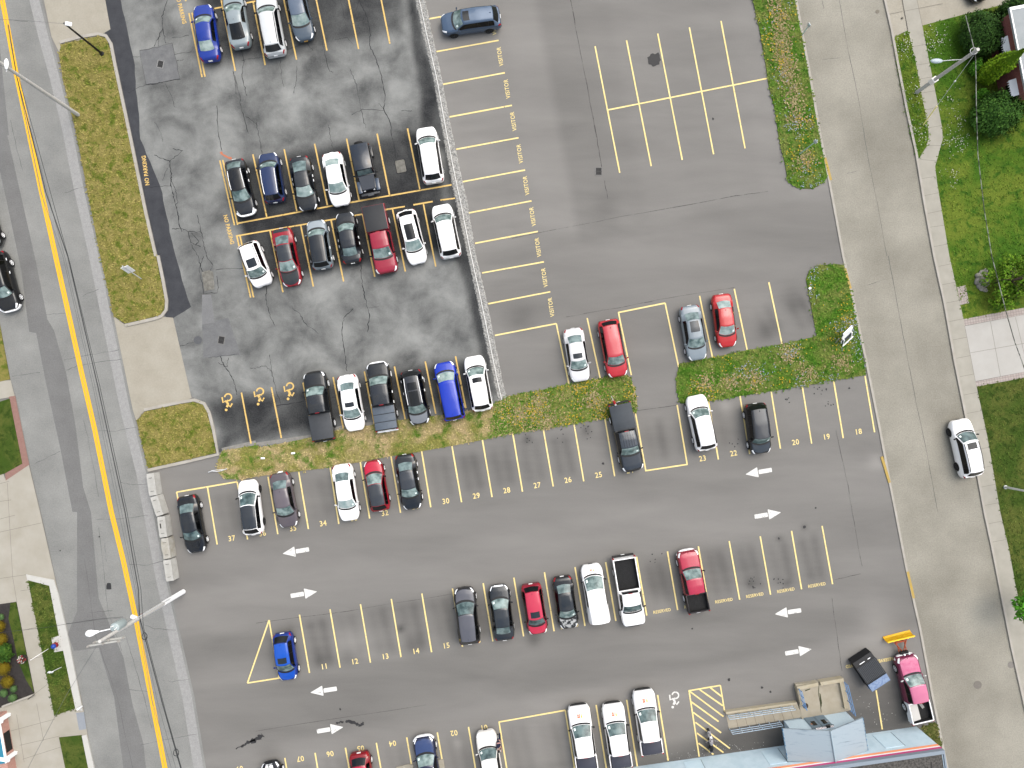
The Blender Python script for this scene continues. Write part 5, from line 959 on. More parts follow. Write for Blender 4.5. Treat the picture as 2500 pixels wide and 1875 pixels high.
# --- bottom row
make_car('parked_hatchback', 'white-striped black car cut off by the bottom edge beside the number 07', T(1, 2, 90, 1618), T(1, 2, 150, 1960), 'hatch', (22, 25, 34), extra=lambda r_, q: MB().grid(lambda u, v: q['surf'](q['L']/2-.12-1.0*u, -.2+.14*v+.02*u), 6, 2, off=.012, centre=q['cen']).grid(lambda u, v: q['surf'](q['L']/2-.12-1.0*u, .0+.16*v), 6, 2, off=.012, centre=q['cen']).build('hood_stripe', M_PL, r_))
make_car('parked_hatchback', 'red hatchback cut off by the bottom edge at the number 05', T(1, 2, 720, 1880), T(1, 2, 668, 1556), 'hatch', (160, 8, 30), roof=(222, 44, 88), glass_r=M_BG, t2=.80, t3=.93, group=PARKED)
make_car('parked_suv', 'navy blue SUV standing between two beige concrete slabs', T(1, 2, 1082, 1453), T(1, 2, 1150, 1840), 'suv', (28, 40, 78), hood=(56, 80, 134), bumper=M_CH, rails=M_CH, t0=.29, t1=.42)
make_car('parked_suv', 'cream white SUV with a person leaning at its fender', T(1, 2, 1485, 1415), T(1, 2, 1548, 1795), 'suv', (238, 236, 232), rails=M_CH, glass_f=M_WSD, t0=.29, t1=.41)
# --- street cars
make_car('street_car', 'black SUV cut off by the left edge, heading down the street', (30, 758), (-8, 618), 'suv', (26, 29, 33), group='cars on the streets', h=.5, handles=M_CH, rim=M_RIM, bumper=M_CH)
make_car('street_car', 'black car behind the black SUV, only its front wheel in view', (-14, 604), (-50, 478), 'sedan', (24, 26, 30), group='cars on the streets', h=.5)
make_car('parked_car', 'black car on the corner driveway, cut off by the top edge', T(3, 0, 1385, 4), T(3, 0, 1290, -330), 'sedan', (30, 32, 36), group='cars on the streets', h=.6)

# --- the black off-roader
def offroader():
    F, B = T(1, 0, 745, 1262), T(1, 0, 672, 936); f, r_ = G(F, .7), G(B, .9); d = f-r_; L = d.length; c = (f+r_)/2
    root = thing('parked_offroader', 'black boxy off-roader with a slate hardtop and a spare wheel on its tail', 'car', (c.x, c.y, 0), math.atan2(-d.x, d.y), PARKED)
    bm, slate = paint((26, 31, 38)), paint((52, 60, 72)); yf, yr = L/2, -L/2
    cy = yf-1.62
    b = MB(); b.box((0, (cy+yr+.2)/2+.1, .82), (1.62, cy-yr-.2, .72), bev=.05); b.box((0, yf-.98, .82), (1.28, 1.26, .5), bev=.05)
    b.build('body', bm, root, 40)
    b = MB(); b.add([(-.56, yf-.4, 1.1), (.56, yf-.4, 1.1), (.68, yf-1.58, 1.17), (-.68, yf-1.58, 1.17), (-.54, yf-.37, .98), (.54, yf-.37, .98)], [(0, 3, 2, 1)[::-1], (4, 0, 1, 5)[::-1]]); b.build('hood', slate, root)
    for sg in (-1, 1):
        b = MB(); b.box((sg*.78, yf-.72, .92), (.36, 1.02, .1), bev=.035); b.build('fender', paint((88, 102, 122)), root, 40)
        b = MB(); b.box((sg*.82, yr+.78, .86), (.26, .95, .1), bev=.035); b.build('fender', bm, root, 40)
        b = MB(); b.ball((sg*.42, yf-.34, .9), (.1, .05, .1), 10, 6); b.build('headlight', M_HL, root, 60)
        b = MB(); b.box((sg*.72, yr+.17, .95), (.14, .06, .3), bev=.015); b.build('taillight', M_TL, root)
        b = MB(); b.box((sg*.98, cy-.05, 1.25), (.2, .1, .18), bev=.03); b.build('mirror', M_BK, root)
        for ya, yb in ((cy-.35, cy-1.2), (cy-1.3, yr+.5)):
            b = MB(); b.add([(sg*.80, ya, 1.22), (sg*.80, yb, 1.22), (sg*.745, yb, 1.66), (sg*.745, ya-.08, 1.66)], [(0, 1, 2, 3) if sg > 0 else (3, 2, 1, 0)]); b.build('side_window', M_SG, root)
    b = MB(); z0, z1 = 1.18, 1.78; A0 = [(-.79, cy-.02, z0), (.79, cy-.02, z0), (.79, yr+.22, z0), (-.79, yr+.22, z0)]; B0 = [(-.72, cy-.34, z1), (.72, cy-.34, z1), (.73, yr+.3, z1), (-.73, yr+.3, z1)]
    b.add(A0+B0, [(0, 1, 5, 4), (1, 2, 6, 5), (2, 3, 7, 6), (3, 0, 4, 7), (4, 5, 6, 7)]); b.f = [q[::-1] for q in b.f]; b.build('cab', bm, root)
    b = MB(); b.box((0, (cy-.32+yr+.28)/2, 1.81), (1.5, cy-yr-.56, .06), bev=.02); b.build('hardtop', slate, root, 40)
    b = MB(); b.add([(-.66, cy-.035, 1.24), (.66, cy-.035, 1.24), (.62, cy-.29, 1.72), (-.62, cy-.29, 1.72)], [(0, 1, 2, 3)[::-1]]); b.v = [(x, y+.018, z+.01) for x, y, z in b.v]; b.build('windshield', M_WSD, root)
    b = MB(); b.box((0, yf-.1, .62), (1.62, .2, .22), bev=.04); b.box((0, yf+.02, .66), (.5, .12, .1)); b.build('front_bumper', mat('steel_bumper', A(92, 96, 100), rough=.5), root, 40)
    tm, rm = wheel_mesh(.42, .28, M_RIMD)
    for yy in (yf-.75, yr+.78):
        for sg in (-1, 1):
            w_ = attach(tm, 'wheel', root); w_.location = (sg*.78, yy, .42); w_.rotation_euler = (0, 0, 0 if sg > 0 else PI); attach(rm, 'rim', w_)
    s_ = attach(tm, 'spare_wheel', root); s_.location = (0.05, yr+.06, 1.12); s_.rotation_euler = (0, 0, -PI/2); attach(rm, 'rim', s_)
offroader()

# --- pink pick-up with snow plough, things lying in its bed
PINK = (246, 140, 180)
def plough(root, q):
    L, hw = q['L'], q['hw']; b = MB(); y = L/2+1.55; N_ = 8; vs = []
    M_Y = mat('plough_yellow', (.80, .50, .01), rough=.5, noise=(3, .3, .7), base2=(.72, .44, .015)); M_O = mat('plough_orange', A(196, 84, 34), rough=.6)
    prof = [(0.16, .04), (.02, .14), (-.08, .30), (-.14, .48), (-.16, .62), (-.12, .74)]
    for x in (-1.22, 1.22):
        for py, pz in prof: vs.append((x, y+py+.2*x/1.22*.1, pz))
    n = len(prof); b.add(vs, [(i, i+1, n+i+1, n+i) for i in range(n-1)]+[(n+i, n+i+1, i+1, i) for i in range(n-1)]); 
    for k in range(6): x = -1.1+.44*k; b.box((x, y-.19, .4), (.05, .1, .6))
    b.box((0, y-.12, .72), (2.44, .1, .08)); b.box((0, y+.02, .06), (2.46, .06, .12))
    blade = b.build('plough_blade', M_Y, root)
    b = MB()
    for sx in (-.35, .35): b.tube((sx, y-.2, .4), (sx*.9, L/2-.05, .5), .045)
    b.box((0, y-.45, .42), (.8, .12, .12)); b.tube((-.6, y-.25, .45), (-.1, L/2+.35, .5), .05); b.tube((.6, y-.25, .45), (.1, L/2+.35, .5), .05); b.build('plough_frame', M_O, root)
    b = MB(); b.box((0, L/2+.22, .6), (.7, .2, .3)); b.tube((-.3, L/2+.2, .5), (-.3, L/2+.2, 1.05), .035); b.tube((.3, L/2+.2, .5), (.3, L/2+.2, 1.05), .035); b.tube((-.35, L/2+.2, 1.05), (.35, L/2+.2, 1.05), .035); b.build('plough_mount', M_BK, root)
    for sx in (-.22, .2): MB().ball((sx, L/2+.24, 1.12), .09, 10, 6).build('plough_lamp', M_HL, root, 60)
pk = make_car('parked_pickup', 'pink pickup truck with a yellow snow plough on its nose', T(3, 2, 884, 925), T(3, 2, 985, 1350), 'pickup', (150, 52, 92), roof=PINK, hood=(210, 92, 140), bed=mat('white_rail', (.75, .76, .77), rough=.5), bumper=M_CH, t0=.28, t1=.40, t2=.645, t3=.665, W=1.94, zr=1.78, extra=plough, mirror=(226, 226, 226), hoodmat=mat('faded_pink', A(250, 150, 188), rough=.5, noise=(3.5, .35, .65), base2=A(240, 116, 164)))
p = TG(3, 2, 945, 1275, 1.0); rz = pk.rotation_euler.z
o = MB().box((0, 0, 0), (.72, 2.05, .12), bev=.02).build('white_panel', mat('white_board', A(240, 238, 234), rough=.6)); o.location = (p.x, p.y, 1.02); o.rotation_euler = (0, .1, rz+.02); tag(o, 'flat white panel lying along the bed of the pink pickup truck', 'panel')
p = TG(3, 2, 985, 1240, .9); o = MB().box((0, 0, 0), (.24, 1.0, .06)).build('plank', mat('grey_plank', A(172, 172, 170), rough=.7)); o.location = (p.x, p.y, .88); o.rotation_euler = (0, 0, rz+.42); tag(o, 'short grey plank lying askew in the bed of the pink pickup truck', 'plank')
make_car('parked_pickup', 'black pickup truck with a grey bed cover and ribbed roof covering the number 24', T(2, 1, 785, 1387), T(2, 1, 690, 955), 'pickup', (30, 34, 39), roof=(74, 82, 92), hood=(58, 66, 76), cover=(mat('vinyl_cover', A(72, 79, 87), rough=.7, noise=(1.5, .3, .7), base2=A(80, 88, 96)), 1), t0=.265, t1=.37, t2=.585, t3=.605, glass_f=M_WS, extra=lambda r_, q: [MB().grid(lambda u, v: q['top'](q['U1']+.04+(q['U2']-q['U1']-.06)*u, vv0-.02+.04*v)+Vector((0, 0, .01)), 6, 2, off=.008, centre=q['cen']).build('roof_rib', q['body_m'], r_) for vv0 in (-.6, -.3, 0, .3, .6)])
# red and white pole over its tailgate
a, c = TG(2, 1, 672, 968, 1.35), TG(2, 1, 643, 908, 1.7); o = MB().tube((a.x, a.y, 1.36), (*a.lerp(c, .15), 1.40), .09, mi=1).tube((*a.lerp(c, .15), 1.40), (*a.lerp(c, .5), 1.52), .1, mi=0).tube((*a.lerp(c, .5), 1.52), (c.x, c.y, 1.72), .03, mi=1).build('marker_pole', [mat('signal_red', A(206, 30, 34), rough=.5), mat('signal_white', A(232, 232, 232), rough=.5)]); tag(o, 'red and white marker pole sticking out over the tailgate of the black pickup truck', 'pole')
# ================================================================ THINGS AROUND THE LOTS
CEN = (1250, 937.5)
def label1(o, l, c, g=None): return tag(o, l, c, g)
M_GALV = mat('galvanised', (.46, .47, .48), rough=.5); M_WHT = mat('white_enamel', (.79, .8, .81), rough=.35); M_WOOD = mat('grey_timber', (.36, .35, .33), rough=.9, noise=(6, .3, .7), base2=(.5, .49, .46)); M_BLKM = mat('black_pole', A(22, 22, 24), rough=.5)
M_ALU = mat('brushed_pole', (.5, .51, .5), rough=.5, noise=(3, .3, .7), base2=(.62, .63, .62))

# ---- concrete barriers beside the street
m_bar = mat('barrier_concrete', A(214, 213, 206), rough=.9, noise=(1.6, .35, .65, 8), base2=A(234, 233, 227)); m_bars = mat('barrier_stained', A(196, 190, 174), rough=.9, noise=(2, .35, .65, 8), base2=A(226, 224, 216))
BP = [((0, 1, 988, 1405), (0, 1, 1008, 1548), 'northernmost concrete barrier of the row, nearest the small square grass island'), ((0, 1, 1012, 1552), (0, 2, 1052, 18), 'concrete barrier at the tail of the black sedan, second from the grass island'), ((0, 2, 1058, 23), (0, 2, 1075, 158), 'concrete barrier with a dark vertical mark beside the black sedan, middle of the row'), ((0, 2, 1080, 163), (0, 2, 1100, 296), 'rough stained concrete barrier with a ragged edge beside the hood of the black sedan'), ((0, 2, 1096, 302), (0, 2, 1118, 440), 'southernmost concrete barrier of the row, with a chipped lower corner')]
for i, (p, q, lb) in enumerate(BP):
    a, c = TG(*p, .4), TG(*q, .4); d = c-a; L = d.length-.03; mid = (a+c)/2
    t = thing('concrete_barrier', lb, 'barrier', (mid.x, mid.y, 0), math.atan2(-d.x, d.y), 'concrete barriers along the street')
    prof = [(-.42, 0), (-.42, .2), (-.36, .42), (-.33, .84), (.33, .84), (.36, .42), (.42, .2), (.42, 0)]; b = MB(); n = len(prof); k = 7; vs = []
    for j in range(k+1):
        y = -L/2+L*j/k; e = .05 if j in (0, k) else 0
        for x, z in prof:
            jx = R.uniform(-.035, .06) if i == 3 and x > 0 else R.uniform(-.008, .008)
            vs.append((x*(1-e)+jx, y*(1-(.002 if e else 0)), z*(1-e*.5)))
    b.add(vs, [(j*n+m, j*n+(m+1) % n, (j+1)*n+(m+1) % n, (j+1)*n+m) for j in range(k) for m in range(n)]+[tuple(range(n-1, -1, -1)), tuple(range(k*n, k*n+n))])
    b.build('block', m_bars if i in (3, ) else m_bar, t, 30)
    for s_ in (-1, 1): MB().pipe([(-.12, s_*L*.3, .82), (-.12, s_*L*.3, .9), (.12, s_*L*.3, .9), (.12, s_*L*.3, .82)], .014, 5).build('lifting_loop', mat('rust_dark', A(70, 66, 62), rough=.9), t)
    if i == 2: MB().box((.12, -.1, .845), (.1, .42, .012)).build('dark_mark', mat('rust_dark', A(70, 66, 62), rough=.9), t)

# ---- storm drains, manholes
def drain(p, ang, w, h_, lb, frame=True, bars=6, m=None):
    c = G(p); t = thing('storm_drain', lb, 'storm drain', (c.x, c.y, 0), ang)
    b = MB(); b.wall([(-w/2, -h_/2), (w/2, -h_/2), (w/2, h_/2), (-w/2, h_/2), (-w/2, -h_/2)], .1, .006, .022); b.build('frame', m or mat('drain_frame', A(150, 148, 146), rough=.9), t)
    b = MB(); b.sheet([(-w/2, -h_/2), (w/2, -h_/2), (w/2, h_/2), (-w/2, h_/2)], .0165); b.build('pit', mat('drain_pit', A(22, 22, 24)), t)
    b = MB()
    for k in range(bars): b.box((-w/2+w*(k+.5)/bars, 0, .022), (w/bars*.42, h_, .012))
    b.box((0, 0, .0225), (w, .05, .012)); b.build('grate', mat('iron_grate', A(82, 82, 82), rough=.7, metal=.2), t)
drain(T(0, 0, 1040, 416), math.radians(-12), .5, .62, 'rectangular storm drain grate in a square repaired patch near the royal blue sedan', m=mat('light_frame', A(178, 178, 176), rough=.9))
drain(T(0, 1, 1435, 545), math.radians(-10), .52, .66, 'storm drain grate north of the yellow access symbols', bars=7)
drain(T(2, 0, 562, 1111), math.radians(0), .56, .66, 'dark storm drain grate in the open smooth asphalt west of the grid of stalls', bars=5)
def manhole(p, r, lb, col, name='manhole_cover', z=.012):
    c = G(p); b = MB(); b.lathe([(r, 0), (r, .012), (r*.9, .016), (r*.88, .012), (.02, .013)], n=24)
    o = b.build(name, mat('iron_%d' % col[0], A(*col), rough=.8, noise=(9, .3, .7), base2=A(col[0]+16, col[1]+16, col[2]+16))); o.location = (c.x, c.y, z); return label1(o, lb, 'manhole cover')
manhole(T(0, 1, 1283, 545), .36, 'round grey manhole cover west of the storm drain in the weathered lot', (98, 100, 104)); manhole(T(3, 2, 1358, 1120), .36, 'round manhole cover in the side street east of the pink pickup truck', (136, 130, 122)); manhole(T(3, 0, 708, 76), .17, 'small round valve cover in the side street near the corner driveway', (140, 132, 118)); manhole(T(3, 0, 867, 120), .09, 'tiny round valve cover set in the corner sidewalk', (104, 98, 88), z=.09)
manhole(T(3, 2, 1575, 990), .3, 'pale round cover against the kerb of the side street', (150, 145, 138))
# old concrete catch-basin caps in the weathered lot
m_cap = mat('old_concrete', A(120, 118, 110), rough=.95, noise=(3, .3, .7, 8), base2=A(168, 166, 158), bump=(14, .7))
c = TG(1, 0, 938, 1078); b = MB(); w, h_ = .42, .55
b.prism([(-w, -h_+.08), (-w+.08, -h_), (w-.08, -h_), (w, -h_+.08), (w, h_-.08), (w-.08, h_), (-w+.08, h_), (-w, h_-.08)], -.02, .045); o = b.build('basin_cap', m_cap); o.location = (c.x, c.y, 0); o.rotation_euler = (0, 0, math.radians(11)); label1(o, 'square broken concrete cap in the empty stall east of the black off-roader', 'concrete cap')
b = MB(); b.wall([(-w-.03, -h_-.03), (w+.03, -h_-.03), (w+.03, h_+.03), (-w-.03, h_+.03), (-w-.03, -h_-.03)], .07, .0, .016); b.build('joint', mat('crack_dark', (0, 0, 0)), o)
c = TG(0, 1, 1352, 160); b = MB(); b.prism([(-.46, -.85), (.42, -.8), (.5, .7), (.2, .9), (-.5, .82)], -.02, .03); o = b.build('basin_cap', m_cap); o.location = (c.x, c.y, 0); o.rotation_euler = (0, 0, math.radians(8)); label1(o, 'long crumbling concrete cap west of the white SUV with the grey sunroof', 'concrete cap')
b = MB(); b.strip(gp(pts(0, 0, 1428, 985, 1440, 1000, 1462, 1012, 1480, 1022, 1500, 1030)), .12, .0135, jit=.8); b.sheet(gp(pts(0, 0, 1425, 985, 1440, 982, 1447, 1002, 1432, 1003)), .014); b.sheet(gp(pts(0, 0, 1475, 1015, 1500, 1018, 1505, 1030, 1482, 1032)), .0142); struct(b.build('orange_spray_mark', mat('spray_orange', A(232, 142, 106), rough=.8)))

# ---- poles and lamps
def px_h(base, p, h): return G(p, h)
def taper_pole(t, x0, y0, x1, y1, h, r0, r1, m, name='pole', z0=0): return MB().tube((x0, y0, z0), (x1, y1, h), r0, r1, 12).build(name, m, t, 50)
# black lamp post
g0 = G((250, 132)); H1 = 5.2; top_ = G((158, 58), H1); t = thing('lamp_post', 'slim black lamp post with a white lamp head on the grass island', 'lamp post', (g0.x, g0.y, .08))
dx, dy = top_.x-g0.x, top_.y-g0.y; taper_pole(t, 0, 0, dx, dy, H1, .1, .07, M_BLKM)
b = MB(); b.box((dx+.36, dy-.06, H1+.02), (.55, .32, .12), rz=-.15, bev=.04); b.build('lamp_head', M_WHT, t, 50); MB().tube((dx, dy, H1), (dx+.2, dy-.03, H1+.02), .04).build('bracket', M_BLKM, t)
b = MB(); b.lathe([(.2, 0), (.2, .06), (.13, .12), (.1, .3)], n=14); b.build('base', M_BLKM, t, 40)
MB().box((dx*.82, dy*.82, H1*.8), (.12, .12, .3), bev=.02).build('control_box', M_BLKM, t)
# north-west street pole
g0 = G((192, 281)); hp = 10.6; tp = G((-18, 141), hp); t = thing('utility_pole', 'weathered grey utility pole leaning into view at the top left, with a white street lamp', 'utility pole', (g0.x, g0.y, .06)); dx, dy = tp.x-g0.x, tp.y-g0.y
taper_pole(t, 0, 0, dx, dy, hp, .17, .12, M_WOOD)
hl = 9.4; q = G((17, 157), hl)-g0; b = MB(); b.ball((q.x, q.y, hl), (.17, .42, .11), 12, 8); b.build('lamp_head', M_WHT, t, 60); MB().pipe([(dx*.86, dy*.86, hl-.5), (q.x-.02, q.y-.55, hl-.02), (q.x, q.y-.3, hl)], .03).build('lamp_arm', M_GALV, t)
MB().tube((.17, -.02, .3), (.15, -.02, 3.2), .04).build('cable_guard', M_GALV, t)
MB().box((dx*.66, dy*.66, hp*.66), (.3, .14, .1)).build('clamp', M_GALV, t)
# south-west pole with transformer
g0 = G((448, 1444)); hp = 11.8; tp = G((243, 1566), hp); t = thing('utility_pole', 'utility pole with a pale transformer can, double crossarms and a street lamp', 'utility pole', (g0.x, g0.y, .0)); dx, dy = tp.x-g0.x, tp.y-g0.y
taper_pole(t, 0, 0, dx, dy, hp, .19, .12, mat('pale_timber', (.38, .375, .36), rough=.9, noise=(5, .3, .7), base2=(.52, .51, .49)))
MB().tube((0, .0, .05), (dx*.28, dy*.28, hp*.28), .22, .2, 12).build('pole_sleeve', M_WHT, t, 50)
b = MB(); b.tube((.1, .16, 2.6), (dx*.62+.1, dy*.62+.16, hp*.62), .05); b.tube((-.08, -.2, 3), (dx*.8-.06, dy*.8-.17, hp*.8), .035); b.build('conduit', M_GALV, t)
ht = 9.3; q = G((200+705/7.9, 1420+845/7.9), ht)-g0; b = MB(); b.lathe([(.02, -.55), (.34, -.55), (.36, -.5), (.36, .42), (.33, .5), (.22, .56), (.02, .58)], (q.x, q.y, ht), n=18); b.build('transformer', mat('transformer_grey', A(206, 222, 224), rough=.4), t, 40)
b = MB()
for a in (0, 2.1): b.tube((q.x+.16*math.cos(a), q.y+.16*math.sin(a), ht+.5), (q.x+.2*math.cos(a), q.y+.2*math.sin(a), ht+.85), .05, .03)
b.build('bushing', M_WHT, t, 50)
ha = 11.2; a0_ = G((200+120/7.9, 1420+1240/7.9), ha)-g0; a1_ = G((200+740/7.9, 1420+1135/7.9), ha)-g0; c0_ = G((200+240/7.9, 1420+1165/7.9), ha-.2)-g0; c1_ = G((200+835/7.9, 1420+1070/7.9), ha-.2)-g0
for e0, e1, hh in ((a0_, a1_, ha), (c0_, c1_, ha-.2)):
    d = e1-e0; m_ = (e0+e1)/2; b = MB(); b.box((m_.x, m_.y, hh), (d.length, .11, .11), rz=math.atan2(d.y, d.x)); arm = b.build('crossarm', mat('arm_white', A(222, 222, 216), rough=.7), t)
    for f in (.03, .5, .97):
        p = e0.lerp(e1, f); MB().lathe([(.05, 0), (.08, .06), (.05, .1), (.08, .16), (.03, .24)], (p.x, p.y, hh+.05), n=10).build('insulator', mat('porcelain', A(196, 192, 186), rough=.3), arm, 50)
hl = 9.0; q0 = G((200+590/7.9, 1420+905/7.9), hl)-g0; q1 = G((200+190/7.9, 1420+990/7.9), hl)-g0; qs = Vector((dx*.74, dy*.74)); MB().pipe([(qs.x, qs.y, hl-.6), (q0.x, q0.y, hl-.02), (q1.x+.35, q1.y+.06, hl)], .045).build('lamp_arm', M_WHT, t, 60)
d = (q1-q0).normalized(); b = MB(); b.add([], []); nn = Vector((-d.y, d.x))
pr = [(-.55, .07), (-.3, .13), (0, .24), (.22, .26), (.42, .18), (.5, .04)]; vs = []
for u, w_ in pr:
    c_ = q1+d*u
    for k in range(8): a = 2*PI*k/8; vs.append((c_.x+nn.x*w_*math.cos(a), c_.y+nn.y*w_*math.cos(a), hl+.1*w_/.2*math.sin(a)))
b.add(vs, [(i*8+k, i*8+(k+1) % 8, (i+1)*8+(k+1) % 8, (i+1)*8+k) for i in range(len(pr)-1) for k in range(8)]+[tuple(range(40, 48)), tuple(range(7, -1, -1))]); b.build('lamp_head', M_WHT, t, 60)
hx = 6.9; q = G((200+1005/7.9, 1420+690/7.9), hx)-g0; b = MB(); b.box((q.x, q.y, hx), (.55, .3, .22), rz=-.35, bev=.06); b.build('junction_box', M_WHT, t, 40)
a, c = G((200+1330/7.9, 1420+580/7.9), 4.6)-g0, G((200+1140/7.9, 1420+630/7.9), 5.6)-g0; MB().pipe([(dx*4.2/hp, dy*4.2/hp, 4.2), (a.x, a.y, 4.6), (c.x, c.y, 5.6), (dx*6.4/hp, dy*6.4/hp, 6.4)], .045).build('red_conduit', mat('faded_red', A(188, 110, 104), rough=.6), t)
# north-east pole with guy wire
g0 = G((2237, 226)); hp = 8.0; tp = G((2387, 121), hp); t = thing('utility_pole', 'grey utility pole with a guy wire and street lamp beside the corner sidewalk', 'utility pole', (g0.x, g0.y, .05)); dx, dy = tp.x-g0.x, tp.y-g0.y
taper_pole(t, 0, 0, dx, dy, hp, .17, .13, M_WOOD); MB().box((dx*.30, dy*.30, hp*.30), (.46, .46, .55), rz=.6, bev=.02).build('pole_sign', mat('pale_sign', (.75, .72, .68), rough=.6), t)
hl = 6.4; q = G(T(3, 0, 1090, 397), hl)-g0; b = MB(); b.ball((q.x, q.y, hl), (.5, .2, .12), 14, 8); b.build('lamp_head', mat('lamp_pale_blue', A(214, 232, 240), rough=.3), t, 60); MB().pipe([(q.x+.4, q.y, hl), (q.x+1.2, q.y+.05, hl+.05), (dx*.8, dy*.8, hl-.1)], .03).build('lamp_arm', M_GALV, t, 60)
ga = G(T(3, 0, 1002, 812))-g0; gt = G(T(3, 0, 1330, 362), hp-.6)-g0
MB().tube((ga.x, ga.y, 0), (gt.x, gt.y, hp-.6), .016, n=5).build('guy_wire', M_GALV, t); MB().tube((ga.x, ga.y, 0.02), (ga.x+(gt.x-ga.x)*.3, ga.y+(gt.y-ga.y)*.3, (hp-.6)*.3), .05, n=8).build('guy_guard', mat('guard_yellow', (.8, .7, .28), rough=.6), t)
MB().ball((ga.x+(gt.x-ga.x)*.66, ga.y+(gt.y-ga.y)*.66, (hp-.6)*.66), (.07, .07, .12), 8, 6).build('guy_insulator', M_WHT, t)
b = MB(); b.pipe([(dx*.97+.28*math.cos(a*PI/6), dy*.97+.25*math.sin(a*PI/6)+.1, hp-.5) for a in range(13)], .025, 5); b.build('cable_loop', M_GALV, t)
# pale mast at the right edge
g0 = TG(3, 1, 1535, 1497); tp = TG(3, 1, 1780, 1545, 8); t = thing('pole', 'plain pale metal pole on the dark southern lawn at the right edge', 'pole', (g0.x, g0.y, .06)); taper_pole(t, 0, 0, tp.x-g0.x, tp.y-g0.y, 8, .095, .075, M_ALU); b = MB(); b.lathe([(.17, 0), (.17, .05), (.1, .1)], n=12); b.build('base_flange', M_GALV, t)

# ---- overhead cables
def cable(name, lb, px, hts, r, m, sub=8):
    P = [G(p, h) for p, h in zip(px, hts)]; ln = []
    for i in range(len(P)-1):
        for k in range(sub): f = k/sub; q = P[i].lerp(P[i+1], f); ln.append((q.x, q.y, hts[i]+(hts[i+1]-hts[i])*f))
    ln.append((P[-1].x, P[-1].y, hts[-1])); return label1(MB().pipe(ln, r, 6).build(name, m), lb, 'cable')
M_CAB = mat('cable_black', A(40, 44, 48), rough=.6); M_CABG = mat('cable_grey', A(120, 122, 124), rough=.6); M_CABW = mat('cable_twist', A(176, 180, 170), rough=.6, noise=(1.6, .47, .53), base2=A(70, 76, 66))
cable('overhead_cable', 'thickest black overhead cable running down the street beside the yellow centre line', [(20, 60), (41, 188), (112, 470), (166, 628), (238, 940), (305, 1250), (338, 1440), (341, 1508), (395, 1712), (448, 1900)], [7]*10, .032, M_CAB)
cable('overhead_cable', 'thin dark overhead cable nearest the yellow line, splitting away southward', [(41, 188), (100, 470), (154, 628), (226, 940), (290, 1250), (330, 1440), (338, 1508), (372, 1712), (425, 1900)], [7]*9, .014, M_CABG)
cable('overhead_cable', 'thin grey overhead cable between the two dark ones', [(41, 190), (158, 628), (231, 940), (297, 1250), (334, 1440), (340, 1508), (384, 1712), (436, 1900)], [6.9]*8, .013, M_CABG)
cable('overhead_cable', 'dark overhead cable on the lot side of the street bundle', [(46, 190), (170, 640), (243, 940), (310, 1250), (344, 1440), (350, 1530), (405, 1740), (450, 1900)], [7.1]*8, .018, M_CAB)
for px_, lb in (((353, 1553), 'small black cable loop hanging near the transformer pole'), ((430, 1837), 'small black cable loop near the bottom edge of the street')):
    c = G(px_, 7); o = MB().pipe([(.2*math.cos(a*PI/8)*(1-.25*math.sin(a*PI/8)), .28*math.sin(a*PI/8), 0) for a in range(17)]+[(.06, -.42, 0)], .026, 6).build('splice_loop', M_CAB); o.location = (c.x, c.y, 7); label1(o, lb, 'cable loop')
cable('overhead_cable', 'fine service wire crossing diagonally from the pole to the blue-trimmed building', [(247, 1560), (160, 1700), (70, 1872), (60, 1890)], [11.2, 9, 6, 5.6], .012, M_CABG)
cable('overhead_cable', 'fine wire from the transformer pole straight across to the west edge', [(300, 1506), (235, 1512), (110, 1532), (-30, 1548)], [9, 8.6, 8, 7.6], .012, M_CAB)
cable('overhead_cable', 'fine wire from the top left street edge to the black lamp post', [(0, 47), (60, 50), (110, 54), (157, 58)], [8, 7, 6, 5.2], .01, M_CABG)
cable('overhead_cable', 'pale twisted service cable hanging over the shrubs by the white-roofed house', [T(3, 0, 1280, 100), T(3, 0, 1335, 315), T(3, 0, 1346, 380), T(3, 0, 1350, 700), T(3, 0, 1360, 1000), T(3, 0, 1400, 1350), T(3, 0, 1450, 1659), T(3, 1, 1540, 350), T(3, 1, 1600, 560), T(3, 1, 1690, 800)], [7.2, 7.6, 7.5, 7.2, 7, 7, 7, 7.1, 7.2, 7.4], .03, M_CABW)

# ---- signs
g0 = G((346, 681)); t = thing('street_sign', 'white rectangular sign on a leaning post in the kerbed island', 'sign', (g0.x, g0.y, .08)); tp = G((300, 650), 3.0)-g0; MB().tube((0, 0, 0), (tp.x, tp.y, 3.0), .045, n=8).build('post', M_GALV, t)
v = Vector((tp.x, tp.y, 3.0)); b = MB(); d = v.normalized(); s_ = Vector((.30, .12, 0)); q0, q1 = d*1.5, d*2.75; th = Vector((-.02, .05, 0))
b.add([q0-s_+th*.9, q0+s_+th*.9, q1+s_+th*.9, q1-s_+th*.9, q0-s_+th*1.5, q0+s_+th*1.5, q1+s_+th*1.5, q1-s_+th*1.5], [(3, 2, 1, 0), (4, 5, 6, 7), (0, 1, 5, 4), (1, 2, 6, 5), (2, 3, 7, 6), (3, 0, 4, 7)]); b.build('sign_plate', M_WHT, t)
MB().ball(tuple(d*3.0), .06, 8, 6).build('post_cap', M_GALV, t)
g0 = TG(0, 2, 402, 1003); t = thing('street_sign', 'small white diamond sign on a thin pale post in the verge behind the white kerb', 'sign', (g0.x, g0.y, .09)); tp = G(T(0, 2, 325, 1040), 2.5)-g0; MB().tube((0, 0, 0), (tp.x, tp.y, 2.5), .03, n=8).build('post', M_WHT, t)
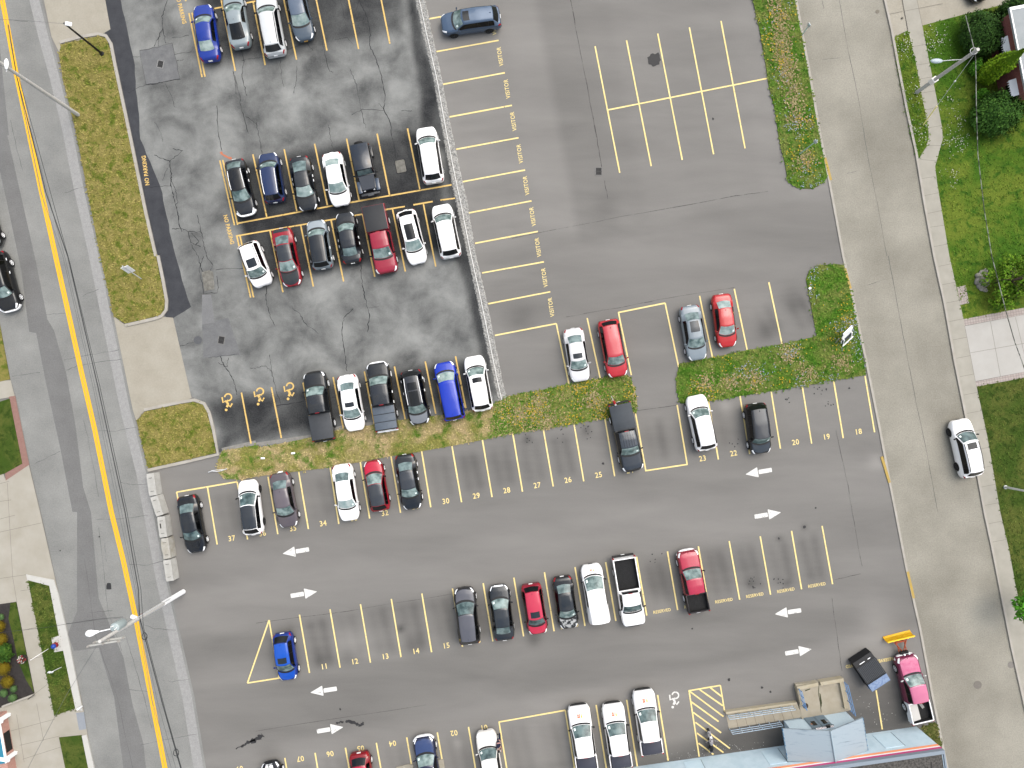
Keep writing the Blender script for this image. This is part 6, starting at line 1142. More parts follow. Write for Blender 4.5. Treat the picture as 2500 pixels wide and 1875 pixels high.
b = MB(); b.add([(tp.x+x, tp.y+y, z) for x, y, z in ((-.3, -.08, 2.35), (0, -.16, 2.15), (.3, .06, 2.4), (0, .16, 2.6), (-.3, -.05, 2.36), (0, -.13, 2.16), (.3, .09, 2.41), (0, .19, 2.61))], [(3, 2, 1, 0), (4, 5, 6, 7), (0, 1, 5, 4), (1, 2, 6, 5), (2, 3, 7, 6), (3, 0, 4, 7)]); b.build('sign_plate', M_WHT, t)
g0 = TG(0, 2, 280, 910); t = thing('marker_rod', 'thin white marker rod beside the hydrant', 'rod', (g0.x, g0.y, .09)); q = G(T(0, 2, 328, 878), 0)-g0; MB().tube((q.x*.9, q.y*.9, .1), (-.02, -.04, 1.5), .018, n=6).build('rod', M_WHT, t); MB().ball((-.02, -.04, 1.5), .035, 6, 5).build('tip', M_WHT, t)
# hydrant
g0 = G(T(0, 2, 370, 857)); t = thing('fire_hydrant', 'red fire hydrant with a bright blue cap on the white kerb', 'fire hydrant', (g0.x, g0.y, .13)); m_red = mat('hydrant_red', A(190, 46, 60), rough=.45)
q = G(T(0, 2, 345, 872), .95)-g0
b = MB(); b.tube((0, 0, 0), (0, 0, .05), .22, .22, 14); b.tube((0, 0, .05), (q.x*.8, q.y*.8, .72), .15, .14, 14); b.build('barrel', m_red, t, 50); b = MB(); b.lathe([(.2, .68), (.21, .72), (.2, .78), (.13, .88), (.05, .92), (.05, .98), (.01, .98)], (q.x*.85, q.y*.85, 0), n=16); b.build('bonnet', mat('hydrant_blue', A(28, 84, 204), rough=.4), t, 50)
for a in (0.3, 2.1, 4.2): b = MB(); b.tube((q.x*.6, q.y*.6, .52), (q.x*.6+.25*math.cos(a), q.y*.6+.25*math.sin(a), .52), .065, .065, 10); b.build('nozzle', m_red, t, 50)
# bent sign posts in the north verge
for base, top_, hh, lb in ((T(3, 0, 200, 1002), T(3, 0, 318, 910), 3.6, 'teal-grey sign post leaning over the south end of the north verge'), (T(3, 0, 222, 226), T(3, 0, 268, 158), 2.6, 'small pale sign post in the north verge near the top edge')):
    g0 = G(base); q = G(top_, hh)-g0; t = thing('sign_post', lb, 'sign post', (g0.x, g0.y, .06)); MB().tube((0, 0, 0), (q.x, q.y, hh), .04, n=8).build('post', mat('teal_post', (.34, .5, .5), rough=.6), t); b = MB(); b.box((q.x*.88, q.y*.88, hh*.9), (.04, .34, .4), rz=.6); b.build('sign_plate', M_GALV, t)
# white board sign on the bent verge
Q = lambda x, y, h_=0: G((1950+x/8.295, 780+y/8.295), h_)
t_g = Q(880, 540); t = thing('board_sign', 'white slatted board sign on two posts on the bent verge', 'sign', (t_g.x, t_g.y, .06)); rel = lambda p: Vector((p.x-t_g.x, p.y-t_g.y))
lo0, lo1 = rel(Q(900, 545, .3)), rel(Q(1110, 340, .3)); up0, up1 = rel(Q(770, 500, 1.7)), rel(Q(1010, 335, 1.7)); lo0 = lo0*.0+rel(Q(895, 540, .25)); u_ = (lo1-lo0).normalized()
up0, up1 = rel(Q(912, 520, .25))+Vector((-.02, .06)), rel(Q(1095, 345, .25))+Vector((-.02, .06)); nrm = Vector((-u_.y, u_.x))
b = MB(); Ls = (lo1-lo0).length
for k, (z0, z1, e) in enumerate(((.3, .62, 0), (.68, 1.05, .06), (1.12, 1.5, .0), (1.56, 1.82, .1))):
    a_, c_ = lo0+u_*(Ls*e), lo1-u_*(Ls*e*.6); off = nrm*(.12+.55*z0)
    b.add([(p.x+o_.x, p.y+o_.y, z) for z, o_ in ((z0, off), (z1, off+nrm*.2)) for p in (a_, c_)]+[(p.x+o_.x+nrm.x*.05, p.y+o_.y+nrm.y*.05, z-.04) for z, o_ in ((z0, off), (z1, off+nrm*.2)) for p in (a_, c_)], [(0, 1, 3, 2), (6, 7, 5, 4), (0, 2, 6, 4), (1, 5, 7, 3), (0, 4, 5, 1), (2, 3, 7, 6)])
b.build('board', M_WHT, t)
b = MB(); off = nrm*.2
b.add([(p.x+o_.x, p.y+o_.y, z) for z, o_ in ((.28, nrm*.2), (1.8, nrm*1.27)) for p in (lo0+u_*.05, lo1-u_*.05)], [(0, 1, 3, 2)]); b.build('backing', mat('sign_dark', A(70, 78, 86), rough=.7), t)
for p in (lo0+u_*.15, lo1-u_*.15): MB().tube((p.x, p.y, 0), (p.x+nrm.x*.55, p.y+nrm.y*.55, 1.0), .05, n=8).build('post', M_WHT, t)
b = MB(); b.tube((lo0.x, lo0.y, .15), (lo1.x, lo1.y, .15), .05, n=6); b.build('front_rail', M_WHT, t)
g0 = Q(740, 470); o = MB().tube((0, 0, 0), (-.12, .3, .9), .05, n=8).build('stake', mat('pale_stake', A(200, 204, 180), rough=.8)); o.location = (g0.x, g0.y, .05); label1(o, 'short pale stake in the grass just west of the white board sign', 'stake')
# bent metal strip by the strip of grass, litter
c = TG(0, 1, 1415, 1392); o = MB().pipe([(-.85, -.12, .05), (-.5, .0, .09), (-.1, -.05, .06), (.3, .02, .1), (.8, .2, .06)], .04, 6).pipe([(-.6, .02, .03), (0, .1, .05), (.7, .12, .04)], .03, 6).build('bent_metal_strip', M_GALV); o.location = (c.x, c.y, .02); label1(o, 'bent silvery metal strip lying at the west tip of the grass strip', 'metal strip')
for c_, lb in ((T(1, 1, 243, 1277), 'larger scrap of white litter on the dry grass above stall 34'), (T(1, 1, 47, 1310), 'smaller scrap of white litter on the dry grass near the west tip of the strip')):
    c = G(c_); o = MB().box((0, 0, 0), (.34, .16, .05), bev=.02).build('litter', M_WHT); o.location = (c.x, c.y, .12); o.rotation_euler = (.1, .1, R.uniform(0, .4)); label1(o, lb, 'litter')
c = TG(3, 1, 268, 210); o = MB().box((0, 0, 0), (.26, .18, .1), bev=.03).build('litter', M_WHT); o.location = (c.x, c.y, .12); o.rotation_euler = (0, .2, .5); label1(o, 'white paper scrap at the corner of the bent verge by the empty stall', 'litter')
# beige slabs by the navy SUV
m_slab = mat('beige_slab', A(192, 184, 164), rough=.9, noise=(2, .3, .7, 8), base2=A(206, 200, 184), bump=(20, .4))
for poly, lb in (([(900+375/5.53, 1700+950/5.53), (900+545/5.53, 1700+910/5.53), (900+600/5.53, 1700+915/5.53), (900+640/5.53, 1700+1250/5.53), (900+420/5.53, 1700+1300/5.53)], 'beige concrete slab under the left side of the navy blue SUV'), ([(900+915/5.53, 1700+858/5.53), (900+1010/5.53, 1700+843/5.53), (900+1060/5.53, 1700+1180/5.53), (900+960/5.53, 1700+1200/5.53)], 'narrow beige concrete slab along the right side of the navy blue SUV')):
    label1(MB().prism(gp(poly), -.02, .1).build('concrete_slab', m_slab), lb, 'concrete slab')

# ---- shrubs and trees
def leaves(b, c, rad, n, size, seed, lump=.18, squash=1.0, core=.8, cone=False, mi=0, droop=0.0):
    rr = random.Random(seed); K_ = [(rr.uniform(-1, 1), rr.uniform(-1, 1), rr.uniform(-.2, 1), rr.uniform(.25, .5)) for _ in range(14)]
    for _ in range(n):
        while True:
            d = Vector((rr.gauss(0, 1), rr.gauss(0, 1), rr.gauss(0, 1)));
            if d.length > .1: d.normalize()
            if d.z > -.35: break
        k = 1-lump*.5
        for kx, ky, kz, kr in K_:
            q = Vector((kx, ky, kz)).normalized(); k += lump*max(0, 1-(d-q).length/kr)*1.2
        r = k*(rr.uniform(.72, 1.02) if rr.random() < .7 else rr.uniform(.9, 1.1))
        if cone: z = rr.random()**1.25; a = rr.uniform(0, 2*PI); w = (math.sin(PI*min(1, (z+.12)))**.7)*(1-z*.35); p = Vector((c[0]+rad[0]*w*math.cos(a)*rr.uniform(.75, 1.08)*(1+lump*math.sin(5*a+9*z)), c[1]+rad[1]*w*math.sin(a)*rr.uniform(.75, 1.08)*(1+lump*math.sin(4*a+7*z)), c[2]+rad[2]*2*z)); d = Vector((math.cos(a), math.sin(a), .9)).normalized()
        else: p = Vector((c[0]+rad[0]*d.x*r, c[1]+rad[1]*d.y*r, c[2]+rad[2]*d.z*r))
        s_ = size*rr.uniform(.6, 1.35); t1 = (d.orthogonal()+Vector((rr.gauss(0, .7), rr.gauss(0, .7), rr.gauss(0, .5)))).normalized(); t2 = d.cross(t1).normalized(); t1 = (t1+d*rr.uniform(-.2, .6)-Vector((0, 0, droop))).normalized()
        b.add([p-t2*s_*.35, p+t1*s_*.6+t2*s_*.12-t2*s_*.4, p+t1*s_*1.1, p+t1*s_*.6+t2*s_*.38, p+t2*s_*.35], [(0, 1, 2, 3, 4)], mi)
    return b
def shrub(name, lb, px, h_, rad, n, size, cols, seed, lump=.2, cat='shrub', group=None, core=True, bottom=.05):
    c = G(px, h_); t = thing(name, lb, cat, (c.x, c.y, 0), 0, group); b = MB()
    if core: b.ball((0, 0, rad[2]*.78), (rad[0]*.78, rad[1]*.78, rad[2]*.74), 12, 8, lump=.08, seed=seed)
    leaves(b, (0, 0, rad[2]*.82), rad, n, size, seed, lump)
    b.build('foliage', mat(name+'_leaf_%d' % seed, cols[0], rough=.85, island=cols, spec=.2), t)
    MB().tube((0, 0, 0), (0, 0, rad[2]*.9), .07, .04).build('trunk', mat('bark', A(84, 70, 56), rough=.95), t); return t
DG = [A(52, 88, 34), A(70, 112, 42), A(40, 72, 28), A(86, 128, 50), A(60, 98, 36)]; MG = [A(84, 150, 34), A(104, 172, 42), A(66, 124, 30), A(124, 186, 56)]
shrub('yew_shrub', 'large dark green shrub nearest the corner driveway of the white-roofed house', T(3, 0, 1395, 215), 1.2, (2.0, 2.05, 1.3), 5200, .14, DG, 21, group='dark shrubs by the house')
shrub('yew_shrub', 'dark green shrub tucked behind the big one against the white roof corner', T(3, 0, 1575, 60), 1.3, (1.05, .95, 1.4), 1500, .14, DG, 22, group='dark shrubs by the house')
shrub('yew_shrub', 'wide dark green shrub south of the tall column conifer', T(3, 0, 1490, 735), 1.2, (2.15, 2.0, 1.3), 5600, .14, [A(62, 108, 38), A(82, 130, 48), A(46, 86, 32), A(102, 150, 58), A(70, 116, 40)], 23, group='dark shrubs by the house')
shrub('small_shrub', 'small bright green shrub left of the column conifer', T(3, 0, 1345, 440), .5, (.55, .68, .62), 700, .12, MG, 24, group='small green shrubs'); shrub('small_shrub', 'small bright green shrub on the rim of the wide dark shrub', T(3, 0, 1385, 608), .5, (.55, .45, .55), 500, .12, MG, 25, group='small green shrubs')
# column conifer
c = G((2396, 190)); t = thing('column_conifer', 'tall narrow yellow-green conifer in front of the brick house wall', 'tree', (c.x, c.y, 0)); b = MB(); b.lathe([(.5, .1), (.72, .8), (.7, 2.2), (.5, 3.8), (.2, 4.9)], n=12); leaves(b, (0, 0, .05), (.95, .95, 2.62), 5200, .17, 31, .14, cone=True); b.build('foliage', mat('conifer_leaf', A(80, 118, 16), rough=.85, island=[A(110, 156, 18), A(140, 184, 24), A(88, 130, 20), A(164, 200, 40), A(124, 168, 22)], spec=.2), t); MB().tube((0, 0, 0), (0, 0, 1), .1).build('trunk', mat('bark', A(84, 70, 56)), t)
# weeping conifer with its stone ring
c = TG(3, 1, 1470, 175); t = thing('weeping_tree', 'feathery green weeping tree growing beside a ring of pale stones', 'tree', (c.x, c.y, 0)); b = MB()
rr = random.Random(5)
for k in range(46):
    a = rr.uniform(0, 2*PI); rd = rr.uniform(.5, 2.15); zz = rr.uniform(1.2, 2.6); leaves(b, (.55+rd*math.cos(a)*1.0, rd*math.sin(a)*.95, zz*(1-.18*rd)), (.55, .5, .34), 95, .17, 100+k, .3, droop=.4)
b.build('foliage', mat('weeping_leaf', A(86, 126, 26), rough=.85, island=[A(96, 150, 28), A(128, 178, 40), A(70, 116, 24), A(156, 190, 58), A(112, 160, 36)], spec=.2), t); MB().pipe([(0, 0, 0), (.1, .05, .8), (.4, .0, 1.7), (.8, .1, 2.3)], .09).build('trunk', mat('bark', A(84, 70, 56)), t)
for k in range(6):
    a = rr.uniform(0, 2*PI); MB().pipe([(.3, 0, 1.5), (.5+.7*math.cos(a), .7*math.sin(a), 2.1), (.5+1.5*math.cos(a), 1.5*math.sin(a), 1.5)], .03, 5).build('limb', mat('bark', A(84, 70, 56)), t)
for k, (x, y, s_) in enumerate(((1357, 130, .32), (1352, 165, .38), (1362, 195, .3), (1378, 212, .28), (1375, 112, .28), (1402, 100, .25), (1400, 222, .24))):
    c = TG(3, 1, x, y); o = MB().ball((0, 0, 0), (s_, s_*.8, s_*.5), 9, 6, lump=.16, seed=k).build('garden_stone', mat('stone_grey', A(156, 154, 142), rough=.95, noise=(4, .3, .7, 8), base2=A(190, 188, 178)), None, 60); o.location = (c.x, c.y, .15); o.rotation_euler = (0, 0, k); tag(o, 'rounded pale stone of the ring around the weeping tree', 'stone', 'ring of pale stones')
c = TG(3, 1, 1385, 160); o = MB().ball((0, 0, .06), (.62, .75, .26), 14, 8, lump=.07, seed=9).build('boulder', mat('boulder_grey', A(142, 140, 128), rough=.95, noise=(3, .3, .7, 8), base2=A(178, 176, 164), bump=(10, .8)), None, 60); o.location = (c.x, c.y, .06); label1(o, 'broad flat grey boulder inside the ring of pale stones', 'boulder')
# street tree reaching in from the right edge
c = TG(3, 2, 1690, 620, 3); OX = 1.3; t = thing('street_tree', 'bright green leafy tree reaching over the sidewalk from the right edge', 'tree', (c.x+OX, c.y, 0)); b = MB()
for k in range(26):
    a = rr.uniform(0, 2*PI); rd = rr.uniform(.1, 1.1); leaves(b, (rd*math.cos(a)*1.5-OX*.7, rd*math.sin(a)*1.1, rr.uniform(2.4, 3.8)), (.46, .46, .36), 60, .24, 300+k, .3, droop=.25)
b.build('crown', mat('tree_leaf', A(76, 142, 30), rough=.8, island=[A(92, 176, 36), A(122, 206, 60), A(70, 142, 28), A(148, 216, 84)], spec=.2), t); MB().tube((0, 0, 0), (-.3, 0, 3.1), .11, .05).build('trunk', mat('bark', A(84, 70, 56)), t)
# planted bed at the left edge
YS = [A(158, 136, 30), A(178, 156, 40), A(136, 116, 24), A(120, 112, 30)]; GS = [A(110, 150, 90), A(128, 168, 104), A(92, 130, 76)]
for k, (x, y, r_, cols, lb) in enumerate(((-4, 740, .52, YS, 'northernmost yellow ball shrub in the dark planting bed'), (6, 825, .62, YS, 'large yellow-brown ball shrub just north of the leafy flower bush'), (26, 1010, .64, YS, 'yellow ball shrub with a dark band south of the leafy flower bush'), (50, 1100, .54, YS, 'round yellow ball shrub nearest the three green ones'), (-2, 684, .26, GS, 'little pale green ball shrub at the north end of the planting bed'), (20, 1176, .34, GS, 'pale green ball shrub by the building corner of the planting bed'), (81, 1150, .3, GS, 'pale green ball shrub nearest the sidewalk corner'), (78, 1207, .36, GS, 'southernmost pale green ball shrub in the planting bed'))):
    shrub('ball_shrub', lb, T(0, 2, x, y), .35, (r_, r_, r_*.85), int(3600*r_), .045, cols, 40+k, lump=.03, group='clipped ball shrubs in the planting bed')
shrub('flower_bush', 'loose leafy green bush with small pink blooms in the planting bed', T(0, 2, 32, 905), .4, (.7, .8, .6), 900, .16, [A(70, 116, 36), A(50, 92, 28), A(104, 146, 54), A(92, 130, 46)], 50, lump=.35)
c = TG(0, 2, 140, 957, .4); t = thing('flower_globe', 'round wire planter of red and white flowers beside the dark planting bed', 'planter', (c.x, c.y, 0)); b = MB(); b.lathe([(.02, 0), (.3, 0), (.38, .3), (.4, .34), (.36, .34), (.3, .3)], n=18); b.build('pot', mat('pot_dark', A(60, 56, 50), rough=.8), t, 40); b = MB()
for k in range(46): a = rr.uniform(0, 2*PI); q = .36*math.sqrt(rr.random()); b.ball((q*math.cos(a), q*math.sin(a), .46-.2*q+rr.uniform(0, .08)), rr.uniform(.035, .07), 6, 4, mi=rr.choice((0, 0, 1, 1, 2)))
b.build('flowers', [mat('petal_red', A(178, 40, 44)), mat('petal_white', A(236, 232, 220)), mat('leaf_dark', A(60, 84, 40))], t)
# tufts of weeds by the building corner
tufts('weeds', pts(3, 2, 985, 1395, 1090, 1370, 1120, 1520, 1060, 1470), 420, [A(112, 118, 62), A(84, 96, 44), A(140, 132, 84)], size=(.1, .25), z=.02, seed=33, label='weeds and dry grass at the building corner beside the side street')

# ---- white-roofed house at the right edge
hr = 3.4; A_, B_ = T(3, 0, 1560, 50), T(3, 0, 1668, 600); a, c_ = G(A_, hr), G(B_, hr); d = (c_-a).normalized(); n_ = Vector((-d.y, d.x)); n_ = n_ if n_.x > 0 else -n_
t = thing('house', 'brick house with a pale flat roof and two white window awnings', 'house', (a.x, a.y, 0)); Pm = lambda s_, e: ((d*s_+n_*e).x, (d*s_+n_*e).y); Lh = (c_-a).length
b = MB(); b.prism([Pm(.3, .35), Pm(Lh-.3, .35), Pm(Lh-.3, 9), Pm(.3, 9)], 0, hr-.12); b.build('wall', mat('house_brick', (.16, .05, .045), rough=.9, noise=(8, .3, .7), base2=(.24, .09, .075)), t)
b = MB(); b.prism([Pm(0, 0), Pm(Lh, 0), Pm(Lh, 9.4), Pm(0, 9.4)], hr-.1, hr); rf = b.build('roof', mat('roof_membrane', A(166, 176, 180), rough=.6, noise=(.6, .3, .7), base2=A(188, 196, 200)), t)
b = MB(); b.wall([Pm(0.08, 9.4), Pm(.08, .08), Pm(Lh-.08, .08), Pm(Lh-.08, 9.4)], .16, hr-.16, hr+.07); b.build('fascia', M_WHT, rf)
b = MB(); b.wall([Pm(.2, 9.3), Pm(.2, .2)], .1, hr+.01, hr+.04); b.build('gutter', M_WHT, rf)
for (x0_, y0_), (x1_, y1_) in (((1515, 245), (1530, 345)), ((1560, 522), (1580, 628))):
    hz = 2.0; o0, o1 = G(T(3, 0, x0_, y0_), hz)-a, G(T(3, 0, x1_, y1_), hz)-a; s0, s1 = o0.dot(d), o1.dot(d); e = (o0.dot(n_)+o1.dot(n_))/2
    b = MB(); z1 = 2.28; q = [Pm(s0, e), Pm(s1, e), Pm(s1, .349), Pm(s0, .349)]; b.add([(*q[0], hz), (*q[1], hz), (*q[2], z1), (*q[3], z1), (*q[0], hz-.05), (*q[1], hz-.05), (*q[2], z1-.06), (*q[3], z1-.06)], [(0, 1, 2, 3), (7, 6, 5, 4), (0, 4, 5, 1), (1, 5, 6, 2), (3, 7, 4, 0)])
    if n_.cross(d) != 0: pass
    for k in range(7): f = (k+.5)/7; b.box(((q[0][0]+(q[1][0]-q[0][0])*f), (q[0][1]+(q[1][1]-q[0][1])*f), hz-.1), (.05, .1, .14), rz=math.atan2(d.y, d.x))
    aw = b.build('awning', mat('awning_white', (.8, .81, .82), rough=.5), t)
    b = MB(); m0 = Pm((s0+s1)/2, .34); b.box((m0[0], m0[1], 1.6), (abs(s1-s0)*.8, .03, 1.3), rz=math.atan2(d.y, d.x)); b.build('window', M_SG, t)

# ---- blue-grey commercial building at the bottom
hb = 4.0; m_blue = mat('wall_pale_blue', (.42, .54, .61), rough=.8, noise=(1.4, .35, .65, 8), base2=(.50, .61, .68), bump=(25, .2)); m_bl2 = mat('wall_blue_worn', A(166, 190, 204), rough=.85, noise=(2.5, .35, .65, 8), base2=A(180, 204, 218))
w0, w1 = TG(2, 2, 800, 1650), TG(3, 2, 962, 1390); d = (w1-w0).normalized(); nrm = Vector((-d.y, d.x))   # wall face, nrm points north
org = w1; t = thing('commercial_building', 'pale blue flat-roofed building with an orange, white and magenta stripe along its parapet', 'building', (org.x, org.y, 0)); LB = 34.0; DP = 14.0
Pb = lambda s_, e: ((-d*s_-nrm*e).x, (-d*s_-nrm*e).y)       # s west along the wall, e into the building
b = MB(); b.prism([Pb(0, 0), Pb(LB, 0), Pb(LB, DP), Pb(0, DP)], 0, hb-.02); b.build('wall', m_blue, t)
b = MB(); b.prism([Pb(.25, .25), Pb(LB, .25), Pb(LB, DP), Pb(.25, DP)], hb-.019, hb+.0); rf = b.build('roof', mat('roof_gravel', A(64, 62, 60), rough=.95, noise=(6, .35, .65, 8), base2=A(128, 125, 120), bump=(16, .9)), t)
def band(name, z0, z1, m, e=.012):
    b = MB(); b.prism([Pb(-e, -e), Pb(LB, -e), Pb(LB, .05), Pb(.05, .05), Pb(.05, DP), Pb(-e, DP)], z0, z1); b.build(name, m, t)
band('orange_stripe', 3.02, 3.3, mat('stripe_orange', (.80, .30, .14), rough=.7)); band('white_stripe', 3.3, 3.46, mat('stripe_white', (.8, .78, .78), rough=.7), .014); band('magenta_stripe', 3.46, 3.72, mat('stripe_magenta', (.50, .05, .18), rough=.7), .016)
b = MB(); b.wall([Pb(LB, .1), Pb(.1, .1), Pb(.1, DP)], .32, hb-.24, hb+.12); b.build('parapet', mat('coping_blue', A(168, 182, 196), rough=.7), t)
b = MB(); b.wall([Pb(1.2, .9), Pb(1.2, DP)], .05, hb+.0, hb+.05); b.wall([Pb(LB, 6), Pb(1.2, 6)], .05, hb, hb+.05); b.build('roof_seam', mat('seam_grey', A(96, 94, 92)), rf)
for s_, wd in ((3.3, 1.6), (13.2, 1.5), (20, 1.5)):
    b = MB(); q = Pb(s_, -.012); b.box((q[0], q[1], 1.5), (wd, .03, 2.2), rz=math.atan2(d.y, d.x)); b.build('panelled_bay', mat('panel_blue', (.47, .61, .69), rough=.7, noise=(2, .3, .7), base2=(.53, .66, .74)), t)
    b = MB(); q = Pb(s_-wd/2-.02, -.018); b.box((q[0], q[1], 1.5), (.03, .04, 2.25), rz=math.atan2(d.y, d.x)); b.build('panel_joint', mat('panel_line', A(92, 110, 124)), t)
# entrance porch with gabled roof
f0, f1 = TG(3, 2, 100, 1350), TG(3, 2, 494, 1283); e0 = G(T(3, 2, 95, 1405), 2.6); e1 = G(T(3, 2, 615, 1335), 2.6); rg = G(T(3, 2, 405, 1420), 3.5); eb0 = G(T(3, 2, 125, 1590), 2.6)
O2 = Vector((org.x, org.y)); rel = lambda p: (p.x-O2.x, p.y-O2.y); dw = (f1-f0).normalized(); back = -Vector((-dw.y, dw.x)); 
if back.y > 0: back = -back
b = MB(); dep = 2.55; b.prism([rel(f0), rel(f1), rel(f1+back*dep), rel(f0+back*dep)], 0, 2.55); porch = b.build('porch_wall', mat('porch_blue', (.40, .50, .56), rough=.8, noise=(20, .35, .65, 3), base2=(.47, .57, .63)), t)
dm0, dm1 = TG(3, 2, 218, 1330), TG(3, 2, 352, 1304); dc = (dm0+dm1)/2; q = rel(dc+(-back)*.02)
for sx in (-.44, .44):
    b = MB(); b.box((q[0]+dw.x*sx, q[1]+dw.y*sx, 1.08), (.84, .07, 2.1), rz=math.atan2(dw.y, dw.x)); dr = b.build('door', mat('door_slate', (.12, .17, .21), rough=.4), porch)
    b = MB(); b.box((q[0]+dw.x*sx-back.x*.042, q[1]+dw.y*sx-back.y*.042, 1.45), (.34, .03, .7), rz=math.atan2(dw.y, dw.x)); b.build('door_window', M_SG, porch)
b = MB(); b.box((q[0]-back.x*.02, q[1]-back.y*.02, 2.18), (1.86, .1, .09), rz=math.atan2(dw.y, dw.x)); b.build('door_frame', mat('frame_slate', (.09, .12, .14)), porch)
b = MB(); b.box((q[0]+dw.x*.1-back.x*.03, q[1]+dw.y*.1-back.y*.03, 2.36), (1.5, .05, .2), rz=math.atan2(dw.y, dw.x)); sg = b.build('notice_sign', mat('notice_white', (.74, .7, .72), rough=.6), porch)
b = MB()
for k in range(9): b.box((q[0]+dw.x*(-.5+.15*k)-back.x*.06, q[1]+dw.y*(-.5+.15*k)-back.y*.06, 2.4-.07*(k % 2)), (.1, .012, .05), rz=math.atan2(dw.y, dw.x))
b.build('notice_lettering', mat('notice_grey', A(150, 130, 140)), sg)
b = MB(); b.box((q[0]+dw.x*.38-back.x*.14, q[1]+dw.y*.38-back.y*.14, 2.42), (.34, .24, .16), rz=math.atan2(dw.y, dw.x), bev=.03); b.build('porch_light', M_BK, porch, 40)
for sx, cc in ((-.62, A(214, 150, 110)), (.66, A(214, 216, 220))):
    b = MB(); b.box((q[0]+dw.x*sx-back.x*.045, q[1]+dw.y*sx-back.y*.045, 1.5), (.26, .02, .2), rz=math.atan2(dw.y, dw.x)); b.build('door_notice', mat('notice_%d' % int(cc[2]*1000), cc), porch)
def v3(p, z): return (p.x-O2.x, p.y-O2.y, z)
dl = (eb0-e0).length; bk = (eb0-e0).normalized(); b = MB(); th = .16
pts3 = [v3(e0, 2.6), v3(rg, 3.5), v3(e1, 2.6), v3(e0+bk*(dl+.3), 2.6), v3(rg+bk*(dl+.3), 3.5), v3(e1+bk*(dl+.3), 2.6)]; lo3 = [(x, y, z-th) for x, y, z in pts3]
b.add(pts3+lo3, [(0, 3, 4, 1)[::-1], (1, 4, 5, 2)[::-1], (6, 7, 10, 9)[::-1], (7, 8, 11, 10)[::-1], (0, 6, 9, 3), (2, 5, 11, 8), (0, 1, 7, 6)[::-1], (1, 2, 8, 7)[::-1], (3, 9, 10, 4), (4, 10, 11, 5)])
def plank_mat():
    m = bpy.data.materials.new('worn_plank_roof'); m.use_nodes = True; n, l = m.node_tree.nodes, m.node_tree.links; q_ = n['Principled BSDF']; q_.inputs['Roughness'].default_value = .8
    tc = n.new('ShaderNodeTexCoord'); mp = n.new('ShaderNodeMapping'); mp.inputs['Rotation'].default_value = (0, 0, -math.atan2(dw.y, dw.x)); mp.inputs['Scale'].default_value = (.25, 3.2, .25); l.new(tc.outputs['Object'], mp.inputs['Vector'])
    nz = n.new('ShaderNodeTexNoise'); nz.inputs['Scale'].default_value = 2.2; nz.inputs['Detail'].default_value = 7; nz.inputs['Roughness'].default_value = .7; l.new(mp.outputs['Vector'], nz.inputs['Vector'])
    rp = n.new('ShaderNodeValToRGB'); e = rp.color_ramp.elements; e[0].position = .3; e[0].color = (*A(120, 146, 166), 1); e[1].position = .44; e[1].color = (*A(190, 208, 220), 1); l.new(nz.outputs['Fac'], rp.inputs['Fac']); l.new(rp.outputs['Color'], q_.inputs['Base Color']); return m
b.build('porch_roof', plank_mat(), t)
b = MB(); b.pipe([v3(rg-bk*.02, 3.53), v3(rg+bk*(dl+.3), 3.53)], .07, 8); b.build('ridge_cap', mat('ridge_blue', A(196, 218, 230)), t, 60)
for ee in (e0, e1):
    b = MB(); b.wall([rel(ee-bk*.01), rel(ee+bk*(dl+.3))], .05, 2.40, 2.63); b.build('roof_edge_flake', mat('flake_blue', A(70, 140, 190), rough=.8, noise=(5, .45, .55), base2=A(186, 210, 222)), t)
# landing and ramp
m_land = mat('landing_concrete', A(196, 186, 164), rough=.95, noise=(1.5, .3, .7, 8), base2=A(212, 204, 186), bump=(18, .4))
LZ = .32; t2 = thing('entrance_landing', 'cracked beige concrete landing with a low wall in front of the porch doors', 'landing', (org.x, org.y, 0)); P3 = lambda x, y, h_=0: rel(TG(3, 2, x, y, h_))
b = MB(); b.prism([P3(178, 1118, LZ), P3(488, 1075, LZ), P3(540, 1285, LZ), P3(220, 1345, LZ)], -.02, LZ); b.build('slab', m_land, t2)
b = MB(); b.wall([P3(186, 1140, .45), P3(322, 1112, .45)], .3, .0, .6); b.wall([P3(336, 1110, .45), P3(484, 1085, .45)], .3, 0, .6); b.wall([P3(470, 1092, .45), P3(505, 1270, .45)], .3, 0, .58); b.wall([P3(186, 1128, .4), P3(215, 1245, .4)], .2, 0, .5); b.build('low_wall', mat('cream_wall', A(212, 200, 170), rough=.9, noise=(2, .3, .7), base2=A(222, 212, 188)), t2)
b = MB(); b.strip([P3(330, 1115, LZ), P3(327, 1180, LZ), P3(338, 1235, LZ), P3(345, 1300, LZ)], .05, LZ+.005); b.sheet([P3(333, 1172, LZ), P3(340, 1180, LZ), P3(350, 1235, LZ), P3(346, 1268, LZ), P3(338, 1240, LZ)], LZ+.007); b.sheet([P3(240, 1155, LZ), P3(275, 1143, LZ), P3(272, 1150, LZ), P3(240, 1162, LZ)], LZ+.006); b.build('crack', mat('moss_crack', A(72, 78, 48), rough=.95), t2)
c = TG(3, 2, 243, 1256, LZ); b = MB(); b.lathe([(.24, 0), (.24, .03), (.02, .035)], n=18); o = b.build('door_mat', mat('mat_brown', A(78, 66, 56), rough=.95)); o.location = (c.x, c.y, LZ); label1(o, 'small round brown mat on the concrete landing', 'mat')
t3 = thing('entrance_ramp', 'long beige concrete ramp with wheel-high edges leading up to the landing', 'ramp', (org.x, org.y, 0)); P2_ = lambda x, y, h_=0: rel(TG(2, 2, x, y, h_))
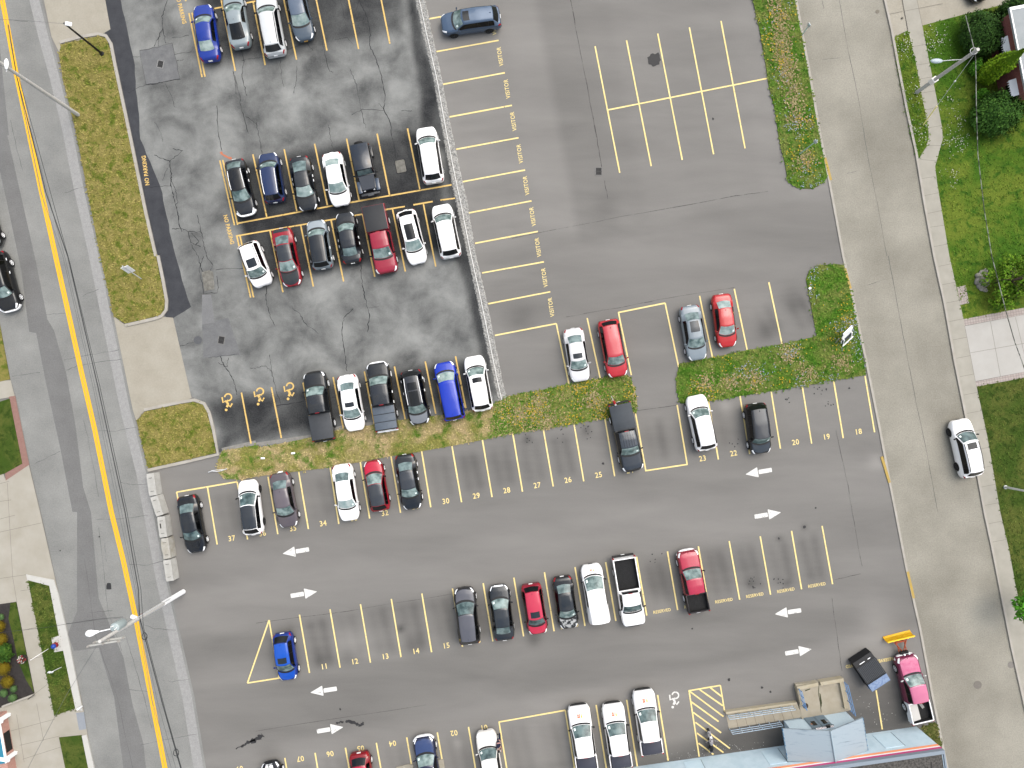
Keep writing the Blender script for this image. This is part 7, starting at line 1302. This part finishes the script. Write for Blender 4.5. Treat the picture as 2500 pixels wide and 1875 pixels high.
b = MB(); a0_, a1_, a2_, a3_ = P2_(1384, 1300), P3(190, 1240, .3), P3(225, 1330, .3), P2_(1405, 1402); b.add([(*a0_, .02), (*a1_, .30), (*a2_, .30), (*a3_, .02), (*a0_, -.03), (*a1_, -.03), (*a2_, -.03), (*a3_, -.03)], [(3, 2, 1, 0), (0, 1, 5, 4), (1, 2, 6, 5), (2, 3, 7, 6), (3, 0, 4, 7)]); b.f = [f_ if i else f_ for i, f_ in enumerate(b.f)]; b.build('slab', m_land, t3)
b = MB(); b.wall([P2_(1382, 1296, .2), P3(185, 1236, .3)], .18, -.02, .42); b.build('edge', mat('cream_wall', A(212, 200, 170)), t3)
b = MB()
for k in range(1, 8):
    f = k/8; u0, u1 = (a0_[0]+(a1_[0]-a0_[0])*f, a0_[1]+(a1_[1]-a0_[1])*f), (a3_[0]+(a2_[0]-a3_[0])*f, a3_[1]+(a2_[1]-a3_[1])*f); b.strip([u0, u1], .03, .028+.28*f)
b.build('joint', mat('joint_brown', A(140, 128, 106)), t3)
M_RB = mat('rail_blue', (.22, .33, .44), rough=.5, noise=(6, .4, .6), base2=(.4, .48, .55)); M_RBL = mat('rail_bright_blue', (.1, .22, .42), rough=.5)
def railing(lb, ends, z0s, hgt, m, nposts, rails=(1.0, .66, .33), lean=(0, 0)):
    t = thing('handrail', lb, 'railing', (org.x, org.y, 0), 0, 'metal handrails of the entrance'); (xa, ya), (xb, yb) = ends
    for k in range(nposts):
        f = k/(nposts-1); x, y, z = xa+(xb-xa)*f, ya+(yb-ya)*f, z0s[0]+(z0s[1]-z0s[0])*f; MB().tube((x, y, z-.1), (x, y, z+hgt), .028, n=8).build('post', m, t)
    for r_ in rails: MB().tube((xa, ya, z0s[0]+hgt*r_), (xb, yb, z0s[1]+hgt*r_), .026, n=8).build('rail', m, t)
railing('blue handrail along the north edge of the ramp', (P2_(1390, 1310), P3(150, 1248, .3)), (.05, .35), .95, M_RB, 7)
railing('blue handrail along the building side of the ramp', (P2_(1408, 1404), P3(70, 1352, .3)), (.05, .32), .95, M_RB, 6)
railing('bright blue handrail on the east side of the landing', (P3(482, 1092, .3), P3(530, 1285, .3)), (.32, .32), 1.05, M_RBL, 4)
railing('blue handrail with crossed bars on the west side of the landing', (P3(190, 1135, .3), P3(222, 1252, .3)), (.32, .32), 1.0, M_RBL, 4)
# dumpster
a, c_ = TG(3, 2, 605, 955, .0), TG(3, 2, 715, 1130, 0); q = lambda x, y, h_: TG(3, 2, x, y, h_)
cA, cB, cC, cD = q(575, 1010, 1.25), q(705, 950, 1.25), q(775, 1070, 1.25), q(650, 1125, 1.25); ctr = (cA+cB+cC+cD)/4; ax_ = (cD-cA).normalized(); t = thing('dumpster', 'black dumpster with a ribbed lid and dull blue back beside the pink pickup truck', 'dumpster', (ctr.x, ctr.y, 0), math.atan2(-ax_.x, ax_.y)); Wd, Ld = 1.86, 1.75
b = MB(); y0 = Ld/2; b.add([(-Wd/2, -y0-.55, .1), (Wd/2, -y0-.55, .1), (Wd/2, y0+.2, .1), (-Wd/2, y0+.2, .1), (-Wd/2, -y0-.5, .95), (Wd/2, -y0-.5, .95), (Wd/2, y0+.25, 1.3), (-Wd/2, y0+.25, 1.3)], [(0, 3, 2, 1), (4, 5, 6, 7), (0, 1, 5, 4), (1, 2, 6, 5), (2, 3, 7, 6), (3, 0, 4, 7)]); b.build('bin', mat('bin_black', A(20, 22, 28), rough=.6), t)
b = MB(); b.add([(-Wd/2-.03, -y0, 1.06), (Wd/2+.03, -y0, 1.06), (Wd/2+.03, y0-.3, 1.34), (-Wd/2-.03, y0-.3, 1.34), (-Wd/2-.03, -y0, 1.0), (Wd/2+.03, -y0, 1.0), (Wd/2+.03, y0-.3, 1.28), (-Wd/2-.03, y0-.3, 1.28)], [(0, 1, 2, 3), (7, 6, 5, 4), (0, 4, 5, 1), (1, 5, 6, 2), (2, 6, 7, 3), (3, 7, 4, 0)])
for k in range(13):
    x = -Wd/2+.1+(Wd-.2)*k/12; z_ = lambda y: 1.06+(y+y0)/(2*y0-.3)*.28; b.add([(x-.035, -y0+.05, z_(-y0+.05)), (x+.035, -y0+.05, z_(-y0+.05)), (x+.035, y0-.34, z_(y0-.34)), (x-.035, y0-.34, z_(y0-.34)), (x-.02, -y0+.05, z_(-y0+.05)+.05), (x+.02, -y0+.05, z_(-y0+.05)+.05), (x+.02, y0-.34, z_(y0-.34)+.05), (x-.02, y0-.34, z_(y0-.34)+.05)], [(4, 5, 6, 7), (0, 1, 5, 4), (1, 2, 6, 5), (2, 3, 7, 6), (3, 0, 4, 7)])
b.m[-65:] = [1]*65; b.build('lid', [mat('lid_slate', A(40, 45, 52), rough=.6), mat('lid_rib', A(78, 85, 94), rough=.6)], t)
b = MB(); b.add([(-Wd/2, y0-.26, 1.36), (Wd/2, y0-.26, 1.36), (Wd/2, y0+.5, 1.30), (-Wd/2, y0+.5, 1.30), (-Wd/2, y0-.26, 1.26), (Wd/2, y0-.26, 1.26), (Wd/2, y0+.52, .5), (-Wd/2, y0+.52, .5)], [(0, 1, 2, 3), (3, 2, 6, 7), (0, 3, 7, 4), (1, 5, 6, 2), (4, 5, 1, 0)]); b.build('back_panel', mat('bin_blue', (.1, .15, .26), rough=.6, noise=(4, .4, .6, 6), base2=(.17, .23, .34)), t)
b = MB(); b.tube((-Wd/2, y0-.28, 1.4), (Wd/2, y0-.28, 1.4), .035, n=8); 
b.build('hinge_bar', M_BK, t)
for sx in (-.45, .25): MB().box((sx, -y0-.16, 1.04), (.5 if sx > 0 else .26, .05, .04)).build('label_strip', M_WHT, t)
for sx in (-1, 1): MB().box((sx*(Wd/2+.06), 0, .8), (.12, 1.2, .14), bev=.02).build('lift_pocket', mat('bin_black', A(20, 22, 28)), t)
# brick building at the lower left edge
fa, fb = TG(0, 2, 46, 1285), TG(0, 2, 118, 1700); d = (fb-fa).normalized(); wst = Vector((d.y, -d.x)); wst = wst if wst.x < 0 else -wst; t = thing('corner_building', 'brick building with a turquoise roof edge and white pilasters at the lower left corner', 'building', (fa.x, fa.y, 0)); Lf = (fb-fa).length
Pf = lambda s_, e: ((d*s_+wst*e).x, (d*s_+wst*e).y); hf = .98
b = MB(); b.prism([Pf(0, 0), Pf(Lf, 0), Pf(Lf, 10), Pf(0, 10)], 0, hf); b.build('wall', mat('corner_brick', (.3, .16, .13), rough=.9, noise=(7, .3, .7), base2=(.38, .22, .18)), t)
b = MB(); q = Pf(2.5, -.012); b.box((q[0], q[1], .5), (.03, 1.7, .7), rz=math.atan2(d.y, d.x)-PI/2); b.build('window', M_BG, t)
b = MB(); b.prism([Pf(.6, .05), Pf(4.1, .05), Pf(4.1, 10.2), Pf(.6, 10.2)], hf+.002, hf+.14); rf = b.build('roof', mat('roof_turquoise', A(36, 150, 186), rough=.6, noise=(2, .3, .7), base2=A(70, 172, 204)), t); b = MB(); b.wall([Pf(.6, .0), Pf(4.1, .0)], .1, hf+.003, hf+.17); b.build('fascia', M_WHT, rf)
for s_ in (.35, 3.75):
    b = MB(); q = Pf(s_, -.15); b.box((q[0], q[1], .5), (.3, .24, 1.0), rz=math.atan2(d.y, d.x)-PI/2-.3); b.build('pilaster', M_WHT, t); b = MB(); q = Pf(s_, .1); b.box((q[0], q[1], 1.12), (.95, .3, .16), rz=math.atan2(d.y, d.x)-PI/2-.3); b.build('ledge', M_WHT, t)
a, c_ = G((0+70/7.06, 1640+578/7.06)), G((0+610/7.06, 1640+375/7.06)); o = label1(MB().wall([a, c_], .12, 0, .3).build('bed_edging', mat('edging_pale', A(214, 208, 196))), 'pale low edging along the south side of the dark planting bed', 'edging')
a, c_ = G((490/7.06, 1640+470/7.06)), G((600/7.06, 1640+385/7.06), .5); o = label1(MB().tube((a.x, a.y, .08), (c_.x, c_.y, .55), .03, n=6).build('short_rail', mat('rail_brown', A(84, 74, 62))), 'short dark slanting rail at the corner of the planting bed', 'rail')
g0 = G((1425/7.06, 1640+585/7.06)); o = MB().lathe([(.07, 0), (.08, .02), (.075, .62), (.05, .7), (.01, .72)], n=12).build('bollard', M_WHT, None, 50); o.location = (g0.x, g0.y, .1); label1(o, 'small white bollard at the end of the white kerb', 'bollard')
# ================================================================ MOTORCYCLE AND PERSON
f, r_ = G((1650+678/8.508, 1680+835/8.508), .35), G((1650+725/8.508, 1680+1350/8.508), .35); d = f-r_; c = (f+r_)/2; L = d.length
t = thing('motorcycle', 'black and silver motorcycle parked on the hatched bay beside the ramp', 'motorcycle', (c.x, c.y, 0), math.atan2(-d.x, d.y)); yf, yr = L/2-.32, -L/2+.33
m_blk = mat('bike_black', A(26, 26, 28), rough=.4); m_slv = mat('bike_silver', A(214, 214, 218), rough=.35, noise=(7, .42, .58), base2=A(120, 112, 116))
def ring(r, w): 
    b = MB(); n, m = 24, 8
    for i in range(n):
        a = 2*PI*i/n
        for j in range(m): q = 2*PI*j/m; rr_ = r-w+w*math.cos(q); b.v.append((w*math.sin(q)*.9, rr_*math.cos(a), rr_*math.sin(a)))
    b.f = [(i*m+j, i*m+(j+1) % m, ((i+1) % n)*m+(j+1) % m, ((i+1) % n)*m+j) for i in range(n) for j in range(m)]; b.m = [0]*len(b.f); return b
for y in (yf, yr):
    w_ = ring(.32, .065).build('wheel', M_TY, t, 60); w_.location = (0, y, .32); b = MB(); b.lathe([(.05, -.06), (.05, .06)], axis='X', n=10)
    for k in range(8): a = 2*PI*k/8; b.tube((0, 0, 0), (0, .24*math.cos(a), .24*math.sin(a)), .012, n=5)
    b.build('spokes', M_GALV, w_)
b = MB(); b.box((0, 0, .45), (.3, .5, .38), bev=.05); b.pipe([(0, yf-.25, .95), (0, .1, .8), (0, -.3, .72), (0, yr+.1, .55)], .045); b.build('frame', m_blk, t, 40)
b = MB(); b.ball((0, .2, .92), (.19, .36, .15), 14, 8); b.build('fuel_tank', m_slv, t, 60); b = MB(); b.ball((0, -.36, .84), (.17, .42, .09), 12, 8); b.build('seat', m_blk, t, 60)
for sx in (-.1, .1): MB().tube((sx, yf, .32), (sx, yf-.3, 1.0), .03).build('fork', M_GALV, t)
b = MB(); b.pipe([(-.44, yf-.52, 1.05), (-.2, yf-.34, 1.1), (.2, yf-.34, 1.1), (.44, yf-.52, 1.05)], .025); b.build('handlebar', m_slv, t, 60); MB().ball((0, yf-.18, .95), (.11, .09, .11), 10, 8).build('headlight', M_HL, t, 60)
b = MB(); b.pipe([(.16, .1, .35), (.2, -.3, .32), (.21, yr-.1, .36)], .05); b.build('exhaust', M_CH, t, 60); b = MB(); b.grid(lambda u, v: (-.09+.18*u, yr+.34*math.cos(.5+1.6*v), .34+.36*math.sin(.5+1.6*v)), 2, 6, off=.0); b.build('rear_fender', m_slv, t, 60); b = MB(); b.grid(lambda u, v: (-.08+.16*u, yf+.34*math.cos(.9+1.4*v), .34+.36*math.sin(.9+1.4*v)), 2, 6); b.build('front_fender', m_slv, t, 60)
for sx in (-.5, .5): MB().box((sx*1.0, yf-.42, 1.2), (.14, .04, .09), bev=.015).build('mirror', m_slv, t)

# ---- person at the fender of the cream SUV: feet north, leaning south with both arms reaching to the windshield
def skin(name, verts, edges, rad, m, parent, sub=2):
    me = bpy.data.meshes.new(name); me.from_pydata(verts, edges, []); o = bpy.data.objects.new(name, me); COL.objects.link(o); md = o.modifiers.new('skin', 'SKIN'); s_ = o.modifiers.new('sub', 'SUBSURF'); s_.levels = s_.render_levels = sub; md.use_smooth_shade = True
    for i, r in enumerate(rad):
        sv = me.skin_vertices[0].data[i]; sv.radius = (r, r) if not isinstance(r, tuple) else r; sv.use_root = i == 0
    dg = bpy.context.evaluated_depsgraph_get(); m2 = bpy.data.meshes.new_from_object(o.evaluated_get(dg)); bpy.data.objects.remove(o); m2.materials.append(m); m2.polygons.foreach_set('use_smooth', [True]*len(m2.polygons))
    q = bpy.data.objects.new(name, m2); COL.objects.link(q); q.parent = parent; return q
g0 = G((1217, 1796)); t = thing('person', 'person in dark navy clothes leaning over the fender of the cream white SUV', 'person', (g0.x, g0.y, 0), math.radians(8))
m_sk = mat('skin', A(214, 168, 148), rough=.6); m_nv = mat('navy_cloth', A(26, 30, 62), rough=.9); m_tr = mat('navy_trousers', A(30, 44, 84), rough=.9); m_pk = mat('pink_band', A(230, 176, 170), rough=.8); m_hr = mat('dark_hair', A(30, 26, 26), rough=.7); m_sh = mat('shoe_dark', A(24, 24, 26), rough=.7)
# y- is where the person faces
V = [(0, 0, .93), (0, -.10, 1.12), (0, -.26, 1.30), (0, -.36, 1.40), (0, -.44, 1.47), (0, -.52, 1.56), (-.17, -.32, 1.36), (-.21, -.52, 1.2), (-.17, -.72, 1.14), (-.16, -.80, 1.13), (.17, -.32, 1.36), (.23, -.5, 1.18), (.16, -.70, 1.12), (.15, -.78, 1.11), (-.1, .02, .86), (-.12, -.03, .48), (-.12, .06, .1), (.1, .03, .86), (.13, .02, .48), (.13, .14, .1)]
V[14:17] = [(-.11, .0, .86), (-.14, -.1, .48), (-.15, -.04, .1)]; V[17:20] = [(.11, .04, .86), (.15, .1, .48), (.15, .22, .1)]
E = [(0, 1), (1, 2), (2, 3), (3, 4), (4, 5), (2, 6), (6, 7), (7, 8), (8, 9), (2, 10), (10, 11), (11, 12), (12, 13), (0, 14), (14, 15), (15, 16), (0, 17), (17, 18), (18, 19)]
rad = [(.15, .11), (.14, .10), (.17, .11), (.08, .07), .055, .06, .062, .045, .035, .03, .062, .045, .035, .03, .085, .06, .042, .085, .06, .042]
body = skin('body', V, E, rad, m_sk, t)
b = MB(); b.ball((0, -.56, 1.61), (.078, .1, .115), 14, 10); b.add([(0, -.67, 1.61), (-.018, -.655, 1.585), (.018, -.655, 1.585), (0, -.65, 1.63)], [(0, 1, 3), (0, 3, 2), (0, 2, 1)]); b.ball((-.08, -.55, 1.61), (.014, .025, .035), 6, 5); b.ball((.08, -.55, 1.61), (.014, .025, .035), 6, 5); b.build('head', m_sk, t, 70)
b = MB(); b.ball((-.028, -.652, 1.625), (.012, .008, .008), 6, 5); b.ball((.028, -.652, 1.625), (.012, .008, .008), 6, 5); b.build('eyes', m_hr, t); b = MB(); b.box((0, -.652, 1.56), (.045, .012, .01)); b.build('mouth', mat('lip', A(170, 100, 96)), t)
b = MB(); b.ball((0, -.535, 1.645), (.09, .108, .1), 14, 10); b.build('hair', m_hr, t, 70)
skin('jacket', [(0, .02, .80), V[1], V[2], (0, -.33, 1.38), V[6], (-.20, -.46, 1.25), V[10], (.22, -.45, 1.22)], [(0, 1), (1, 2), (2, 3), (2, 4), (4, 5), (2, 6), (6, 7)], [(.19, .16), (.185, .15), (.205, .145), .09, .085, .07, .085, .07], m_nv, t)
skin('trousers', [(0, 0, .93), (-.12, .0, .82), V[15], (-.15, -.05, .12), (.12, .04, .82), V[18], (.15, .21, .12)], [(0, 1), (1, 2), (2, 3), (0, 4), (4, 5), (5, 6)], [(.17, .14), .11, .085, .07, .11, .085, .07], m_tr, t)
b = MB(); b.lathe([(.185, -.045), (.195, 0), (.185, .045)], n=18); o = b.build('reflective_band', m_pk, t, 60); o.location = (0, -.13, 1.17); o.rotation_euler = (.6, 0, 0); o.scale = (1, .8, 1)
for x, y in ((-.15, -.07), (.15, .19)): b = MB(); b.ball((x, y-.05, .05), (.05, .13, .05), 10, 6); b.build('shoe', m_sh, t, 60)
for sx, W_ in ((-1, Vector(V[9])), (1, Vector(V[13]))):
    b = MB(); b.ball(tuple(W_+Vector((0, -.045, -.005))), (.042, .055, .018), 10, 6); hand = b.build('hand', m_sk, t, 60)
    for k, (ox, ln_) in enumerate(((-.03, .065), (-.01, .078), (.011, .075), (.03, .06))): p = W_+Vector((ox, -.085, -.004)); MB().pipe([p, p+Vector((0, -ln_*.55, -.004)), p+Vector((0, -ln_, -.022))], .0085, 6).build('finger', m_sk, hand)
    p = W_+Vector((-sx*.036, -.03, -.004)); MB().pipe([p, p+Vector((-sx*.028, -.03, -.006)), p+Vector((-sx*.034, -.058, -.012))], .0095, 6).build('thumb', m_sk, hand)
# ================================================================ CAMERA, LIGHT
w = bpy.data.worlds.new('World'); scene.world = w; w.use_nodes = True
n, l = w.node_tree.nodes, w.node_tree.links; bg = n['Background']
sky = n.new('ShaderNodeTexSky'); sky.sky_type = 'NISHITA'; sky.sun_disc = False
EL, AZ = math.radians(58), math.radians(46)      # sun: from the east-north-east (azimuth from +Y clockwise)
sky.sun_elevation = EL; sky.sun_rotation = AZ; sky.dust_density = 6; sky.air_density = 1.4; sky.ozone_density = 1.0; sky.altitude = 200
# broken cloud over the blue: soft white masses that also show in the car roofs and glass
tc = n.new('ShaderNodeTexCoord'); nz = n.new('ShaderNodeTexNoise'); nz.inputs['Scale'].default_value = 3.2; nz.inputs['Detail'].default_value = 6; nz.inputs['Roughness'].default_value = .55; nz.inputs['Distortion'].default_value = .4
l.new(tc.outputs['Generated'], nz.inputs['Vector']); rp = n.new('ShaderNodeValToRGB'); rp.color_ramp.elements[0].position = .40; rp.color_ramp.elements[1].position = .62; l.new(nz.outputs['Fac'], rp.inputs['Fac'])
bw = n.new('ShaderNodeRGBToBW'); l.new(sky.outputs['Color'], bw.inputs['Color']); ml = n.new('ShaderNodeMath'); ml.operation = 'MULTIPLY'; ml.inputs[1].default_value = 1.9; l.new(bw.outputs['Val'], ml.inputs[0])
cm = n.new('ShaderNodeCombineColor'); [l.new(ml.outputs[0], cm.inputs[k]) for k in range(3)]
mx = n.new('ShaderNodeMix'); mx.data_type = 'RGBA'; l.new(rp.outputs['Color'], mx.inputs['Factor']); l.new(sky.outputs['Color'], mx.inputs[6]); l.new(cm.outputs[0], mx.inputs[7])
l.new(mx.outputs[2], bg.inputs['Color']); bg.inputs['Strength'].default_value = .15
sl = bpy.data.lights.new('sun', 'SUN'); sl.energy = 1.0; sl.angle = math.radians(60); sl.color = (1, .95, .87)
so = bpy.data.objects.new('sun', sl); COL.objects.link(so)
d = Vector((math.sin(AZ)*math.cos(EL), math.cos(AZ)*math.cos(EL), math.sin(EL))); so.rotation_euler = d.to_track_quat('Z', 'Y').to_euler(); so.location = d*80
cam = bpy.data.cameras.new('camera'); co = bpy.data.objects.new('camera', cam); COL.objects.link(co)
co.location = (0, 0, H); co.rotation_euler = (0, 0, 0); cam.sensor_fit = 'HORIZONTAL'; cam.angle = 2*math.atan(1250/S/H); cam.clip_start = .5; cam.clip_end = 2000
scene.camera = co
vs = scene.view_settings; vs.view_transform = 'Standard'; vs.look = 'None'; vs.gamma = 1; vs.use_curve_mapping = False; vs.exposure = 0.56
scene.cycles.max_bounces = 6; scene.cycles.use_denoising = True
